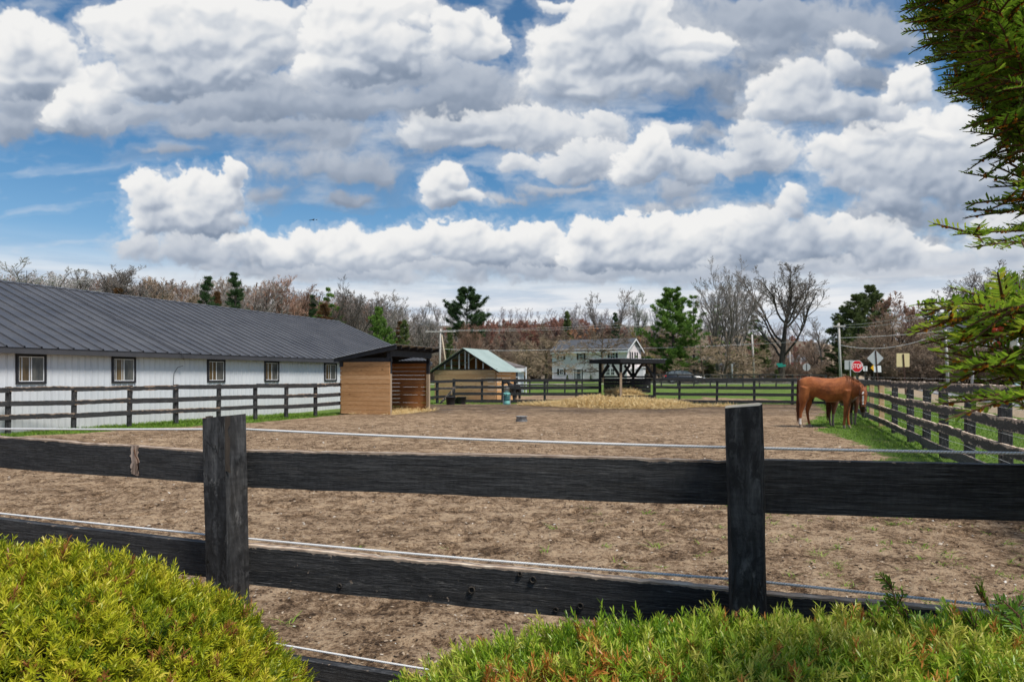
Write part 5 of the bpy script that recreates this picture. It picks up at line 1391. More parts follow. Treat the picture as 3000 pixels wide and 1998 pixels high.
def poly_plate(mb, pts, y0, th, r=0.0, m=0):
    """Plate outline in its own x, z plane, corners rounded by r; front at y0, back th behind."""
    if r:
        out = []
        n = len(pts)
        for i in range(n):
            p, a, b = np.array(pts[i], float), np.array(pts[i - 1], float), np.array(pts[(i + 1) % n], float)
            u, v = unit(a - p), unit(b - p)
            for k in np.linspace(0, 1, 4):
                out.append(p + u * r * (1 - k) ** 2 + v * r * k ** 2)
        pts = out
    mb.prism([(p[0], y0, p[1]) for p in pts][::-1], (0, th, 0), m)

def sign(label, xs, ys, d, shape, size, facing, face_m, back_m, post_m, base_ys, lean=0.0, text=(), cat='road sign', border=None, extra=None, post_top=.0, group=None, post_x=0.0, pw=.07):
    """Sign whose plate's middle is seen at (xs, ys); facing 'front' shows its face to us, 'back' its bare back."""
    c = at(xs, ys, d); zb = EYE - (base_ys - HOR) / F * d if base_ys else float(terrain(c[0], d))
    root = thing('road_sign', label, cat, (c[0], d, c[2]), 0, group)
    w, h = size
    if shape == 'oct': pts = [(w / 2 * math.cos(R(22.5 + 45 * k)) / math.cos(R(22.5)), w / 2 * math.sin(R(22.5 + 45 * k)) / math.cos(R(22.5))) for k in range(8)]
    elif shape == 'dia': pts = [(w / 2, 0), (0, w / 2), (-w / 2, 0), (0, -w / 2)]
    else: pts = [(w / 2, -h / 2), (w / 2, h / 2), (-w / 2, h / 2), (-w / 2, -h / 2)]
    front = facing == 'front'
    mb = MB(); poly_plate(mb, pts, -.004, .008, .0 if shape == 'oct' else .06 * min(w, h if shape != 'dia' else w)); mb.build('plate', (border or face_m) if front else back_m, root)
    if front and border:
        k = .93 if shape == 'oct' else .9
        mb = MB(); poly_plate(mb, [(a * k, b * k) for a, b in pts], -.008, .004, .0); mb.build('face', face_m, root)
    py = .045 if front else -.045
    mb = MB(); top = h / 2 if shape != 'dia' else w / 2
    ztop = top * .90 + post_top
    mb.beam((post_x + lean * (ztop / (ztop - (zb - c[2]))) * 0, py, ztop), (post_x + lean, py, zb - c[2] - .1), pw, .035, up=(0, 1, 0)); mb.build('post', post_m, root)
    for s, sz, tx, tz, tm in text:
        cu = bpy.data.curves.new('lettering', 'FONT'); cu.body = s; cu.size = sz; cu.align_x = 'CENTER'; cu.align_y = 'CENTER'; cu.extrude = .001; cu.offset = .006 * sz; cu.materials.append(tm)
        tmp = bpy.data.objects.new('lettering', cu); COL.objects.link(tmp)
        me = bpy.data.meshes.new_from_object(tmp.evaluated_get(bpy.context.evaluated_depsgraph_get())); bpy.data.objects.remove(tmp)
        o = link('lettering', me, root); o.location = (tx, -.0105, tz); o.rotation_euler = (R(90), 0, 0); o.scale = (.78, 1.10, 1)
    if extra: extra(root)
    return root
d0 = 57.0; k0 = d0 / F
sign('red STOP sign with white letters between the horse and the utility pole', 2511, 1073, d0, 'oct', (34 * k0, 34 * k0), 'front', M_SIGNR, M_SIGNB, M_POSTG, None, 0, (('STOP', .46, 0, 0, M_TXTW),), 'stop sign', M_SIGNW)
sign('blank grey back of a rectangular sign on a pale post, left of the STOP sign', 2488, 1069, 60, 'rect', (.80, .80), 'back', M_SIGNB, M_SIGNB, M_POSTL, None, .10, post_x=.04)
sign('small white speed limit sign with black writing, right of the STOP sign', 2535, 1080, 66, 'rect', (.39, .46), 'front', M_SIGNW, M_SIGNB, M_POSTG, None, 0, (('SPEED', .095, 0, .155, M_TXTK), ('LIMIT', .095, 0, .065, M_TXTK), ('45', .22, 0, -.10, M_TXTK)), post_x=0, pw=.05)
def plaque(root):
    for s in (-1, 1):
        pass
    mb = MB(); poly_plate(mb, [(.50, -1.16), (.47, -.62), (-.14, -.62), (-.12, -1.16)], -.004, .008, .03); o = mb.build('plaque', M_SIGNW, root); o['label'] = 'small white rectangular plate below the diamond'
sign('grey back of a diamond sign with a white plate under it, on a leaning post', 2564.5, 1049.5, 58, 'dia', (49 * 58 / F, 0), 'back', M_SIGNB, M_SIGNB, M_POSTR, 1140, .24, extra=plaque, pw=.085)
sign('yellow diamond sign half hidden behind the white plate of the leaning sign', 2561, 1077.5, 72, 'dia', (.76, 0), 'front', M_SIGNY, M_SIGNB, M_POSTG, None)
sign('cream back of a big rectangular sign on a rusty leaning post', 2645.5, 1055, 60, 'rect', (38 * 60 / F, 40 * 60 / F), 'back', M_SIGNC, M_SIGNC, M_POSTR, 1153, .20, pw=.11)
sign('grey back of an octagonal sign partly behind the cream sign', 2631, 1079, 82, 'oct', (.95, .95), 'back', M_SIGNB, M_SIGNB, M_POSTG, None)
sign('grey back of an octagonal sign standing alone beyond the horse', 2363, 1075.5, 100, 'oct', (22 * 100 / F, 22 * 100 / F), 'back', M_SIGNB, M_SIGNB, M_POSTR, None, .05)
sign('small grey back of a diamond sign next to the green street name sign', 2298, 1081, 120, 'dia', (13.5 * 120 / F, 0), 'back', M_SIGNB, M_SIGNB, M_POSTG, None)
sign('grey oval sign seen edge on, in front of the bare trees by the pole', 2145, 1078, 95, 'rect', (.24, 1.1), 'back', M_SIGNB, M_SIGNB, M_POSTL, None)
sn = sign('green street name signs on a post under the big bare tree', 2284, 1067, 105, 'rect', (.92, .30), 'front', M_SIGNG, M_SIGNG, M_POSTR, None, 0, cat='street sign')
mb = MB(); poly_plate(mb, [(.55, -.42), (.55, -.18), (-.25, -.18), (-.25, -.42)], -.012, .008, .02); mb.build('plate', M_SIGNG, sn)
mb = MB(); poly_plate(mb, [(.95, -.34), (.95, -.05), (.50, -.05), (.50, -.34)], -.012, .008, .02); mb.build('plate', M_SIGNG, sn)

# roadside box
bx_ = at(2978, 1125, 45); tb = thing('utility_box', 'pale teal utility box standing on the verge beside the road', 'box', (bx_[0], 45, zg(bx_[0], 45)))
mb = MB(); mb.box((0, 0, .62), (.32, .3, 1.24)); mb.build('housing', simple('pale_teal_paint', (.36, .50, .50), .5, .3), tb, bevel=.015)
mb = MB(); mb.box((0, 0, 1.265), (.36, .34, .05)); mb.build('lid', simple('grey_teal_paint', (.30, .42, .42), .5, .3), tb)

# --- utility poles and wires
M_POLE = bark_mat('grey_pole_wood', (.36, .335, .31), (.56, .53, .50), 5)
M_POLEB = bark_mat('tan_pole_wood', (.42, .33, .23), (.62, .52, .40), 5)
M_WIRE = simple('grey_cable', (.52, .52, .53), .5, .4, 0, .05)
def pole(label, xt, yt, xb, d, r=.14, arm=None, brace=None, mat=None):
    top = at(xt, yt, d); xb_ = gx(xb, d); z0 = float(terrain(xb_, d)) - .2
    root = thing('utility_pole', label, 'utility pole', (xb_, d, z0), 0)
    b = np.array((xb_, d, z0)); tp = top - b
    mb = MB(); mb.tube([(0, 0, 0), tp * .5, tp], [r, r * .86, r * .72], 10); mb.build('shaft', mat or M_POLE, root, smooth=True)
    if arm:
        mb = MB(); mb.beam(tp + np.array((-arm, -.12, -.35)), tp + np.array((arm, -.12, -.35)), .10, .12); mb.build('crossarm', M_POLE, root)
        for q in (-.9, -.3, .9):
            mb = MB(); mb.lathe([(.03, 0), (.05, .06), (.03, .10), (.045, .15), (0, .18)], tuple(tp + np.array((arm * q, -.12, -.29))), 10); mb.build('insulator', M_SIGNB, root, smooth=True)
    if brace:
        q = at(brace[0], brace[1], d) - b; q[2] = 0
        mb = MB(); mb.tube([tp + np.array((0.15, -.1, -.8)), q], [.075, .10], 8); mb.build('brace_pole', M_POLEB, root, smooth=True)
    return top
pole('grey utility pole with a slanting brace pole, left of the green roofed shed', 1291, 964, 1287, 92, .15, 2.0, (1315, 1085))
pole('tall pale utility pole right of the big bare tree', 2457, 947, 2464, 78, .16, .7)
pole('utility pole behind the yew twigs on the right', 2770, 966, 2778, 72, .17, .5)
pole('thin utility pole in front of the pines, left of the big bare tree', 2203, 980, 2210, 98, .17, None)
pole('distant grey pole next to the green street sign', 2291, 1020, 2292, 150, .15)
pole('distant pole carrying a box, left of the red barn', 2314, 1030, 2315, 165, .15)
pole('distant pole in front of the red barn', 2346, 1048, 2346, 170, .14)
pole('broken leaning pole stub in the brush under the beige house', 2856, 1036, 2845, 74, .14)
def cable(label, pts, sag, rad):
    P = []
    for a, b in zip(pts[:-1], pts[1:]):
        A, B = at(*a), at(*b)
        for k in range(16):
            f = k / 16; P.append(A + (B - A) * f - np.array((0, 0, sag * 4 * f * (1 - f))))
    P.append(at(*pts[-1])); mb = MB(); mb.tube(P, rad, 5)
    props(mb.build('power_line', M_WIRE, None), label, 'power line', 'power lines')
cable('lowest power line, running in front of the white house to the pole by the pines', [(1290, 1022, 92), (1620, 1024, 95), (2204, 1008, 98)], .18, .022)
cable('upper power line over the red woods, from the braced pole to the pines', [(1291, 968, 92), (2000, 938, 110)], .3, .014)
cable('second power line close under the upper one over the red woods', [(1291, 970, 91), (2000, 946, 110)], .35, .013)
cable('power line from the pole by the pines past the big bare tree', [(2204, 1008, 98), (2457, 990, 78)], .1, .02)
cable('taut power line between the two poles on the right', [(2457, 990, 78), (2772, 969, 72)], .12, .024)
cable('slack power line hanging low between the two poles on the right', [(2457, 1010, 78), (2772, 969, 72)], 1.0, .03)
cable('top power line from the tall pole up to the right over the road', [(2457, 953, 78), (2772, 900, 60)], .35, .014)
cable('second top power line from the tall pole up to the right over the road', [(2457, 958, 78), (2772, 912, 60)], .45, .014)
cable('power line on the far right leaving the pole towards the beige house', [(2772, 969, 72), (3050, 985, 60)], .2, .025)

# small birds far off over the trees
bm_ = simple('dark_feathers', (.03, .03, .03), .8, .2)
for xs, ys, lab in ((917, 645, 'largest of three dark birds flying in the gap between the clouds'), (908, 646, 'small dark bird flying left of the largest one'), (927, 645, 'small dark bird flying right of the largest one')):
    d = 120.0; k = 1.0 if xs == 917 else .55; c = at(xs, ys, d)
    mb = MB()
    mb.tube([(-.30 * k, 0, 0), (-.12 * k, 0, .02), (.15 * k, 0, .02), (.32 * k, 0, -.01)], [.02 * k, .08 * k, .08 * k, .015 * k], 6)
    for s in (-1, 1): mb.add([(-.1 * k, s * .05, .03), (.12 * k, s * .05, .03), (.06 * k, s * .35 * k, .13 * k), (-.06 * k, s * .65 * k, .07 * k), (-.1 * k, s * .35 * k, .13 * k)], [(0, 1, 2, 3, 4), (4, 3, 2, 1, 0)])
    o = mb.build('bird', bm_, None, loc=tuple(c)); o.rotation_euler = (0, 0, R(50)); props(o, lab, 'bird', 'birds far off in the sky')
# ------------------------------------------------------------------ horses
def loft(mb, secs, n=14):
    """secs: (centre, half width across, half height, across axis, up axis): a closed tapering body."""
    vs = []; fs = []
    for c, a, b, X, U in secs:
        c = np.array(c, float)
        for k in range(n):
            t = 2 * math.pi * k / n; vs.append(c + np.array(X) * a * math.cos(t) + np.array(U) * b * math.sin(t))
    for i in range(len(secs) - 1):
        for k in range(n): fs.append((i * n + k, i * n + (k + 1) % n, (i + 1) * n + (k + 1) % n, (i + 1) * n + k))
    fs.append(tuple(range(n))[::-1]); fs.append(tuple((len(secs) - 1) * n + k for k in range(n)))
    mb.add(vs, fs)

def path_loft(mb, pts, ra, rb, across=(0, 1, 0), n=12):
    pts = [np.array(p, float) for p in pts]; secs = []
    for i, p in enumerate(pts):
        d = unit(pts[min(i + 1, len(pts) - 1)] - pts[max(i - 1, 0)])
        a = np.array(across, float); a = unit(a - d * np.dot(a, d)); u = unit(np.cross(d, a))
        secs.append((p, ra[i], rb[i], a, u))
    loft(mb, secs, n)

hz_ = lambda zy: (253 - zy / 5.6) * .01089
hx_ = lambda zx: (zx / 5.6 - 125) * .01089
def horse_body(neck, head, legs_shift=0.0):
    """One closed surface. neck: (points, half widths, half heights); head: (points, half widths, half depths, across axis)."""
    mb = MB()
    tr = [(212, 655, 800, .07), (235, 622, 900, .17), (290, 600, 955, .245), (360, 583, 955, .285), (440, 580, 925, .295), (520, 590, 930, .300), (600, 602, 975, .315), (700, 609, 1012, .325), (800, 607, 1008, .320), (900, 590, 985, .290), (980, 573, 965, .250), (1050, 588, 965, .235), (1110, 625, 960, .205), (1160, 680, 925, .15), (1180, 730, 880, .09)]
    loft(mb, [((hx_(x), 0, (hz_(t) + hz_(b)) / 2), w, (hz_(t) - hz_(b)) / 2, (0, 1, 0), (0, 0, 1)) for x, t, b, w in tr], 18)
    def leg(pts, y, rad, sp=1.0):
        path_loft(mb, [(hx_(a), y * (1.0 if i > 1 else .85), hz_(b)) for i, (a, b) in enumerate(pts)], [r * .86 * sp for r in rad], rad, (0, 1, 0), 12)
    leg([(345, 760), (315, 900), (292, 985), (288, 1050), (266, 1125), (254, 1180), (247, 1260), (243, 1335), (246, 1372), (258, 1402), (264, 1428)], -.145, [.22, .205, .150, .105, .080, .060, .048, .047, .056, .046, .056])
    leg([(390, 760), (395, 900), (392, 985), (384, 1050), (362, 1128), (360, 1180), (370, 1260), (384, 1335), (393, 1368), (412, 1398), (424, 1420)], .145, [.22, .20, .145, .100, .076, .058, .047, .046, .054, .045, .055])
    leg([(1010, 800), (1010, 930), (1003, 1010), (998, 1090), (984, 1180), (977, 1230), (970, 1290), (963, 1345), (962, 1376), (968, 1404), (972, 1432)], -.135, [.19, .150, .108, .082, .068, .054, .047, .046, .055, .046, .058])
    leg([(1030, 800), (1032, 930), (1032, 1010), (1028, 1090), (1022, 1180), (1026, 1230), (1032, 1300), (1040, 1356), (1046, 1386), (1062, 1412), (1072, 1436)], .10, [.18, .140, .104, .078, .066, .052, .046, .045, .054, .046, .058])
    for x, y, z in ((268, -.145, 1446), (432, .145, 1438), (978, -.135, 1450), (1082, .10, 1452)):       # hooves
        c = (hx_(x), y, 0); zz = hz_(z)
        loft(mb, [((c[0] - .02, y, zz + .075), .048, .050, (0, 1, 0), (1, 0, 0)), ((c[0], y, zz + .04), .055, .062, (0, 1, 0), (1, 0, 0)), ((c[0] + .008, y, zz), .062, .074, (0, 1, 0), (1, 0, 0))], 12)
    path_loft(mb, neck[0], neck[1], neck[2], (0, 1, 0), 16)
    path_loft(mb, head[0], head[1], head[2], head[3], 16)
    for e in head[4]:                                                                                     # ears
        path_loft(mb, e, [.032, .038, .030, .008], [.020, .024, .018, .006], (1, 0, 0), 8)
    return mb

def finish_body(mb, name, mat, parent, voxel=.017, colour=None):
    o = mb.build('tmp_' + name, mat)
    m = o.modifiers.new('r', 'REMESH'); m.mode = 'VOXEL'; m.voxel_size = voxel
    s = o.modifiers.new('s', 'SMOOTH'); s.factor = .5; s.iterations = 14
    me = bpy.data.meshes.new_from_object(o.evaluated_get(bpy.context.evaluated_depsgraph_get()))
    old = o.data; bpy.data.objects.remove(o); bpy.data.meshes.remove(old); me.name = name
    me.polygons.foreach_set('use_smooth', [True] * len(me.polygons))
    n = len(me.vertices); co = np.zeros(n * 3, np.float32); me.vertices.foreach_get('co', co); co = co.reshape(-1, 3)
    for nm, v in (colour(co) if colour else {}).items():
        a = me.attributes.new(nm, 'FLOAT', 'POINT'); a.data.foreach_set('value', v.astype(np.float32))
    return link(name, me, parent)

def coat_mat(name, dark, mid, light, lower=None, sheen=.5):
    m, t = new_mat(name); p = t.node('ShaderNodeTexCoord').outputs['Object']
    big = t.noise(p, 2.3, 5, .62, .6); hair = t.noise(t.vmath('MULTIPLY', p, (1.0, 2.0, 1.0)), 26, 6, .72)
    c = t.ramp(t.math('ADD', t.math('MULTIPLY', big, .66), t.math('MULTIPLY', hair, .34)), [(.34, dark), (.50, mid), (.68, light)])
    for nm, col in (('sock', (.72, .66, .60)), ('hoof', (.30, .23, .17)), ('dark', (.022, .014, .011)), ('lower', lower)):
        if col is None: continue
        a = t.node('ShaderNodeAttribute'); a.attribute_name = nm
        c = t.mix(t.mapr(t.math('ADD', a.outputs['Fac'], t.math('MULTIPLY', t.math('SUBTRACT', hair, .5), .35)), .38, .62, 0, 1, True), c, col)
    setp(t, c, .58, .22, 0, t.math('ADD', hair, t.math('MULTIPLY', t.noise(p, 5, 3, .5), 2.0)), .35, .010)
    t.b.inputs['Sheen Weight'].default_value = .12
    return m

def seg_d(co, a, b):
    a, b = np.array(a), np.array(b); ab = b - a
    k = np.clip(((co - a) @ ab) / (ab @ ab), 0, 1)
    return np.linalg.norm(co - a - k[:, None] * ab, axis=1)
NECK = ([(hx_(1010), 0, hz_(790)), (hx_(1085), -.04, hz_(768)), (hx_(1150), -.12, hz_(780)), (hx_(1210), -.23, hz_(788)), (hx_(1250), -.34, hz_(790))], [.18, .165, .15, .125, .10], [.345, .32, .275, .215, .15])
HEADP = [(hx_(1258), -.36, hz_(768)), (hx_(1262), -.43, hz_(820)), (hx_(1262), -.47, hz_(885)), (hx_(1262), -.50, hz_(960)), (hx_(1260), -.53, hz_(1020)), (hx_(1258), -.55, hz_(1060)), (hx_(1257), -.555, hz_(1088))]
EARS = [[(hx_(1228), -.36, hz_(790)), (hx_(1219), -.38, hz_(760)), (hx_(1213), -.39, hz_(738)), (hx_(1208), -.40, hz_(715))], [(hx_(1294), -.36, hz_(790)), (hx_(1303), -.38, hz_(760)), (hx_(1307), -.39, hz_(735)), (hx_(1309), -.40, hz_(712))]]
HEAD = (HEADP, [.085, .112, .128, .102, .078, .078, .055], [.10, .135, .140, .098, .075, .070, .045], (1, 0, 0), EARS)
def chestnut_colour(co):
    x, y, z = co.T; d = {}
    d['sock'] = np.maximum(((x < hx_(305)) & (y < 0)) * sstep(hz_(1255), hz_(1290), z), np.maximum(sstep(.016, .010, seg_d(co * (1, .0, 1), (hx_(1254), 0, hz_(892)), (hx_(1251), 0, hz_(972))) - .012), sstep(.026, .018, seg_d(co * (1, 0, 1), (hx_(1246), 0, hz_(850)), (hx_(1258), 0, hz_(830))))) * (y < -.50))
    d['sock'] = np.maximum(d['sock'], sstep(.03, .02, seg_d(co * (1, 0, 1), (hx_(1253), 0, hz_(1000)), (hx_(1253), 0, hz_(1010)))) * (y < -.58))
    d['hoof'] = sstep(.105, .085, z)
    d['dark'] = np.maximum(sstep(hz_(1030), hz_(1075), z) * (y < -.40) * .9, (sstep(.95, .86, z) * sstep(.30, .20, np.abs(y)) * (x > hx_(440)) * (x < hx_(660)) * (np.abs(y) < .17) * .9))  # dark muzzle; belly patch puts sheath and underside shade into the coat colour
    return d
M_CHEST = coat_mat('chestnut_coat', (.100, .027, .008), (.265, .074, .019), (.45, .150, .044))
M_MANE = leaf_mat('chestnut_hair', [(0, (.07, .022, .009)), (.5, (.19, .062, .022)), (1, (.34, .14, .055))], .5, .3, 0)
M_STRAP = simple('halter_strap', (.035, .028, .026), .6, .3)
M_EYE = simple('dark_eye', (.008, .006, .006), .1, .6, 0, .02)

def hair(n, root_a, root_b, fall, w, seed, waves=.015):
    """Locks hanging from the line root_a-root_b (lists of points) along fall."""
    rs = np.random.default_rng(seed); ra = np.array(root_a, float); k = np.linspace(0, 1, len(ra))
    t = rs.random(n); p = np.stack([np.interp(t, k, ra[:, i]) for i in range(3)], -1) + rs.normal(0, .012, (n, 3))
    fl = np.stack([np.interp(t, k, np.array(root_b, float)[:, i]) for i in range(3)], -1) * rs.uniform(.65, 1.1, n)[:, None] + rs.normal(0, waves, (n, 3))
    s = rs.normal(0, 1, (n, 3)); s -= fl * (np.sum(s * fl, 1) / np.sum(fl * fl, 1))[:, None]; s /= np.linalg.norm(s, axis=1)[:, None]; s *= w / 2
    out = []; prev = p - s; prev2 = p + s; m = 4
    for j in range(1, m + 1):
        f = j / m; q = p + fl * f + fall * (f * f) + rs.normal(0, waves * .4, (n, 3)); ww = 1 - .75 * f
        out.append(np.stack([prev, prev2, q + s * ww, q - s * ww], 1)); prev, prev2 = q - s * ww, q + s * ww
    return np.concatenate(out), np.tile(np.clip(rs.normal(.5, .25, n), 0, 1), m)

HX, HY = gx(2425, 22.2), 22.2; TH = math.atan2(HX, HY); HZ = zg(HX, HY)
horse = thing('horse', 'chestnut horse with a white sock and blaze, head lowered towards us by the fence', 'horse', (HX, HY, HZ), -TH)
horse.scale = (.912, 1, 1)
finish_body(horse_body(NECK, HEAD), 'body', M_CHEST, horse, .016, chestnut_colour)
tp_ = [(hx_(x), 0, hz_(z)) for x, z in ((215, 640), (205, 680), (203, 720))]
q, rn = hair(420, tp_, [(-.03, 0, -.95), (-.02, -.0, -1.05), (.03, 0, -1.1)], np.array((.02, 0, -.12)), .020, 21, .028)
link('tail', bulk_mesh('tail', q, M_MANE, rn * .7), horse)
mp = [(hx_(985), -.02, hz_(572)), (hx_(1060), -.04, hz_(588)), (hx_(1130), -.10, hz_(612)), (hx_(1200), -.20, hz_(665)), (hx_(1250), -.32, hz_(715))]
q, rn = hair(520, mp, [(.02, -.13, -.08), (.03, -.14, -.20), (.02, -.12, -.24), (.0, -.11, -.22), (.0, -.10, -.10)], np.array((0, -.02, -.05)), .016, 22, .02)
link('mane', bulk_mesh('mane', q, M_MANE, rn), horse)
q, rn = hair(60, [(hx_(1240), -.44, hz_(752)), (hx_(1280), -.44, hz_(752))], [(0, -.05, -.14), (0, -.05, -.14)], np.array((0, -.02, -.03)), .012, 23, .012)
link('forelock', bulk_mesh('forelock', q, M_MANE, rn), horse)
for s in (-1, 1):
    mb = MB(); mb.lathe([(0, -.02), (.016, -.012), (.02, 0), (.016, .012), (0, .02)], (hx_(1262) + s * .112, -.52, hz_(880)), 10); mb.build('eye', M_EYE, horse, smooth=True)
mb = MB(); c0 = np.array(HEADP[4]); mb.tube([c0 + np.array((.088 * math.cos(t), .088 * math.sin(t), .02 * math.sin(t))) for t in np.linspace(0, 2 * math.pi, 22)], .010, 6, cap=False)
for s in (-1, 1): mb.tube([np.array(HEADP[4]) + (s * .088, .0, 0), np.array(HEADP[2]) + (s * .122, .05, -.03), np.array(HEADP[1]) + (s * .118, .06, .03), np.array(HEADP[0]) + (s * .07, .08, .04)], .008, 6)
c1 = np.array(HEADP[1]); mb.tube([c1 + np.array((.12 * math.cos(t), .145 * math.sin(t) + .02, .03 * math.sin(t) - .06)) for t in np.linspace(.2, math.pi - .2, 12)], .008, 6)
mb.build('halter', M_STRAP, horse, smooth=True)

# the second horse, mostly hidden behind
NECK2 = ([(hx_(1010), 0, hz_(790)), (hx_(1090), .0, hz_(800)), (hx_(1170), .0, hz_(850)), (hx_(1240), .0, hz_(920)), (hx_(1290), 0, hz_(985))], [.16, .145, .12, .10, .09], [.28, .23, .19, .15, .12])
HEADP2 = [(hx_(1290), 0, hz_(975)), (hx_(1310), 0, hz_(1020)), (hx_(1325), 0, hz_(1080)), (hx_(1335), 0, hz_(1150)), (hx_(1342), 0, hz_(1215)), (hx_(1346), 0, hz_(1250)), (hx_(1347), 0, hz_(1270))]
HEAD2 = (HEADP2, [.08, .10, .11, .09, .068, .066, .045], [.09, .125, .13, .095, .07, .066, .045], (0, 1, 0), [[(hx_(1285), s * .06, hz_(960)), (hx_(1287), s * .075, hz_(935)), (hx_(1290), s * .085, hz_(910)), (hx_(1292), s * .09, hz_(892))] for s in (-1, 1)])
def brown_colour(co):
    x, y, z = co.T
    return {'hoof': sstep(.10, .085, z), 'lower': sstep(.52, .40, z) * (z < .6)}
M_BAYC = coat_mat('dark_chestnut_coat', (.045, .016, .009), (.10, .036, .016), (.16, .062, .028), (.14, .115, .10))
h2r = thing('horse', 'second, darker brown horse with greyish lower legs, mostly hidden behind the chestnut one', 'horse', (HX + .48 * math.cos(TH) + 1.15 * math.sin(TH), HY - .48 * math.sin(TH) + 1.15 * math.cos(TH), zg(HX + .9, HY + .85)), R(57) - TH)
h2r.scale = (.90, .90, .90)
finish_body(horse_body(NECK2, HEAD2), 'body', M_BAYC, h2r, .022, brown_colour)
q, rn = hair(260, tp_, [(-.03, 0, -.85), (-.02, -.0, -.95), (.03, 0, -1.0)], np.array((.02, 0, -.12)), .022, 31, .028)
link('tail', bulk_mesh('tail', q, M_MANE, rn * .3), h2r)

# black pony behind the far fence
NECK3 = ([(hx_(1010), 0, hz_(770)), (hx_(1090), .03, hz_(690)), (hx_(1150), .08, hz_(610)), (hx_(1190), .16, hz_(545)), (hx_(1205), .24, hz_(505))], [.16, .14, .12, .10, .09], [.27, .22, .18, .145, .115])
HEADP3 = [(hx_(1205), .22, hz_(500)), (hx_(1215), .32, hz_(505)), (hx_(1222), .46, hz_(530)), (hx_(1228), .60, hz_(565)), (hx_(1232), .72, hz_(595)), (hx_(1234), .79, hz_(612)), (hx_(1234), .82, hz_(622))]
HEAD3 = (HEADP3, [.08, .105, .115, .09, .07, .068, .045], [.09, .125, .135, .095, .07, .066, .045], (1, 0, 0), [[(hx_(1205) + s * .07, .26, hz_(478)), (hx_(1205) + s * .08, .26, hz_(450)), (hx_(1205) + s * .085, .27, hz_(425)), (hx_(1205) + s * .09, .28, hz_(405))] for s in (-1, 1)])
M_BLK = coat_mat('black_coat', (.008, .007, .007), (.018, .014, .013), (.034, .026, .022))
def black_colour(co):
    x, y, z = co.T
    return {'hoof': sstep(.09, .07, z) * .0, 'sock': ((x < hx_(340)) & (y < 0)) * sstep(.30, .22, z)}
px_, py_ = gx(1507, 45.2), 45.2
pony = thing('pony', 'black pony standing behind the far fence beside the teal waterer, head turned left', 'pony', (px_, py_, zg(px_, py_)), R(117))
pony.scale = (.72, .72, .72)
finish_body(horse_body(NECK3, HEAD3), 'body', M_BLK, pony, .026, black_colour)
M_BHAIR = leaf_mat('black_hair', [(0, (.006, .006, .006)), (1, (.03, .024, .02))], .5, .3, 0)
q, rn = hair(200, tp_, [(-.03, 0, -.85), (-.02, -.0, -.95), (.03, 0, -1.0)], np.array((.02, 0, -.12)), .03, 41, .03)
link('tail', bulk_mesh('tail', q, M_BHAIR, rn), pony)
q, rn = hair(200, [(hx_(1000), 0, hz_(575)), (hx_(1080), .02, hz_(550)), (hx_(1150), .08, hz_(480)), (hx_(1190), .16, hz_(430))], [(.0, .12, -.12)] * 4, np.array((0, .02, -.05)), .03, 42, .02)
link('mane', bulk_mesh('mane', q, M_BHAIR, rn), pony)
# ------------------------------------------------------------------ trees
def tubes(P, Rr, S):
    """P (M, n, 3) paths, Rr (M, n) radii -> quads (K, 4, 3)."""
    T = np.gradient(P, axis=1); T /= np.linalg.norm(T, axis=-1, keepdims=True) + 1e-9
    ref = np.where(np.abs(T[..., 2:3]) > .9, np.array((1.0, 0, 0)), np.array((0, 0, 1.0)))
    A = np.cross(T, ref); A /= np.linalg.norm(A, axis=-1, keepdims=True) + 1e-9; B = np.cross(T, A)
    a = np.arange(S) * 2 * np.pi / S
    V = P[:, :, None] + Rr[:, :, None, None] * (np.cos(a)[:, None] * A[:, :, None] + np.sin(a)[:, None] * B[:, :, None])
    W = np.roll(V, -1, axis=2)
    return np.stack([V[:, :-1], W[:, :-1], W[:, 1:], V[:, 1:]], -2).reshape(-1, 4, 3)

def grow(rs, base, dirs, L, n, wander, up, curl=0.0):
    """Paths of n points from base along dirs, wandering and bending towards up."""
    M = len(base); P = np.zeros((M, n, 3)); P[:, 0] = base; d = dirs.copy(); st = (L / (n - 1))[:, None]
    for j in range(1, n):
        d = d + rs.normal(0, wander, (M, 3)) + np.array((0, 0, up)); d /= np.linalg.norm(d, axis=1, keepdims=True)
        P[:, j] = P[:, j - 1] + d * st
    return P

def children(rs, P, Rr, L, k, t0, t1, ang, ratio, even=False):
    M, n, _ = P.shape; t = (rs.uniform(t0, t1, (M, k)) if not even else np.linspace(t0, t1, k)[None] + rs.normal(0, .02, (M, k))).clip(0, .999)
    f = t * (n - 1); i = f.astype(int); fr_ = (f - i)[..., None]; m = np.arange(M)[:, None]
    base = P[m, i] * (1 - fr_) + P[m, i + 1] * fr_; tan = P[m, i + 1] - P[m, i]; tan /= np.linalg.norm(tan, axis=-1, keepdims=True) + 1e-9
    rad = Rr[m, i] * (1 - fr_[..., 0]) + Rr[m, i + 1] * fr_[..., 0]
    q = rs.normal(0, 1, tan.shape); q -= tan * np.sum(q * tan, -1, keepdims=True); q /= np.linalg.norm(q, axis=-1, keepdims=True) + 1e-9
    a = rs.normal(ang, .16, t.shape)[..., None]
    d = tan * np.cos(a) + q * np.sin(a)
    ln = L[:, None] * ratio * (1.15 - .65 * t) * rs.uniform(.7, 1.25, t.shape)
    return base.reshape(-1, 3), d.reshape(-1, 3), ln.reshape(-1), rad.reshape(-1)

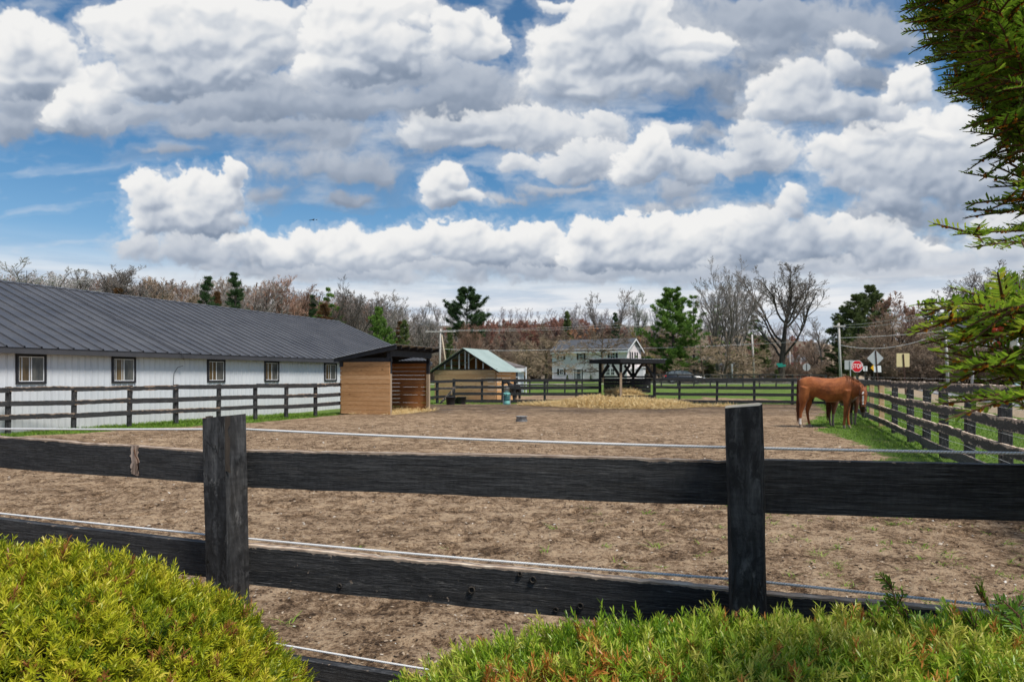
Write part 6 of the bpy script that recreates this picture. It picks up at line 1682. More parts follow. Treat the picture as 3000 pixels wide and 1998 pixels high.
def bare_tree(seed, H, r0, trunk=.42, limbs=9, ks=(7, 6, 5), ang=(.75, .7, .7, .7), ratio=(.72, .5, .45, .45), up=(.05, .09, .06, .04), wander=.10, twig=.020, stems=1, limb_t=(.35, 1.0), buds=0, stem_ang=.25, tlen=.82, limb_r=.42):
    rs = np.random.default_rng(seed); wood = []; fine = []; bud = None
    base = np.zeros((stems, 3)); az = rs.random() * 6 + np.arange(stems) * 2 * np.pi / max(stems, 1)
    sa = 0.03 if stems == 1 else stem_ang
    d = np.stack([np.cos(az) * sa, np.sin(az) * sa, np.ones(stems)], -1); d /= np.linalg.norm(d, axis=1, keepdims=True)
    base[:, :2] = d[:, :2] * r0 * (1.2 if stems > 1 else 0)
    L = np.full(stems, H * tlen) * rs.uniform(.88, 1.05, stems)
    P = grow(rs, base, d, L, 12, .045, .05); f = np.linspace(0, 1, 12)
    Rr = (r0 * (1.0 if stems == 1 else .62) * (1 - .88 * f ** .8) * (1 + .35 * np.exp(-f * 14)))[None].repeat(stems, 0)
    wood.append(tubes(P, Rr, 9))
    for lv, k in enumerate((limbs,) + tuple(ks)):
        b, d, ln, pr = children(rs, P, Rr, L, k, limb_t[0] if lv == 0 else .22, limb_t[1] if lv == 0 else 1.0, ang[lv], ratio[lv])
        n = (8, 6, 4, 3)[lv]
        P = grow(rs, b, d, ln, n, wander * (1 + .35 * lv), up[lv]); L = ln; f = np.linspace(0, 1, n)[None]
        rr = np.maximum(np.minimum(pr * .68, r0 * (limb_r, .16, .07, .04)[lv]), twig)[:, None] * (1 - .62 * f)
        Rr = np.maximum(rr, twig * (.9, .8, .62, .5)[lv])
        (wood if lv == 0 else fine).append(tubes(P, Rr, (6, 4, 3, 3)[lv]))
    if buds:
        e = P[:, -1][rs.random(len(P)) < buds]; e2 = np.concatenate([e, P[:, 1][rs.random(len(P)) < buds * .7]])
        s = rs.normal(0, .036, (len(e2), 4, 3)); s[:, 1] = -s[:, 0] * .8; s[:, 3] = -s[:, 2]; s = s[:, [0, 2, 1, 3]]
        bud = e2[:, None] + s
    return np.concatenate(wood), np.concatenate(fine), bud

def conifer(seed, H, r0, z0=.12, whorls=24, per=5, spread=.28, clump=11, need=13, nl=.34, nw=.05, prof=None, rise=.25, tip_up=.06, inner=.25, gap=.0, side_w=.14):
    """Trunk, limbs and needle tufts; prof(f) is the branch length as a share of the spread at relative height f."""
    rs = np.random.default_rng(seed); prof = prof or (lambda f: (1 - f) ** .8 + .06)
    P0 = grow(rs, np.zeros((1, 3)), np.array([[0, 0, 1.0]]), np.array([H]), 12, .012, .05); f = np.linspace(0, 1, 12)
    wood = [tubes(P0, (r0 * (1 - .93 * f))[None], 8)]
    zz = np.repeat(np.linspace(z0, .985, whorls) + rs.normal(0, .008, whorls), per); M = len(zz)
    az = rs.random(M) * 2 * np.pi; keep = rs.random(M) > gap; zz, az = zz[keep], az[keep]; M = len(zz)
    ln = spread * H * np.array([prof(q) for q in zz]) * rs.uniform(.62, 1.15, M)
    r_ = rise * (.35 + .9 * zz) + rs.normal(0, .10, M)
    d = np.stack([np.cos(az), np.sin(az), r_], -1); d /= np.linalg.norm(d, axis=1, keepdims=True)
    b = np.stack([np.interp(zz, f, P0[0, :, i]) for i in range(3)], -1)
    P = grow(rs, b, d, ln, 6, .07, tip_up)
    wood.append(tubes(P, np.maximum(r0 * .28 * (1 - zz)[:, None], .022) * np.linspace(1, .3, 6)[None], 4))
    t = inner + (1 - inner) * rs.random((M, clump)) ** .7; k = t * 5; i = np.minimum(k.astype(int), 4); fr_ = (k - i)[..., None]; m = np.arange(M)[:, None]
    c = P[m, i] * (1 - fr_) + P[m, i + 1] * fr_
    side = rs.normal(0, 1, c.shape) * (1, 1, .35); c = c + side * (ln[:, None, None] * side_w * (1.15 - t)[..., None] + .05)
    tan = P[m, i + 1] - P[m, i]; tan /= np.linalg.norm(tan, axis=-1, keepdims=True) + 1e-9
    c = c.reshape(-1, 3); tan = tan.reshape(-1, 3); C = len(c)
    q = rs.normal(0, 1, (C, need, 3)) + tan[:, None] * .9 + np.array((0, 0, .45)); q /= np.linalg.norm(q, axis=-1, keepdims=True)
    L = nl * rs.uniform(.6, 1.2, (C, need))[..., None]; tip = c[:, None] + q * L
    s = np.cross(q, rs.normal(0, 1, (C, need, 3))); s /= np.linalg.norm(s, axis=-1, keepdims=True) + 1e-9; s *= nw / 2
    cc = c[:, None] + rs.normal(0, .05, (C, need, 3))
    quads = np.stack([cc - s * .6, cc + s * .6, tip + s * .5, tip - s * .5], -2).reshape(-1, 4, 3)
    tone = np.clip(rs.normal(.5, .17, C)[:, None] + .10 * np.repeat(zz, clump)[:, None] + rs.normal(0, .12, (C, need)), 0, 1).ravel()
    return np.concatenate(wood), quads, tone

B_GREY = bark_mat('grey_bark', (.085, .075, .065), (.20, .185, .165), 3)
B_DARK = bark_mat('dark_bark', (.040, .033, .028), (.11, .095, .08), 3)
B_BROWN = bark_mat('brown_bark', (.085, .062, .045), (.19, .145, .105), 3)
def twig_mat(name, a, b):
    m, t = new_mat(name); oi = t.node('ShaderNodeObjectInfo').outputs['Random']; p = t.node('ShaderNodeTexCoord').outputs['Object']
    c = t.ramp(t.noise(p, .6, 4, .6), [(.35, a), (.65, b)])
    hs_ = t.node('ShaderNodeHueSaturation'); t.put(hs_.inputs['Value'], t.mapr(oi, 0, 1, .78, 1.25)); t.put(hs_.inputs['Color'], c)
    setp(t, hs_.outputs[0], .9, .1)
    return m
T_GREY = twig_mat('grey_twigs', (.19, .165, .15), (.29, .255, .23))
T_PALE = twig_mat('pale_grey_twigs', (.33, .31, .305), (.46, .435, .43))
T_DARK = twig_mat('dark_twigs', (.095, .08, .07), (.18, .155, .135))
T_BROWN = twig_mat('brown_twigs', (.20, .145, .105), (.33, .25, .185))
T_TAN = twig_mat('tan_twigs', (.26, .19, .125), (.38, .29, .20))
T_RUST = twig_mat('rusty_twigs', (.24, .145, .105), (.36, .225, .165))
BUD_RED = simple('red_buds', (.36, .175, .13), .8, .1, 0, .45, 1.5)
BUD_ORANGE = simple('orange_buds', (.42, .19, .075), .8, .1, 0, .4, 1.5)
BUD_LIME = simple('yellow_green_buds', (.36, .33, .075), .8, .1, 0, .35, 1.5)
BUD_PALE = simple('pale_catkins', (.36, .38, .28), .8, .1, 0, .25, 1.5)
PINE_STOPS = [(0, (.025, .060, .015)), (.4, (.085, .170, .032)), (.7, (.165, .28, .05)), (1, (.25, .37, .085))]
N_PINE = leaf_mat('pine_needles', PINE_STOPS, .6, .2, .2)
N_DARK = leaf_mat('dark_needles', [(0, (.014, .030, .014)), (.5, (.042, .082, .030)), (1, (.10, .16, .06))], .65, .2, .15)
N_OLIVE = leaf_mat('olive_needles', [(0, (.034, .050, .018)), (.5, (.105, .140, .045)), (1, (.20, .25, .08))], .65, .2, .15)
N_RUST = leaf_mat('rusty_needles', [(0, (.06, .030, .015)), (.5, (.13, .065, .03)), (1, (.20, .12, .05))], .7, .15, .15)

PROTO = {}
def proto_bare(key, bark, twigm, budm=None, **kw):
    w, f_, bd = bare_tree(**kw)
    tm = bulk_mesh('trunk', w, bark, smooth=True)
    cm = bulk_mesh('crown', f_, twigm)
    bm2 = bulk_mesh('buds', bd, budm) if bd is not None and budm is not None else None
    PROTO[key] = (tm, cm, bm2, float(np.percentile(f_[..., 2], 97.5 if kw['H'] > 12 else 99.5)))
def proto_conifer(key, bark, needle, **kw):
    w, q, tone = conifer(**kw)
    PROTO[key] = (bulk_mesh('trunk', w, bark, smooth=True), bulk_mesh('crown', q, needle, tone), None, kw['H'])

proto_bare('spread', B_DARK, T_DARK, seed=1, H=17, r0=.42, limbs=13, ks=(10, 9, 7), ang=(.80, .62, .65, .7), ratio=(.66, .52, .45, .42), up=(.10, .06, .03, .02), wander=.13, twig=.016, limb_t=(.22, .98), tlen=.62, limb_r=.30)
proto_bare('vase', B_GREY, T_GREY, seed=2, H=14, r0=.36, limbs=7, ks=(7, 7, 6), ang=(.62, .5, .55, .6), ratio=(.62, .5, .45, .42), up=(.10, .10, .07, .05), wander=.09, twig=.0125, stems=4, limb_t=(.22, .98))
proto_bare('round', B_GREY, T_GREY, seed=3, H=13, r0=.26, limbs=15, ks=(10, 8, 6), ang=(.72, .65, .65, .7), ratio=(.80, .5, .45, .42), up=(.09, .07, .05, .03), wander=.11, twig=.0125, limb_t=(.30, 1.0), tlen=.50)
proto_bare('round2', B_DARK, T_BROWN, seed=4, H=13, r0=.24, limbs=16, ks=(10, 8, 6), ang=(.62, .6, .65, .7), ratio=(.80, .5, .45, .42), up=(.11, .08, .05, .03), wander=.10, twig=.0125, limb_t=(.26, 1.0), tlen=.52)
proto_bare('tall', B_GREY, T_PALE, seed=5, H=15, r0=.20, limbs=15, ks=(8, 8, 6), ang=(.52, .55, .6, .6), ratio=(.34, .5, .45, .42), up=(.08, .08, .05, .04), wander=.08, twig=.012, limb_t=(.42, .99))
proto_bare('redwood', B_GREY, T_RUST, BUD_RED, seed=6, H=13, r0=.17, limbs=15, ks=(8, 7, 5), ang=(.42, .5, .55, .6), ratio=(.34, .5, .45, .42), up=(.09, .09, .06, .05), wander=.07, twig=.015, limb_t=(.42, .99), buds=.8)
proto_bare('brownwood', B_BROWN, T_BROWN, seed=7, H=12.5, r0=.17, limbs=17, ks=(8, 7, 5), ang=(.48, .5, .55, .6), ratio=(.36, .5, .45, .42), up=(.08, .08, .06, .05), wander=.08, twig=.020, limb_t=(.22, .99))
proto_bare('oak', B_BROWN, T_TAN, seed=8, H=9, r0=.20, limbs=24, ks=(8, 6, 4), ang=(1.25, .65, .6, .6), ratio=(.50, .46, .45, .42), up=(-.015, -.02, -.02, -.02), wander=.08, twig=.0135, limb_t=(.12, .98))
proto_bare('lime', B_BROWN, T_TAN, BUD_LIME, seed=9, H=10, r0=.15, limbs=11, ks=(6, 5, 4), ang=(.5, .55, .6, .6), ratio=(.42, .5, .45, .42), up=(.08, .08, .05, .04), wander=.09, twig=.017, limb_t=(.15, .98), buds=.55)
proto_bare('orange', B_BROWN, T_RUST, BUD_ORANGE, seed=10, H=11, r0=.16, limbs=12, ks=(6, 6, 4), ang=(.5, .52, .6, .6), ratio=(.40, .5, .45, .42), up=(.08, .08, .05, .04), wander=.08, twig=.018, limb_t=(.2, .98), buds=.55)
proto_bare('brush', B_BROWN, T_BROWN, seed=11, H=5.5, r0=.09, limbs=8, ks=(7, 6, 5), ang=(.5, .55, .65, .7), ratio=(.55, .5, .5, .45), up=(.06, .05, .03, .02), wander=.13, twig=.015, stems=7, limb_t=(.08, .98), stem_ang=.45)
proto_conifer('pine', B_DARK, N_PINE, seed=21, H=13.5, r0=.30, z0=.10, whorls=19, per=7, spread=.36, clump=20, need=26, nl=.36, nw=.060, prof=lambda f: .98 * min(1, (1.08 - f) * 1.7) ** .8 * (.8 + .2 * math.sin(f * 40)), rise=.20, tip_up=.08, inner=.32)
proto_conifer('pine_open', B_DARK, N_PINE, seed=22, H=13, r0=.22, z0=.16, whorls=15, per=4, spread=.28, clump=14, need=20, nl=.34, nw=.055, prof=lambda f: .95 * min(1, (1.06 - f) * 1.5) ** .9, rise=.10, tip_up=.07, inner=.40, gap=.22)
proto_conifer('pine_upswept', B_DARK, N_DARK, seed=23, H=13, r0=.20, z0=.42, whorls=17, per=5, spread=.27, clump=18, need=20, nl=.34, nw=.055, prof=lambda f: min(1, (1.05 - f) * 2.6) ** .8 * (.55 + .45 * math.sin(min(1, (f - .40) * 3) * 1.57)), rise=.55, tip_up=.10, inner=.42, side_w=.065)
proto_conifer('spruce', B_DARK, N_DARK, seed=24, H=13, r0=.20, z0=.08, whorls=34, per=4, spread=.27, clump=12, need=16, nl=.32, nw=.042, prof=lambda f: (1.03 - f) ** .8 * (.75 + .35 * math.sin(f * 91)), rise=-.02, tip_up=.06, inner=.25)
proto_conifer('spruce_olive', B_DARK, N_OLIVE, seed=25, H=11, r0=.18, z0=.06, whorls=22, per=6, spread=.24, clump=13, need=16, nl=.30, nw=.060, prof=lambda f: (1.03 - f) ** .6, rise=.12, tip_up=.05, inner=.15)
proto_conifer('rusty', B_DARK, N_RUST, seed=26, H=9, r0=.15, z0=.06, whorls=20, per=6, spread=.22, clump=11, need=14, nl=.28, nw=.055, prof=lambda f: (1.03 - f) ** .65, rise=.15, tip_up=.05, inner=.2)
proto_conifer('grove_pine', B_DARK, N_OLIVE, seed=27, H=14, r0=.26, z0=.12, whorls=22, per=6, spread=.26, clump=15, need=22, nl=.34, nw=.060, prof=lambda f: min(1, (1.05 - f) * 2.0) ** .7 * (.85 + .15 * math.sin(f * 31)), rise=.18, tip_up=.05, inner=.18)

NAMES = {'spread': 'bare_tree', 'vase': 'bare_tree', 'round': 'bare_tree', 'round2': 'bare_tree', 'tall': 'bare_tree', 'redwood': 'red_maple', 'brownwood': 'bare_tree', 'oak': 'pin_oak', 'lime': 'budding_tree', 'orange': 'budding_tree', 'brush': 'bare_shrub',
         'pine': 'pine_tree', 'pine_open': 'pine_tree', 'pine_upswept': 'pine_tree', 'spruce': 'spruce_tree', 'spruce_olive': 'spruce_tree', 'rusty': 'juniper_tree', 'grove_pine': 'pine_tree'}
_trs = np.random.default_rng(77)
def tree(key, xs, top, d, label, wide=1.0, group=None, rz=None, twigs=None, trunkm=None, y0=None):
    """Tree whose top is seen at (xs, top) in the photograph, d metres away."""
    tm, cm, bm2, H = PROTO[key]; x = gx(xs, d); z0 = float(terrain(x, d)) - .05
    h = max(1.0, EYE - (top - HOR) / F * d - z0); s = h / H
    root = thing(NAMES[key], label, 'shrub' if key == 'brush' else 'tree', (x, d, z0), _trs.random() * 6.28 if rz is None else rz, group)
    w = s * wide; root.scale = (w, w, s)
    a = link('trunk', tm, root); c = link('crown', cm, root)
    if bm2: link('bud', bm2, c)
    if twigs:
        c.material_slots[0].link = 'OBJECT'; c.material_slots[0].material = twigs
    if trunkm:
        a.material_slots[0].link = 'OBJECT'; a.material_slots[0].material = trunkm
    return root

# behind the barn, left to right
tree('round', 50, 786, 74, 'pale bare tree farthest left, behind the ridge of the barn roof', 1.7, twigs=T_PALE)
tree('round', 165, 826, 88, 'low bare tree just showing behind the roof cable of the barn', 1.4, twigs=T_PALE)
tree('round2', 232, 832, 92, 'short pale bare tree low behind the barn ridge', 1.5, twigs=T_PALE)
tree('round2', 322, 796, 84, 'broad bare tree with dense brown twigs behind the barn', 1.6, twigs=T_GREY)
tree('rusty', 342, 852, 80, 'rusty red juniper low behind the barn ridge', 1.0)
tree('round', 420, 826, 86, 'bare grey tree between the rusty juniper and the first spruce', 1.5)
tree('round2', 480, 826, 88, 'second bare tree before the first spruce behind the barn', 1.4)
tree('round', 545, 838, 92, 'bare tree just left of the first dark spruce behind the barn', 1.0, twigs=T_PALE)
tree('spruce', 602, 812, 84, 'dark spruce behind the barn, left one of the tall pair', 1.0)
tree('rusty', 640, 862, 86, 'thin rusty juniper between the two tall spruces', .8)
tree('spruce', 695, 802, 84, 'dark spruce with a bushy top, right one of the tall pair behind the barn', .95)
tree('round2', 655, 824, 96, 'bare tree between the two tall spruces', .9)
tree('round', 745, 822, 92, 'bare tree right behind the right spruce of the barn', 1.0)
tree('round2', 805, 822, 96, 'pinkish brown bare tree above the far half of the barn', 1.1, twigs=T_RUST)
tree('round', 862, 846, 98, 'smaller bare tree above the far half of the barn', 1.05, twigs=T_RUST)
tree('spruce', 917, 868, 92, 'small dark spruce left of the lighter pine behind the barn', .9)
tree('pine_open', 958, 850, 90, 'green pine with spreading whorls above the end of the barn ridge', .85)
tree('rusty', 945, 896, 86, 'rusty juniper at the foot of the pine by the end of the barn ridge', 1.1)
tree('vase', 1025, 848, 92, 'dark many-stemmed bare tree at the end of the barn ridge', 1.15, twigs=T_DARK, trunkm=B_DARK)
tree('round', 1090, 856, 98, 'grey bare tree above the sloping gable edge of the barn', 1.1)
tree('round', 1150, 886, 104, 'pale bare tree right of the barn gable', 1.0, twigs=T_PALE)
tree('pine', 1112, 910, 82, 'dense green conifer behind the gable edge of the barn', .75)
tree('spruce_olive', 1185, 940, 88, 'small olive conifer right of the barn gable', .8)
tree('rusty', 1170, 946, 92, 'reddish conifer beside the small olive one', .8)
tree('tall', 1245, 893, 118, 'pale slender bare tree left of the braced utility pole', .9)
tree('tall', 1290, 895, 122, 'pale slender bare tree right behind the braced utility pole', 1.1)
tree('tall', 1335, 905, 128, 'pale bare tree between the utility pole and the lone pine', .9)
tree('pine_upswept', 1370, 855, 118, 'lone pine with upswept dark branches standing above the red woods', 1.3)
tree('round2', 1372, 955, 108, 'brown bare tree in front of the lone upswept pine', .8, twigs=T_RUST)
tree('spruce_olive', 1318, 962, 104, 'yellowish green conifer left of the green roofed shed', .62)
for k in range(60):
    xs = _trs.uniform(-60, 1240); d = _trs.uniform(98, 135)
    tree(('round', 'round2', 'brownwood')[k % 3], xs, np.interp(xs, [0, 300, 700, 1000, 1240], [826, 826, 838, 872, 920]) + _trs.uniform(-8, 34), d, 'bare grey brown tree in the wood behind the barn', _trs.uniform(1.0, 1.5), 'bare trees of the wood behind the barn', twigs=(T_GREY, T_BROWN, T_RUST)[_trs.integers(0, 3)])
# the wood in the middle
for k in range(235):
    xs = _trs.uniform(1170, 1960); d = _trs.uniform(138, 205)
    y_top = np.interp(xs, [1180, 1260, 1330, 1420, 1480, 1560, 1620, 1700, 1760, 1900], [968, 968, 962, 942, 934, 944, 936, 936, 950, 965]) + _trs.uniform(-4, 42) * (1 if d < 165 else .5)
    red = _trs.random() < np.interp(xs, [1180, 1380, 1450, 1700, 1780, 1900], [.10, .40, .75, .80, .3, .05])
    near_ = d < 158
    if red and not near_: tree('redwood', xs, y_top, d, 'bare maple flushed red with buds in the wood behind the white house', _trs.uniform(.9, 1.3), 'red budding maples of the wood')
    else: tree('brownwood', xs, y_top + (18 if near_ else 4), d, 'brown bare tree in the wood behind the shed and the white house', _trs.uniform(.9, 1.35), 'brown bare trees of the wood')
for k in range(60):
    xs = _trs.uniform(1150, 1960); d = _trs.uniform(128, 150)
    tree('brush', xs, _trs.uniform(1015, 1050), d, 'brown leafless shrub along the edge of the wood', _trs.uniform(1.0, 1.5), 'shrubs along the edge of the wood')
tree('tall', 1748, 868, 142, 'tall bare tree behind the roof of the white house, left of the taller one', .95, twigs=T_GREY)
tree('tall', 1808, 852, 140, 'tallest bare tree behind the roof of the white house', 1.0, twigs=T_GREY)
tree('tall', 1868, 866, 150, 'pale greenish bare tree behind the white house gable', 1.1, twigs=simple('sage_twigs', (.30, .32, .27), .9, .1, 0, .15))
tree('tall', 1690, 900, 165, 'pale bare tree behind the left part of the white house roof', 1.0)
tree('tall', 1908, 905, 160, 'pale bare tree between the white house and the big pine', 1.0)
tree('spruce', 1806, 918, 132, 'narrow dark spruce behind the ridge of the white house', .8)
tree('spruce_olive', 1662, 914, 150, 'green conifer tip among the red maples', .6)
for xs, top, d, kk, lab in ((1858, 962, 126, 'lime', 'yellow green budding tree right behind the white house gable'), (1900, 958, 124, 'lime', 'yellow green budding tree beside the big pine'), (1880, 985, 137, 'orange', 'orange budding tree behind the gable of the white house'), (1728, 958, 134, 'orange', 'orange red budding tree above the roof of the white house'), (1935, 985, 118, 'lime', 'low budding tree at the left edge of the big pine'), (1690, 962, 133, 'orange', 'orange budding tree above the left half of the white house roof')):
    tree(kk, xs, top, d, lab, 1.1)
# pin oaks by the house
tree('oak', 1600, 958, 96, 'tan pin oak with drooping twigs left of the white house', 1.45)
tree('oak', 1768, 940, 103, 'pin oak with level branches in front of the white house', 1.0, twigs=T_BROWN)
tree('oak', 1545, 1000, 112, 'smaller brown oak behind the outbuilding roof', 1.3)
# pines and bare trees right of the house
tree('pine', 1972, 855, 98, 'big bright green white pine right of the white house', 1.12, rz=.6)
tree('pine_open', 2035, 872, 116, 'darker pine close behind the big white pine', 1.1)
tree('pine_open', 2098, 900, 122, 'open pine behind the bare trees, right of the big white pine', 1.0)
tree('pine_open', 2205, 930, 124, 'open pine behind the thin utility pole', 1.15)
tree('spruce_olive', 2240, 985, 118, 'low green pine under the big bare tree', .9)
tree('vase', 2113, 800, 104, 'tall grey bare tree with fanning stems, left one of the pair beside the thin pole', 1.05)
tree('vase', 2150, 805, 108, 'tall grey bare tree with fanning stems, right one of the pair beside the thin pole', 1.0, rz=2.0)
for xs, top, d, lab in ((2060, 990, 92, 'tan tangle of an oak just right of the big white pine'), (2125, 985, 96, 'tan oak with drooping twigs under the fanning bare trees'), (2180, 1000, 98, 'low tan oak left of the thin utility pole')):
    tree('oak', xs, top, d, lab, 1.4, twigs=T_TAN)
tree('spread', 2287, 789, 106, 'big dark bare tree with a wide open crown', 1.10, rz=1.1)
tree('tall', 2408, 935, 140, 'slender bare tree between the big bare tree and the pine grove', 1.3, twigs=T_GREY)
tree('round2', 2392, 1000, 160, 'low bare tree below the slender one', 1.3)
# green grove and red-brown trees by the road
for xs, top, d, w, lab in ((2462, 905, 116, 1.0, 'pine at the left edge of the grove behind the STOP sign'), (2497, 868, 112, 1.0, 'pine in the left part of the grove behind the STOP sign'), (2538, 842, 114, .95, 'tallest pine of the grove behind the STOP sign'), (2575, 864, 118, 1.0, 'pine in the right part of the grove behind the signs'), (2512, 935, 104, 1.1, 'shorter pine in front of the grove behind the STOP sign'), (2480, 985, 100, 1.1, 'lowest pine at the front left of the grove')):
    tree('grove_pine', xs, top, d, lab, w)
for xs, top, d, kk, lab in ((2600, 872, 108, 'brownwood', 'reddish bare tree right beside the pine grove'), (2645, 886, 98, 'brownwood', 'wide reddish brown bare tree behind the diamond sign'), (2690, 905, 96, 'brownwood', 'reddish brown bare tree behind the cream sign'), (2625, 930, 92, 'round2', 'brown twiggy tree between the diamond and the cream sign'), (2720, 960, 94, 'round2', 'brown twiggy tree left of the pole behind the yew'), (2668, 975, 88, 'oak', 'low tan tree behind the cream sign'), (2560, 975, 92, 'round2', 'brown twiggy tree behind the small white sign')):
    tree(kk, xs, top, d, lab, 1.6, twigs=T_RUST if 'reddish' in lab else None)
tree('grove_pine', 2718, 880, 112, 'dark pine whose top shows left of the yew branch', .8)
for xs, top, d, lab in ((2870, 822, 104, 'bare tree left of the two behind the yew branches'), (2950, 786, 100, 'tall bare tree behind the yew branches at the right edge'), (2915, 835, 112, 'bare tree farther back behind the yew branches'), (3010, 800, 104, 'bare tree at the very right edge behind the yew')):
    tree('round', xs, top, d, lab, 1.1, twigs=T_GREY)
for k in range(46):
    xs = _trs.uniform(2560, 3050); d = _trs.uniform(78, 98)
    tree('brush', xs, _trs.uniform(1000, 1048), d, 'brown leafless shrub in the thicket along the road bank', _trs.uniform(1.0, 1.6), 'thicket along the road bank')
for k in range(34):                                               # the wood goes on to the right of the frame
    xs = _trs.uniform(3060, 4300); d = _trs.uniform(98, 135)
    tree(('brownwood', 'round2', 'round', 'grove_pine')[k % 4], xs, _trs.uniform(830, 930), d, 'tree of the wood on the bank to the right of the road', _trs.uniform(1.1, 1.5), 'trees on the bank right of the road')
for k in range(44):
    xs = _trs.uniform(1990, 2480); d = _trs.uniform(150, 240)
    tree('brownwood' if _trs.random() < .75 else 'redwood', xs, _trs.uniform(985, 1045), d, 'distant bare tree past the big bare tree', _trs.uniform(1.0, 1.5), 'distant bare trees along the road')
for k in range(26):
    xs = _trs.uniform(1960, 2470); d = _trs.uniform(112, 140)
    tree('brush', xs, _trs.uniform(1050, 1078), d, 'low brown shrub beyond the lawn', _trs.uniform(1.0, 1.6), 'shrubs beyond the lawn')
for xs, top, d, lab in ((2275, 1082, 104, 'yellow green bush at the foot of the big bare tree'), (1706, 1098, 0, ''), ):
    if d: tree('spruce_olive', xs, top, d, lab, 1.5)
for xs, lab in ((1662, 'small clipped evergreen left of the grey house door'), (1731, 'small clipped evergreen right of the grey house door')):
    q = on_line(xs, HO, HE); tree('spruce_olive', xs, 1098, q[1] - 1.2, lab, 1.2)
tree('spruce_olive', 2085, 1062, 118, 'round green bush beside the dark bungalow', 2.2)
tree('spruce_olive', 2395, 1080, 150, 'small dark evergreen beyond the horse', 1.6)

# the wooded hill far behind: one mass
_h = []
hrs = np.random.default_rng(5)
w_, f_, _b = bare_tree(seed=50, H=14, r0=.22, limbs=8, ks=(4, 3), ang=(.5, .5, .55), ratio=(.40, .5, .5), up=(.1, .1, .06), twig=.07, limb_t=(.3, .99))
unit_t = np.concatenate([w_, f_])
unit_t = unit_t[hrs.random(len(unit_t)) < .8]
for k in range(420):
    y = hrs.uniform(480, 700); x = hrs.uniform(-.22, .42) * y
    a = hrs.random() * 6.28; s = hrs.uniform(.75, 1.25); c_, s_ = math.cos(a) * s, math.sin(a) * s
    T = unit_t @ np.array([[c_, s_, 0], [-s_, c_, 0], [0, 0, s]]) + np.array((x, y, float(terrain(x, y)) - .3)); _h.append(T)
hw = link('woods', bulk_mesh('woods', np.concatenate(_h), twig_mat('haze_paled_twigs', (.28, .265, .28), (.38, .36, .375))))  # haze of the distance is put into the pale twig colour
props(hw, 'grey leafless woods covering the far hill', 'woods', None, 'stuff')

# tan reeds by the road
rp = []
rr_ = np.random.default_rng(9)
for k in range(5200):
    t = rr_.uniform(13.5, 19); y = rr_.uniform(52, 96); x = RDX(y) + t / .919
    rp.append((x, y, float(terrain(x, y))))
rp = np.array(rp); n = len(rp); h = rr_.uniform(.9, 2.0, n); lean = rr_.normal(0, .18, (n, 2)); w = .022
s = np.stack([np.full(n, w), np.zeros(n), np.zeros(n)], -1); tip = rp + np.stack([lean[:, 0], lean[:, 1], h], -1)
mid = rp + (tip - rp) * .75
q = np.concatenate([np.stack([rp - s, rp + s, mid + s, mid - s], 1), np.stack([mid - s * 1.9, mid + s * 1.9, tip + s * .8, tip - s * .8], 1)])
rd = link('reeds', bulk_mesh('reeds', q, leaf_mat('reed_straw', [(0, (.22, .155, .09)), (.5, (.42, .32, .20)), (1, (.62, .50, .35))], .8, .1, .2), np.concatenate([rr_.random(n) * .6, .35 + rr_.random(n) * .65])))
props(rd, 'tan dry reeds along the far side of the road', 'reeds', None, 'stuff')
# ------------------------------------------------------------------ clipped yews in front, and the yew tree at the right
YEW_GOLD = leaf_mat('golden_yew_needles', [(0, (.040, .085, .006)), (.22, (.140, .215, .010)), (.48, (.35, .385, .015)), (.70, (.56, .52, .03)), (.82, (.70, .61, .08)), (.88, (.36, .165, .04)), (1, (.26, .095, .03))], .42, .35, .30)
YEW_GREEN = leaf_mat('green_yew_needles', [(0, (.030, .075, .008)), (.25, (.105, .215, .014)), (.50, (.235, .37, .022)), (.70, (.38, .46, .04)), (.82, (.52, .53, .10)), (.88, (.56, .25, .05)), (1, (.42, .15, .03))], .38, .4, .28)
YEW_TREE = leaf_mat('yew_tree_needles', [(0, (.035, .075, .010)), (.3, (.115, .205, .016)), (.55, (.24, .36, .03)), (.78, (.40, .44, .045)), (.86, (.56, .24, .03)), (1, (.70, .36, .05))], .35, .35, .55)
CORE = simple('shade_dark_core', (.035, .032, .014), .9, .1, 0, .5, 12)
YEW_BARK = bark_mat('red_brown_bark', (.07, .035, .022), (.17, .09, .055), 14)

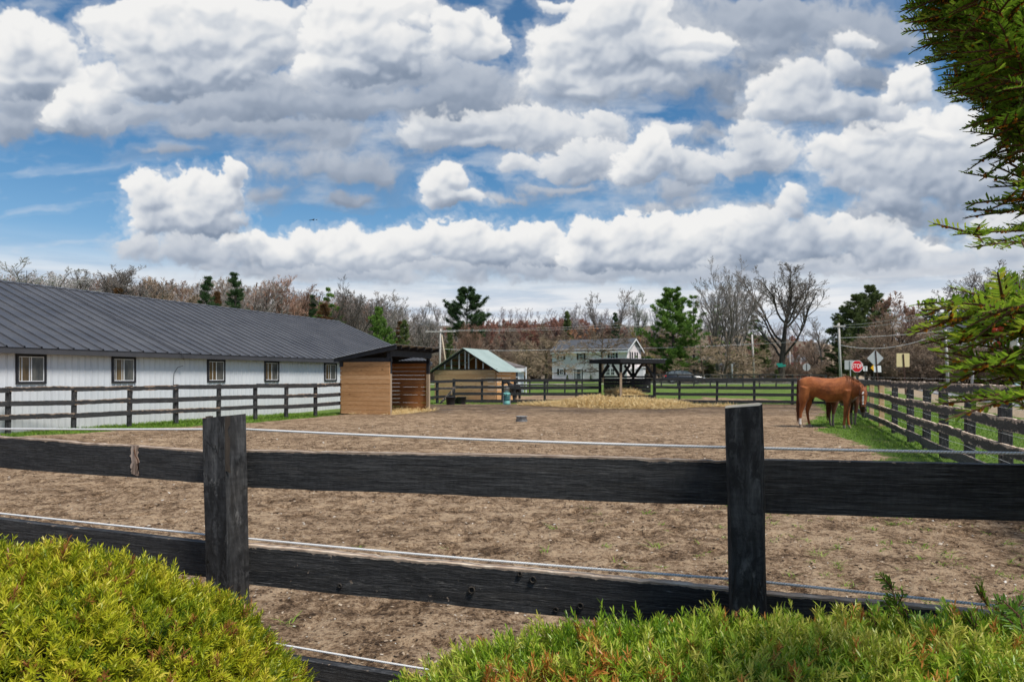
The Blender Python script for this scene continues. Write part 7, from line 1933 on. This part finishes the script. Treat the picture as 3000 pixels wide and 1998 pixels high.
def sprigs(rs, base, axis, L, K, nl, nw, tone, spread=(1.15, .55)):
    """Needles set round short shoots: base, axis (M, 3), L (M,), K needles each."""
    M = len(base); ref = rs.normal(0, 1, (M, 3)); A = np.cross(axis, ref); A /= np.linalg.norm(A, axis=1, keepdims=True) + 1e-9; B = np.cross(axis, A)
    t = (np.arange(K) + .5)[None] / K + rs.uniform(-.03, .03, (M, K)); ph = np.arange(K)[None] * 2.39996 + rs.uniform(-.4, .4, (M, K))
    be = spread[0] + (spread[1] - spread[0]) * t + rs.normal(0, .14, (M, K))
    rad = np.cos(ph)[..., None] * A[:, None] + np.sin(ph)[..., None] * B[:, None]
    d = axis[:, None] * np.cos(be)[..., None] + rad * np.sin(be)[..., None]
    p = base[:, None] + axis[:, None] * (L[:, None] * t)[..., None]
    l = nl * rs.uniform(.65, 1.2, (M, K)) * (1 - .35 * t); tip = p + d * l[..., None]
    s = np.cross(d, axis[:, None]); s /= np.linalg.norm(s, axis=-1, keepdims=True) + 1e-9; s *= nw / 2
    mid = p + d * (l * .5)[..., None] + axis[:, None] * (l * .06)[..., None]
    q = np.stack([p - s * .6, mid - s, tip - s * .22, tip + s * .22, mid + s, p + s * .6], -2).reshape(-1, 6, 3)
    tn = np.where(tone[:, None] < .84, np.clip(tone[:, None] + .10 * (t - .5) + rs.normal(0, .07, (M, K)), 0, .83), tone[:, None] + rs.normal(0, .03, (M, K))).ravel()
    return q, np.clip(tn, 0, 1)

def clipped(name, label, C, RR, e, n, mat, seed, nl, nw, mean, dry, axis_up=.35, Ls=(.030, .055), bump=.050, group=None, zmin=.15, rust=None):
    rs = np.random.default_rng(seed); C = np.array(C, float); RR = np.array(RR, float)
    v = rs.normal(0, 1, (n * 3, 3)); v[:, 2] = np.abs(v[:, 2])
    k = (np.abs(v / RR) ** e).sum(1) ** (-1 / e); p = v * k[:, None]
    nrm = np.sign(p) * np.abs(p / RR) ** (e - 1) / RR; nrm /= np.linalg.norm(nrm, axis=1, keepdims=True)
    wgt = (k ** 2) / np.abs((nrm * v).sum(1) / np.linalg.norm(v, axis=1)) / (np.linalg.norm(v, axis=1) ** -2 * 1.0); wgt /= np.percentile(wgt, 96)
    ok = (rs.random(len(p)) < wgt) & (p[:, 2] + C[2] > zmin) & ((p[:, 1] < RR[1] * 2)); p = p[ok][:n]; nrm = nrm[ok][:n]; M = len(p)
    b = fbm((p[:, 0] + p[:, 2] * .7) / .10 + seed, (p[:, 1] - p[:, 2] * .6) / .10, 4, .55)
    p = p + nrm * (bump * b[:, None]) - nrm * (rs.random((M, 1)) ** 2 * .055)
    ax = nrm + rs.normal(0, .42, (M, 3)) + np.array((0, 0, axis_up)); ax /= np.linalg.norm(ax, axis=1, keepdims=True)
    L = rs.uniform(*Ls, M); depth = rs.random(M)
    big_ = fbm(p[:, 0] / .30 + seed, (p[:, 1] + p[:, 2]) / .30, 3)
    tone = np.clip(mean + .34 * b + .30 * big_ + rs.normal(0, .15, M), .0, .80)
    L_s = np.clip(np.exp(rs.normal(0, .22, M)), .6, 1.45)
    patch = fbm((p[:, 0]) / .22 + 3 * seed, (p[:, 1] + p[:, 2]) / .22, 3)
    tone = np.where(rs.random(M) < dry * (1 + 6 * np.clip(patch - .12, 0, 1)), rs.uniform(.86, 1, M), tone)
    if rust is not None: tone = np.where((np.hypot(p[:, 0] + C[0] - rust[0], p[:, 1] + C[1] - rust[1]) < rust[2] * (1 + .8 * patch)) & (rs.random(M) < .42), rs.uniform(.86, 1, M), tone)
    L = L * L_s; base = p + C - ax * (np.minimum(L, Ls[1]) * .55)[:, None]
    q, tn = sprigs(rs, base, ax, L, 25, nl, nw, tone)
    o0 = np.array([C[0], C[1], 0])
    root = thing(name, label, 'shrub', tuple(o0), 0, group)
    link('foliage', bulk_mesh('foliage', q - o0, mat, tn), root)
    # dark solid shell inside, shade among the twigs put into its colour
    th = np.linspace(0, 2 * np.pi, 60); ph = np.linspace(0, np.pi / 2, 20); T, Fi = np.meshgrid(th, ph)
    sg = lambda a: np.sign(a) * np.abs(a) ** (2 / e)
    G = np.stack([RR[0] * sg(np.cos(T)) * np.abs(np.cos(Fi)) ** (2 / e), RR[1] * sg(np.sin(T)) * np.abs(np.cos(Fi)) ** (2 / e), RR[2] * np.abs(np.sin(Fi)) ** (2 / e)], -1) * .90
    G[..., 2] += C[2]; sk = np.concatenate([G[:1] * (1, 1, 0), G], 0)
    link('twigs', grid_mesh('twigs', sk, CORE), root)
    return root, o0, rs

clipped('yew_shrub', 'rounded golden green clipped yew at the lower left, in front of the fence', (-1.186, 1.50, .425), (.84, .566, .80), 2.2, 24000, YEW_GOLD, 61, .0215, .0026, .43, .05)
hr_, ho_, rs_ = clipped('yew_hedge', 'flat topped green yew hedge with orange tips along the bottom right', (.66, 1.336, .44), (1.10, .34, .665), 3.2, 20000, YEW_GREEN, 62, .0250, .0030, .60, .040, .3, (.035, .070), .042, rust=(.11, 1.22, .15))
hr_['category'] = 'hedge'

def flat_twigs(rs, base, d, nrm, L, nl, nw, pitch, droop, tone, cone=.06):
    """Needles in two ranks along drooping twigs. Returns quads, tones and the twigs' paths."""
    Q = []; TN = []; paths = []
    for b, dd, nn, l, tn in zip(base, d, nrm, L, tone):
        K = max(8, int(l / pitch)); t = (np.arange(K) + .3) / K
        pos = b + dd * (l * t)[:, None] + np.array((0, 0, -1.0)) * (droop * l * t * t)[:, None]
        tan = dd + np.array((0, 0, -1.0)) * (2 * droop * t)[:, None]; tan /= np.linalg.norm(tan, axis=1, keepdims=True)
        side = np.cross(tan, nn); side /= np.linalg.norm(side, axis=1, keepdims=True) + 1e-9; up = np.cross(side, tan)
        sg = np.where(np.arange(K) % 2 == 0, 1.0, -1.0)[:, None]
        nd = side * sg * rs.uniform(.75, 1.0, (K, 1)) + tan * (.55 + .5 * t[:, None] ** 3) + up * rs.normal(.25, .22, (K, 1)); nd /= np.linalg.norm(nd, axis=1, keepdims=True)
        ll = nl * rs.uniform(.75, 1.12, (K, 1)) * (1 - .45 * t[:, None] ** 4) * np.minimum(1, .45 + 4 * t[:, None])
        w = np.cross(nd, up); w /= np.linalg.norm(w, axis=1, keepdims=True) + 1e-9; w = (w + rs.normal(0, .35, (K, 3))) * nw / 2
        tip = pos + nd * ll - np.array((0, 0, .0)); m1 = pos + nd * ll * .25; m2 = pos + nd * ll * .78 + tan * ll * .05
        Q.append(np.stack([pos, m1 + w, m2 + w, tip], 1)); Q.append(np.stack([pos, tip, m2 - w, m1 - w], 1))
        c = np.clip(tn + rs.normal(0, .09, K), 0, .80); TN += [c, c]
        nc = rs.binomial(K, cone * 1.7)
        if nc:
            i = rs.integers(0, max(1, int(K * .85)), nc); c0 = pos[i] - up[i] * .002; r = .0034
            a1 = rs.normal(0, 1, (nc, 3)); a1 /= np.linalg.norm(a1, axis=1, keepdims=True); a2 = np.cross(a1, tan[i]); a2 /= np.linalg.norm(a2, axis=1, keepdims=True) + 1e-9
            for u_, v_ in ((a1, a2), (a2, tan[i]), (tan[i], a1)):
                Q.append(np.stack([c0 + u_ * r, c0 + v_ * r, c0 - u_ * r, c0 - v_ * r], 1)); TN.append(rs.uniform(.85, 1, nc))
        paths.append(np.stack([b + dd * l * f + np.array((0, 0, -1.0)) * droop * l * f * f for f in (0, .35, .7, 1)]))
    return np.concatenate(Q), np.concatenate(TN), np.array(paths)

def vp(xp, yp, d):
    return np.array([(xp - 1177) / PF * d, d, EYE - (yp - 866.3) / PF * d])

def spray_set(rs, ends, nside, side_l, nl=.022, nw=.0031, droop=.05):
    """Sprays from base to tip, each a leading shoot with side twigs lying in a plane."""
    B, D, N, L, T = [], [], [], [], []
    for tip, base in ends:
        v = tip - base; l = np.linalg.norm(v); d = v / l; tone = rs.uniform(.25, .62)
        nn = np.array((0, 0, 1.0)) + rs.normal(0, .35, 3); nn -= d * np.dot(nn, d); nn /= np.linalg.norm(nn)
        B.append(base); D.append(unit(v + np.array((0, 0, droop * l)))); N.append(nn); L.append(l); T.append(tone)
        sd = np.cross(d, nn)
        for k in range(nside):
            f = rs.uniform(.12, .88); s = 1 if rs.random() < .5 else -1
            dd = unit(d * rs.uniform(.75, 1.1) + sd * s * rs.uniform(.5, .9) + nn * rs.normal(0, .22))
            B.append(base + v * f + np.array((0, 0, droop * l * (f - f * f)))); D.append(dd); N.append(unit(nn - dd * np.dot(nn, dd))); L.append(side_l * rs.uniform(.5, 1.2) * (1.15 - .6 * f)); T.append(tone + rs.normal(0, .08))
    return flat_twigs(rs, B, D, N, L, nl, nw, .0030, droop, T)

yr = np.random.default_rng(88)
low = [((2108, 700), (2420, 688), .98), ((2128, 742), (2440, 715), .93), ((2165, 800), (2430, 742), .95), ((2160, 856), (2430, 835), .84),
       ((2180, 772), (2440, 762), 1.02), ((2290, 925), (2480, 900), .80), ((2290, 850), (2470, 800), .96), ((2210, 712), (2460, 705), .95), ((2260, 720), (2480, 690), .86),
       ((2300, 770), (2500, 740), .9), ((2200, 730), (2460, 735), 1.08), ((2250, 880), (2450, 850), .98), ((2320, 820), (2520, 800), .9), ((2170, 845), (2440, 850), .93), ((2310, 705), (2520, 700), 1.0)]
high = [((2080, 20), (2400, -60), 1.35), ((2096, 52), (2420, -10), 1.30), ((2142, 132), (2440, 60), 1.28), ((2152, 162), (2440, 110), 1.35), ((2174, 206), (2450, 130), 1.25), ((2192, 236), (2460, 190), 1.32), ((2232, 288), (2470, 220), 1.28), ((2262, 302), (2480, 250), 1.22),
        ((2302, 326), (2500, 270), 1.3), ((2326, 352), (2500, 310), 1.25), ((2216, 398), (2480, 452), 1.30), ((2286, 462), (2480, 455), 1.28), ((2192, 540), (2470, 532), 1.22), ((2302, 572), (2480, 515), 1.22), ((2282, 492), (2480, 470), 1.35), ((2330, 420), (2520, 400), 1.25)]
ends = [(vp(*t, d), vp(*b, d + .12)) for t, b, d in low + high]
for k in range(80):                                               # the thick of the crown
    y = yr.uniform(-160, 330); xb = np.interp(y, [-200, 20, 130, 205, 300, 350], [2060, 2110, 2175, 2215, 2290, 2345]); x = xb + abs(yr.normal(0, 1)) * 110 + 12
    d = yr.uniform(1.2, 1.65); t = vp(x, y, d); ends.append((t, t + np.array((yr.uniform(.12, .22), yr.uniform(-.02, .22), yr.uniform(-.08, .05)))))
TX, TY = 1.95, 1.75
for k in range(40):                                              # the rest of the tree, mostly beyond the frame
    a = yr.uniform(0, 6.28); z = yr.uniform(.5, 2.5); r = (.95 - .14 * z) * yr.uniform(.6, 1.0) + .15
    t = np.array((TX + math.cos(a) * r, TY + math.sin(a) * r, z))
    u, v = (t[0] / max(t[1], .1)) * PF + 1177, 866 - (t[2] - EYE) / max(t[1], .1) * PF
    if t[1] > .1 and u < 2480: continue
    ends.append((t, t - np.array((math.cos(a), math.sin(a), -.2)) * .3))
for k in range(900):                                              # foliage between the trunk and the twigs we see
    t = np.array((1.75, 1.62, 1.75)) + unit(yr.normal(0, 1, 3)) * np.array((.62, .50, 1.05)) * yr.uniform(.35, 1.0)
    u = (t[0] / t[1]) * PF + 1177; v = 866 - (t[2] - EYE) / t[1] * PF
    if u < 2475 or len(ends) > 420: continue
    out = unit((t - np.array((TX, TY, t[2]))) * (1, 1, 0) + np.array((0, 0, .15)))
    ends.append((t, t - out * .24))
q, tn, paths = spray_set(yr, ends, 9, .105)
yt = thing('yew_tree', 'dark green yew tree reaching in from the right, its twigs tipped with orange', 'tree', (TX, TY, 0))
to = np.array((TX, TY, 0.0))
link('crown', bulk_mesh('crown', q - to, YEW_TREE, tn), yt)
link('twig', bulk_mesh('twig', tubes(paths - to, np.tile(np.array([.0026, .0021, .0016, .001]), (len(paths), 1)), 5), YEW_BARK, smooth=True), yt)
tp = grow(yr, np.zeros((1, 3)), np.array([[0, 0, 1.0]]), np.array([2.7]), 12, .05, .1)
link('trunk', bulk_mesh('trunk', tubes(tp, np.linspace(.085, .012, 12)[None], 10), YEW_BARK, smooth=True), yt)
bb = np.array([b for t, b in ends]) - to; zt = np.clip(bb[:, 2] - .25, .2, 3.5); st_ = np.stack([np.interp(zt, tp[0, :, 2], tp[0, :, i]) for i in range(3)], -1)
bp_ = np.stack([st_ + (bb - st_) * f + np.array((0, 0, .10)) * (f - f * f) for f in np.linspace(0, 1, 5)], 1)
link('branch', bulk_mesh('branch', tubes(bp_, np.tile(np.linspace(.006, .0024, 5), (len(bp_), 1)), 6), YEW_BARK, smooth=True), yt)
# a few red arils
for xp, yp, d in ((2288, 762, .95), (2292, 793, .94), (2300, 758, .96)):
    mb = MB(); mb.lathe([(0, -.004), (.0035, -.002), (.0045, .001), (.003, .0045), (.0018, .003)], tuple(vp(xp, yp, d) - to), 10); mb.build('berry', simple('red_berry', (.55, .06, .03), .3, .5), yt, smooth=True)

# long shoots standing up out of the hedge at the right
sh_ends = [((2040, 1318), (2085, 1470), 1.62), ((2245, 1335), (2310, 1480), 1.55), ((2005, 1395), (2020, 1490), 1.5), ((2160, 1400), (2200, 1500), 1.5), ((2075, 1400), (2110, 1500), 1.45), ((2330, 1380), (2370, 1500), 1.4), ((1960, 1430), (1985, 1510), 1.5), ((2300, 1410), (2330, 1510), 1.45), ((2140, 1425), (2130, 1520), 1.4), ((2230, 1400), (2250, 1500), 1.4)]
q, tn, paths = spray_set(yr, [(vp(*t, d), vp(*b, d - .05)) for t, b, d in sh_ends], 7, .055, .022, .0032, .05)
so2 = link('shoot', bulk_mesh('shoot', q - ho_, YEW_GREEN, np.where(tn < .84, tn * .75, tn)), hr_)
link('shoot_stem', bulk_mesh('shoot_stem', tubes(paths - ho_, np.tile(np.array([.0024, .002, .0015, .001]), (len(paths), 1)), 5), YEW_BARK), hr_)

# ------------------------------------------------------------------ grass, weeds, chips
def blades(rs, x, y, h, w, lean=.5):
    n = len(x); z = ground_h(x, y); p = np.stack([x, y, z - .01], -1)
    a = rs.random(n) * 6.28; s = np.stack([np.cos(a), np.sin(a), np.zeros(n)], -1) * (w / 2)[:, None]
    d = np.stack([rs.normal(0, lean, n), rs.normal(0, lean, n), np.ones(n)], -1) * h[:, None]
    m = p + d * (.55, .55, .62); t = p + d * (1.3, 1.3, .95)
    return np.concatenate([np.stack([p - s, p + s, m + s * .8, m - s * .8], 1), np.stack([m - s * .8, m + s * .8, t + s * .15, t - s * .15], 1)])
gr = np.random.default_rng(4)
GRASS = leaf_mat('grass_blades', [(0, (.055, .115, .012)), (.45, (.155, .275, .028)), (.8, (.25, .39, .05)), (1, (.40, .40, .13))], .5, .25, .35)
X, Y = [], []
for n, x0, x1, y0, y1 in ((46000, -2.6, 6.5, 6.0, 26.0), (16000, -2.5, 6, 24, 40)):
    y = gr.uniform(y0, y1, n); x = RFX(y) + gr.uniform(x0, x1, n); X.append(x); Y.append(y)
n = 26000; y = gr.uniform(17, 32, n); x = np.interp(y, [LF0[1], LF1[1]], [LF0[0], LF1[0]]) + (y - LF0[1]) * 0 + gr.uniform(-3.2, 1.8, n); X.append(x); Y.append(y)
n = 9000; y = gr.uniform(41.3, 43.5, n); x = gr.uniform(-5, 17, n); X.append(x); Y.append(y)
X, Y = np.concatenate(X), np.concatenate(Y); g_, _ = ground_masks(X, Y); ok = g_ > .45 + .4 * gr.random(len(X)); X, Y = X[ok], Y[ok]
tall = 1 + 1.3 * np.clip(fbm(X / .9, Y / .9, 3) + .1, 0, 1); tall *= np.where(X < -6, 1.7, 1.0)
H_ = gr.uniform(.022, .062, len(X)) * tall
go_ = link('grass', bulk_mesh('grass', blades(gr, X, Y, H_, gr.uniform(.010, .018, len(X)) * (.7 + Y / 40)), GRASS, np.tile(np.clip(gr.normal(.5, .22, len(X)), 0, 1), 2)))
props(go_, 'short bright green grass along the fences and the barn', 'grass', None, 'stuff')
# small weeds on the dirt
n = 900; x = gr.uniform(-1.5, 6.5, n); y = gr.uniform(3.6, 9.5, n)
pr = np.clip((x + .5) / 4.5, .06, 1) * np.clip((10.5 - y) / 5, .1, 1); ok = gr.random(n) < pr * .75; x, y = x[ok], y[ok]; k = 12
xx = np.repeat(x, k) + gr.normal(0, .022, len(x) * k); yy = np.repeat(y, k) + gr.normal(0, .022, len(x) * k); sz = np.repeat(gr.uniform(.5, 1.25, len(x)), k)
wo_ = link('weeds', bulk_mesh('weeds', blades(gr, xx, yy, gr.uniform(.018, .050, len(xx)) * sz, gr.uniform(.005, .012, len(xx)), 1.1), GRASS, np.tile(np.clip(gr.normal(.72, .2, len(xx)), 0, 1), 2)))
props(wo_, 'little green weeds sprouting on the dirt', 'weeds', None, 'stuff')
# chips of straw, dung and stone on the dirt
n = 30000; y = 3.4 + gr.random(n) ** 1.7 * 20; x = gr.uniform(-.75, .80, n) * (y + 1.0); g_, _ = ground_masks(x, y); ok = g_ < .3; x, y = x[ok], y[ok]; n = len(x)
z = ground_h(x, y) + .004; a = gr.random(n) * 6.28; l = np.minimum(np.exp(gr.normal(-4.75, .45, n)), .016) * (1 + y / 14); w = l * gr.uniform(.15, .8, n)
u_ = np.stack([np.cos(a), np.sin(a), gr.normal(0, .25, n)], -1) * l[:, None]; v_ = np.stack([-np.sin(a), np.cos(a), gr.normal(0, .25, n)], -1) * w[:, None]; c = np.stack([x, y, z], -1)
top = c + np.array((0, 0, 1.0)) * (.45 * w)[:, None]
q = np.concatenate([np.stack([c - u_, c - v_, top, top], 1)[:, :4], np.stack([c - v_, c + u_, top, top], 1), np.stack([c + u_, c + v_, top, top], 1), np.stack([c + v_, c - u_, top, top], 1)])
ch = link('chips', bulk_mesh('chips', q[:, :3], leaf_mat('straw_and_stone', [(0, (.022, .014, .009)), (.45, (.075, .048, .031)), (.70, (.20, .14, .095)), (.90, (.42, .33, .24)), (.97, (.50, .44, .37)), (1, (.66, .63, .58))], .85, .15, 0), np.tile(gr.random(n), 4)))
props(ch, 'bits of straw, stone and dry dung scattered on the dirt', 'debris', None, 'stuff')
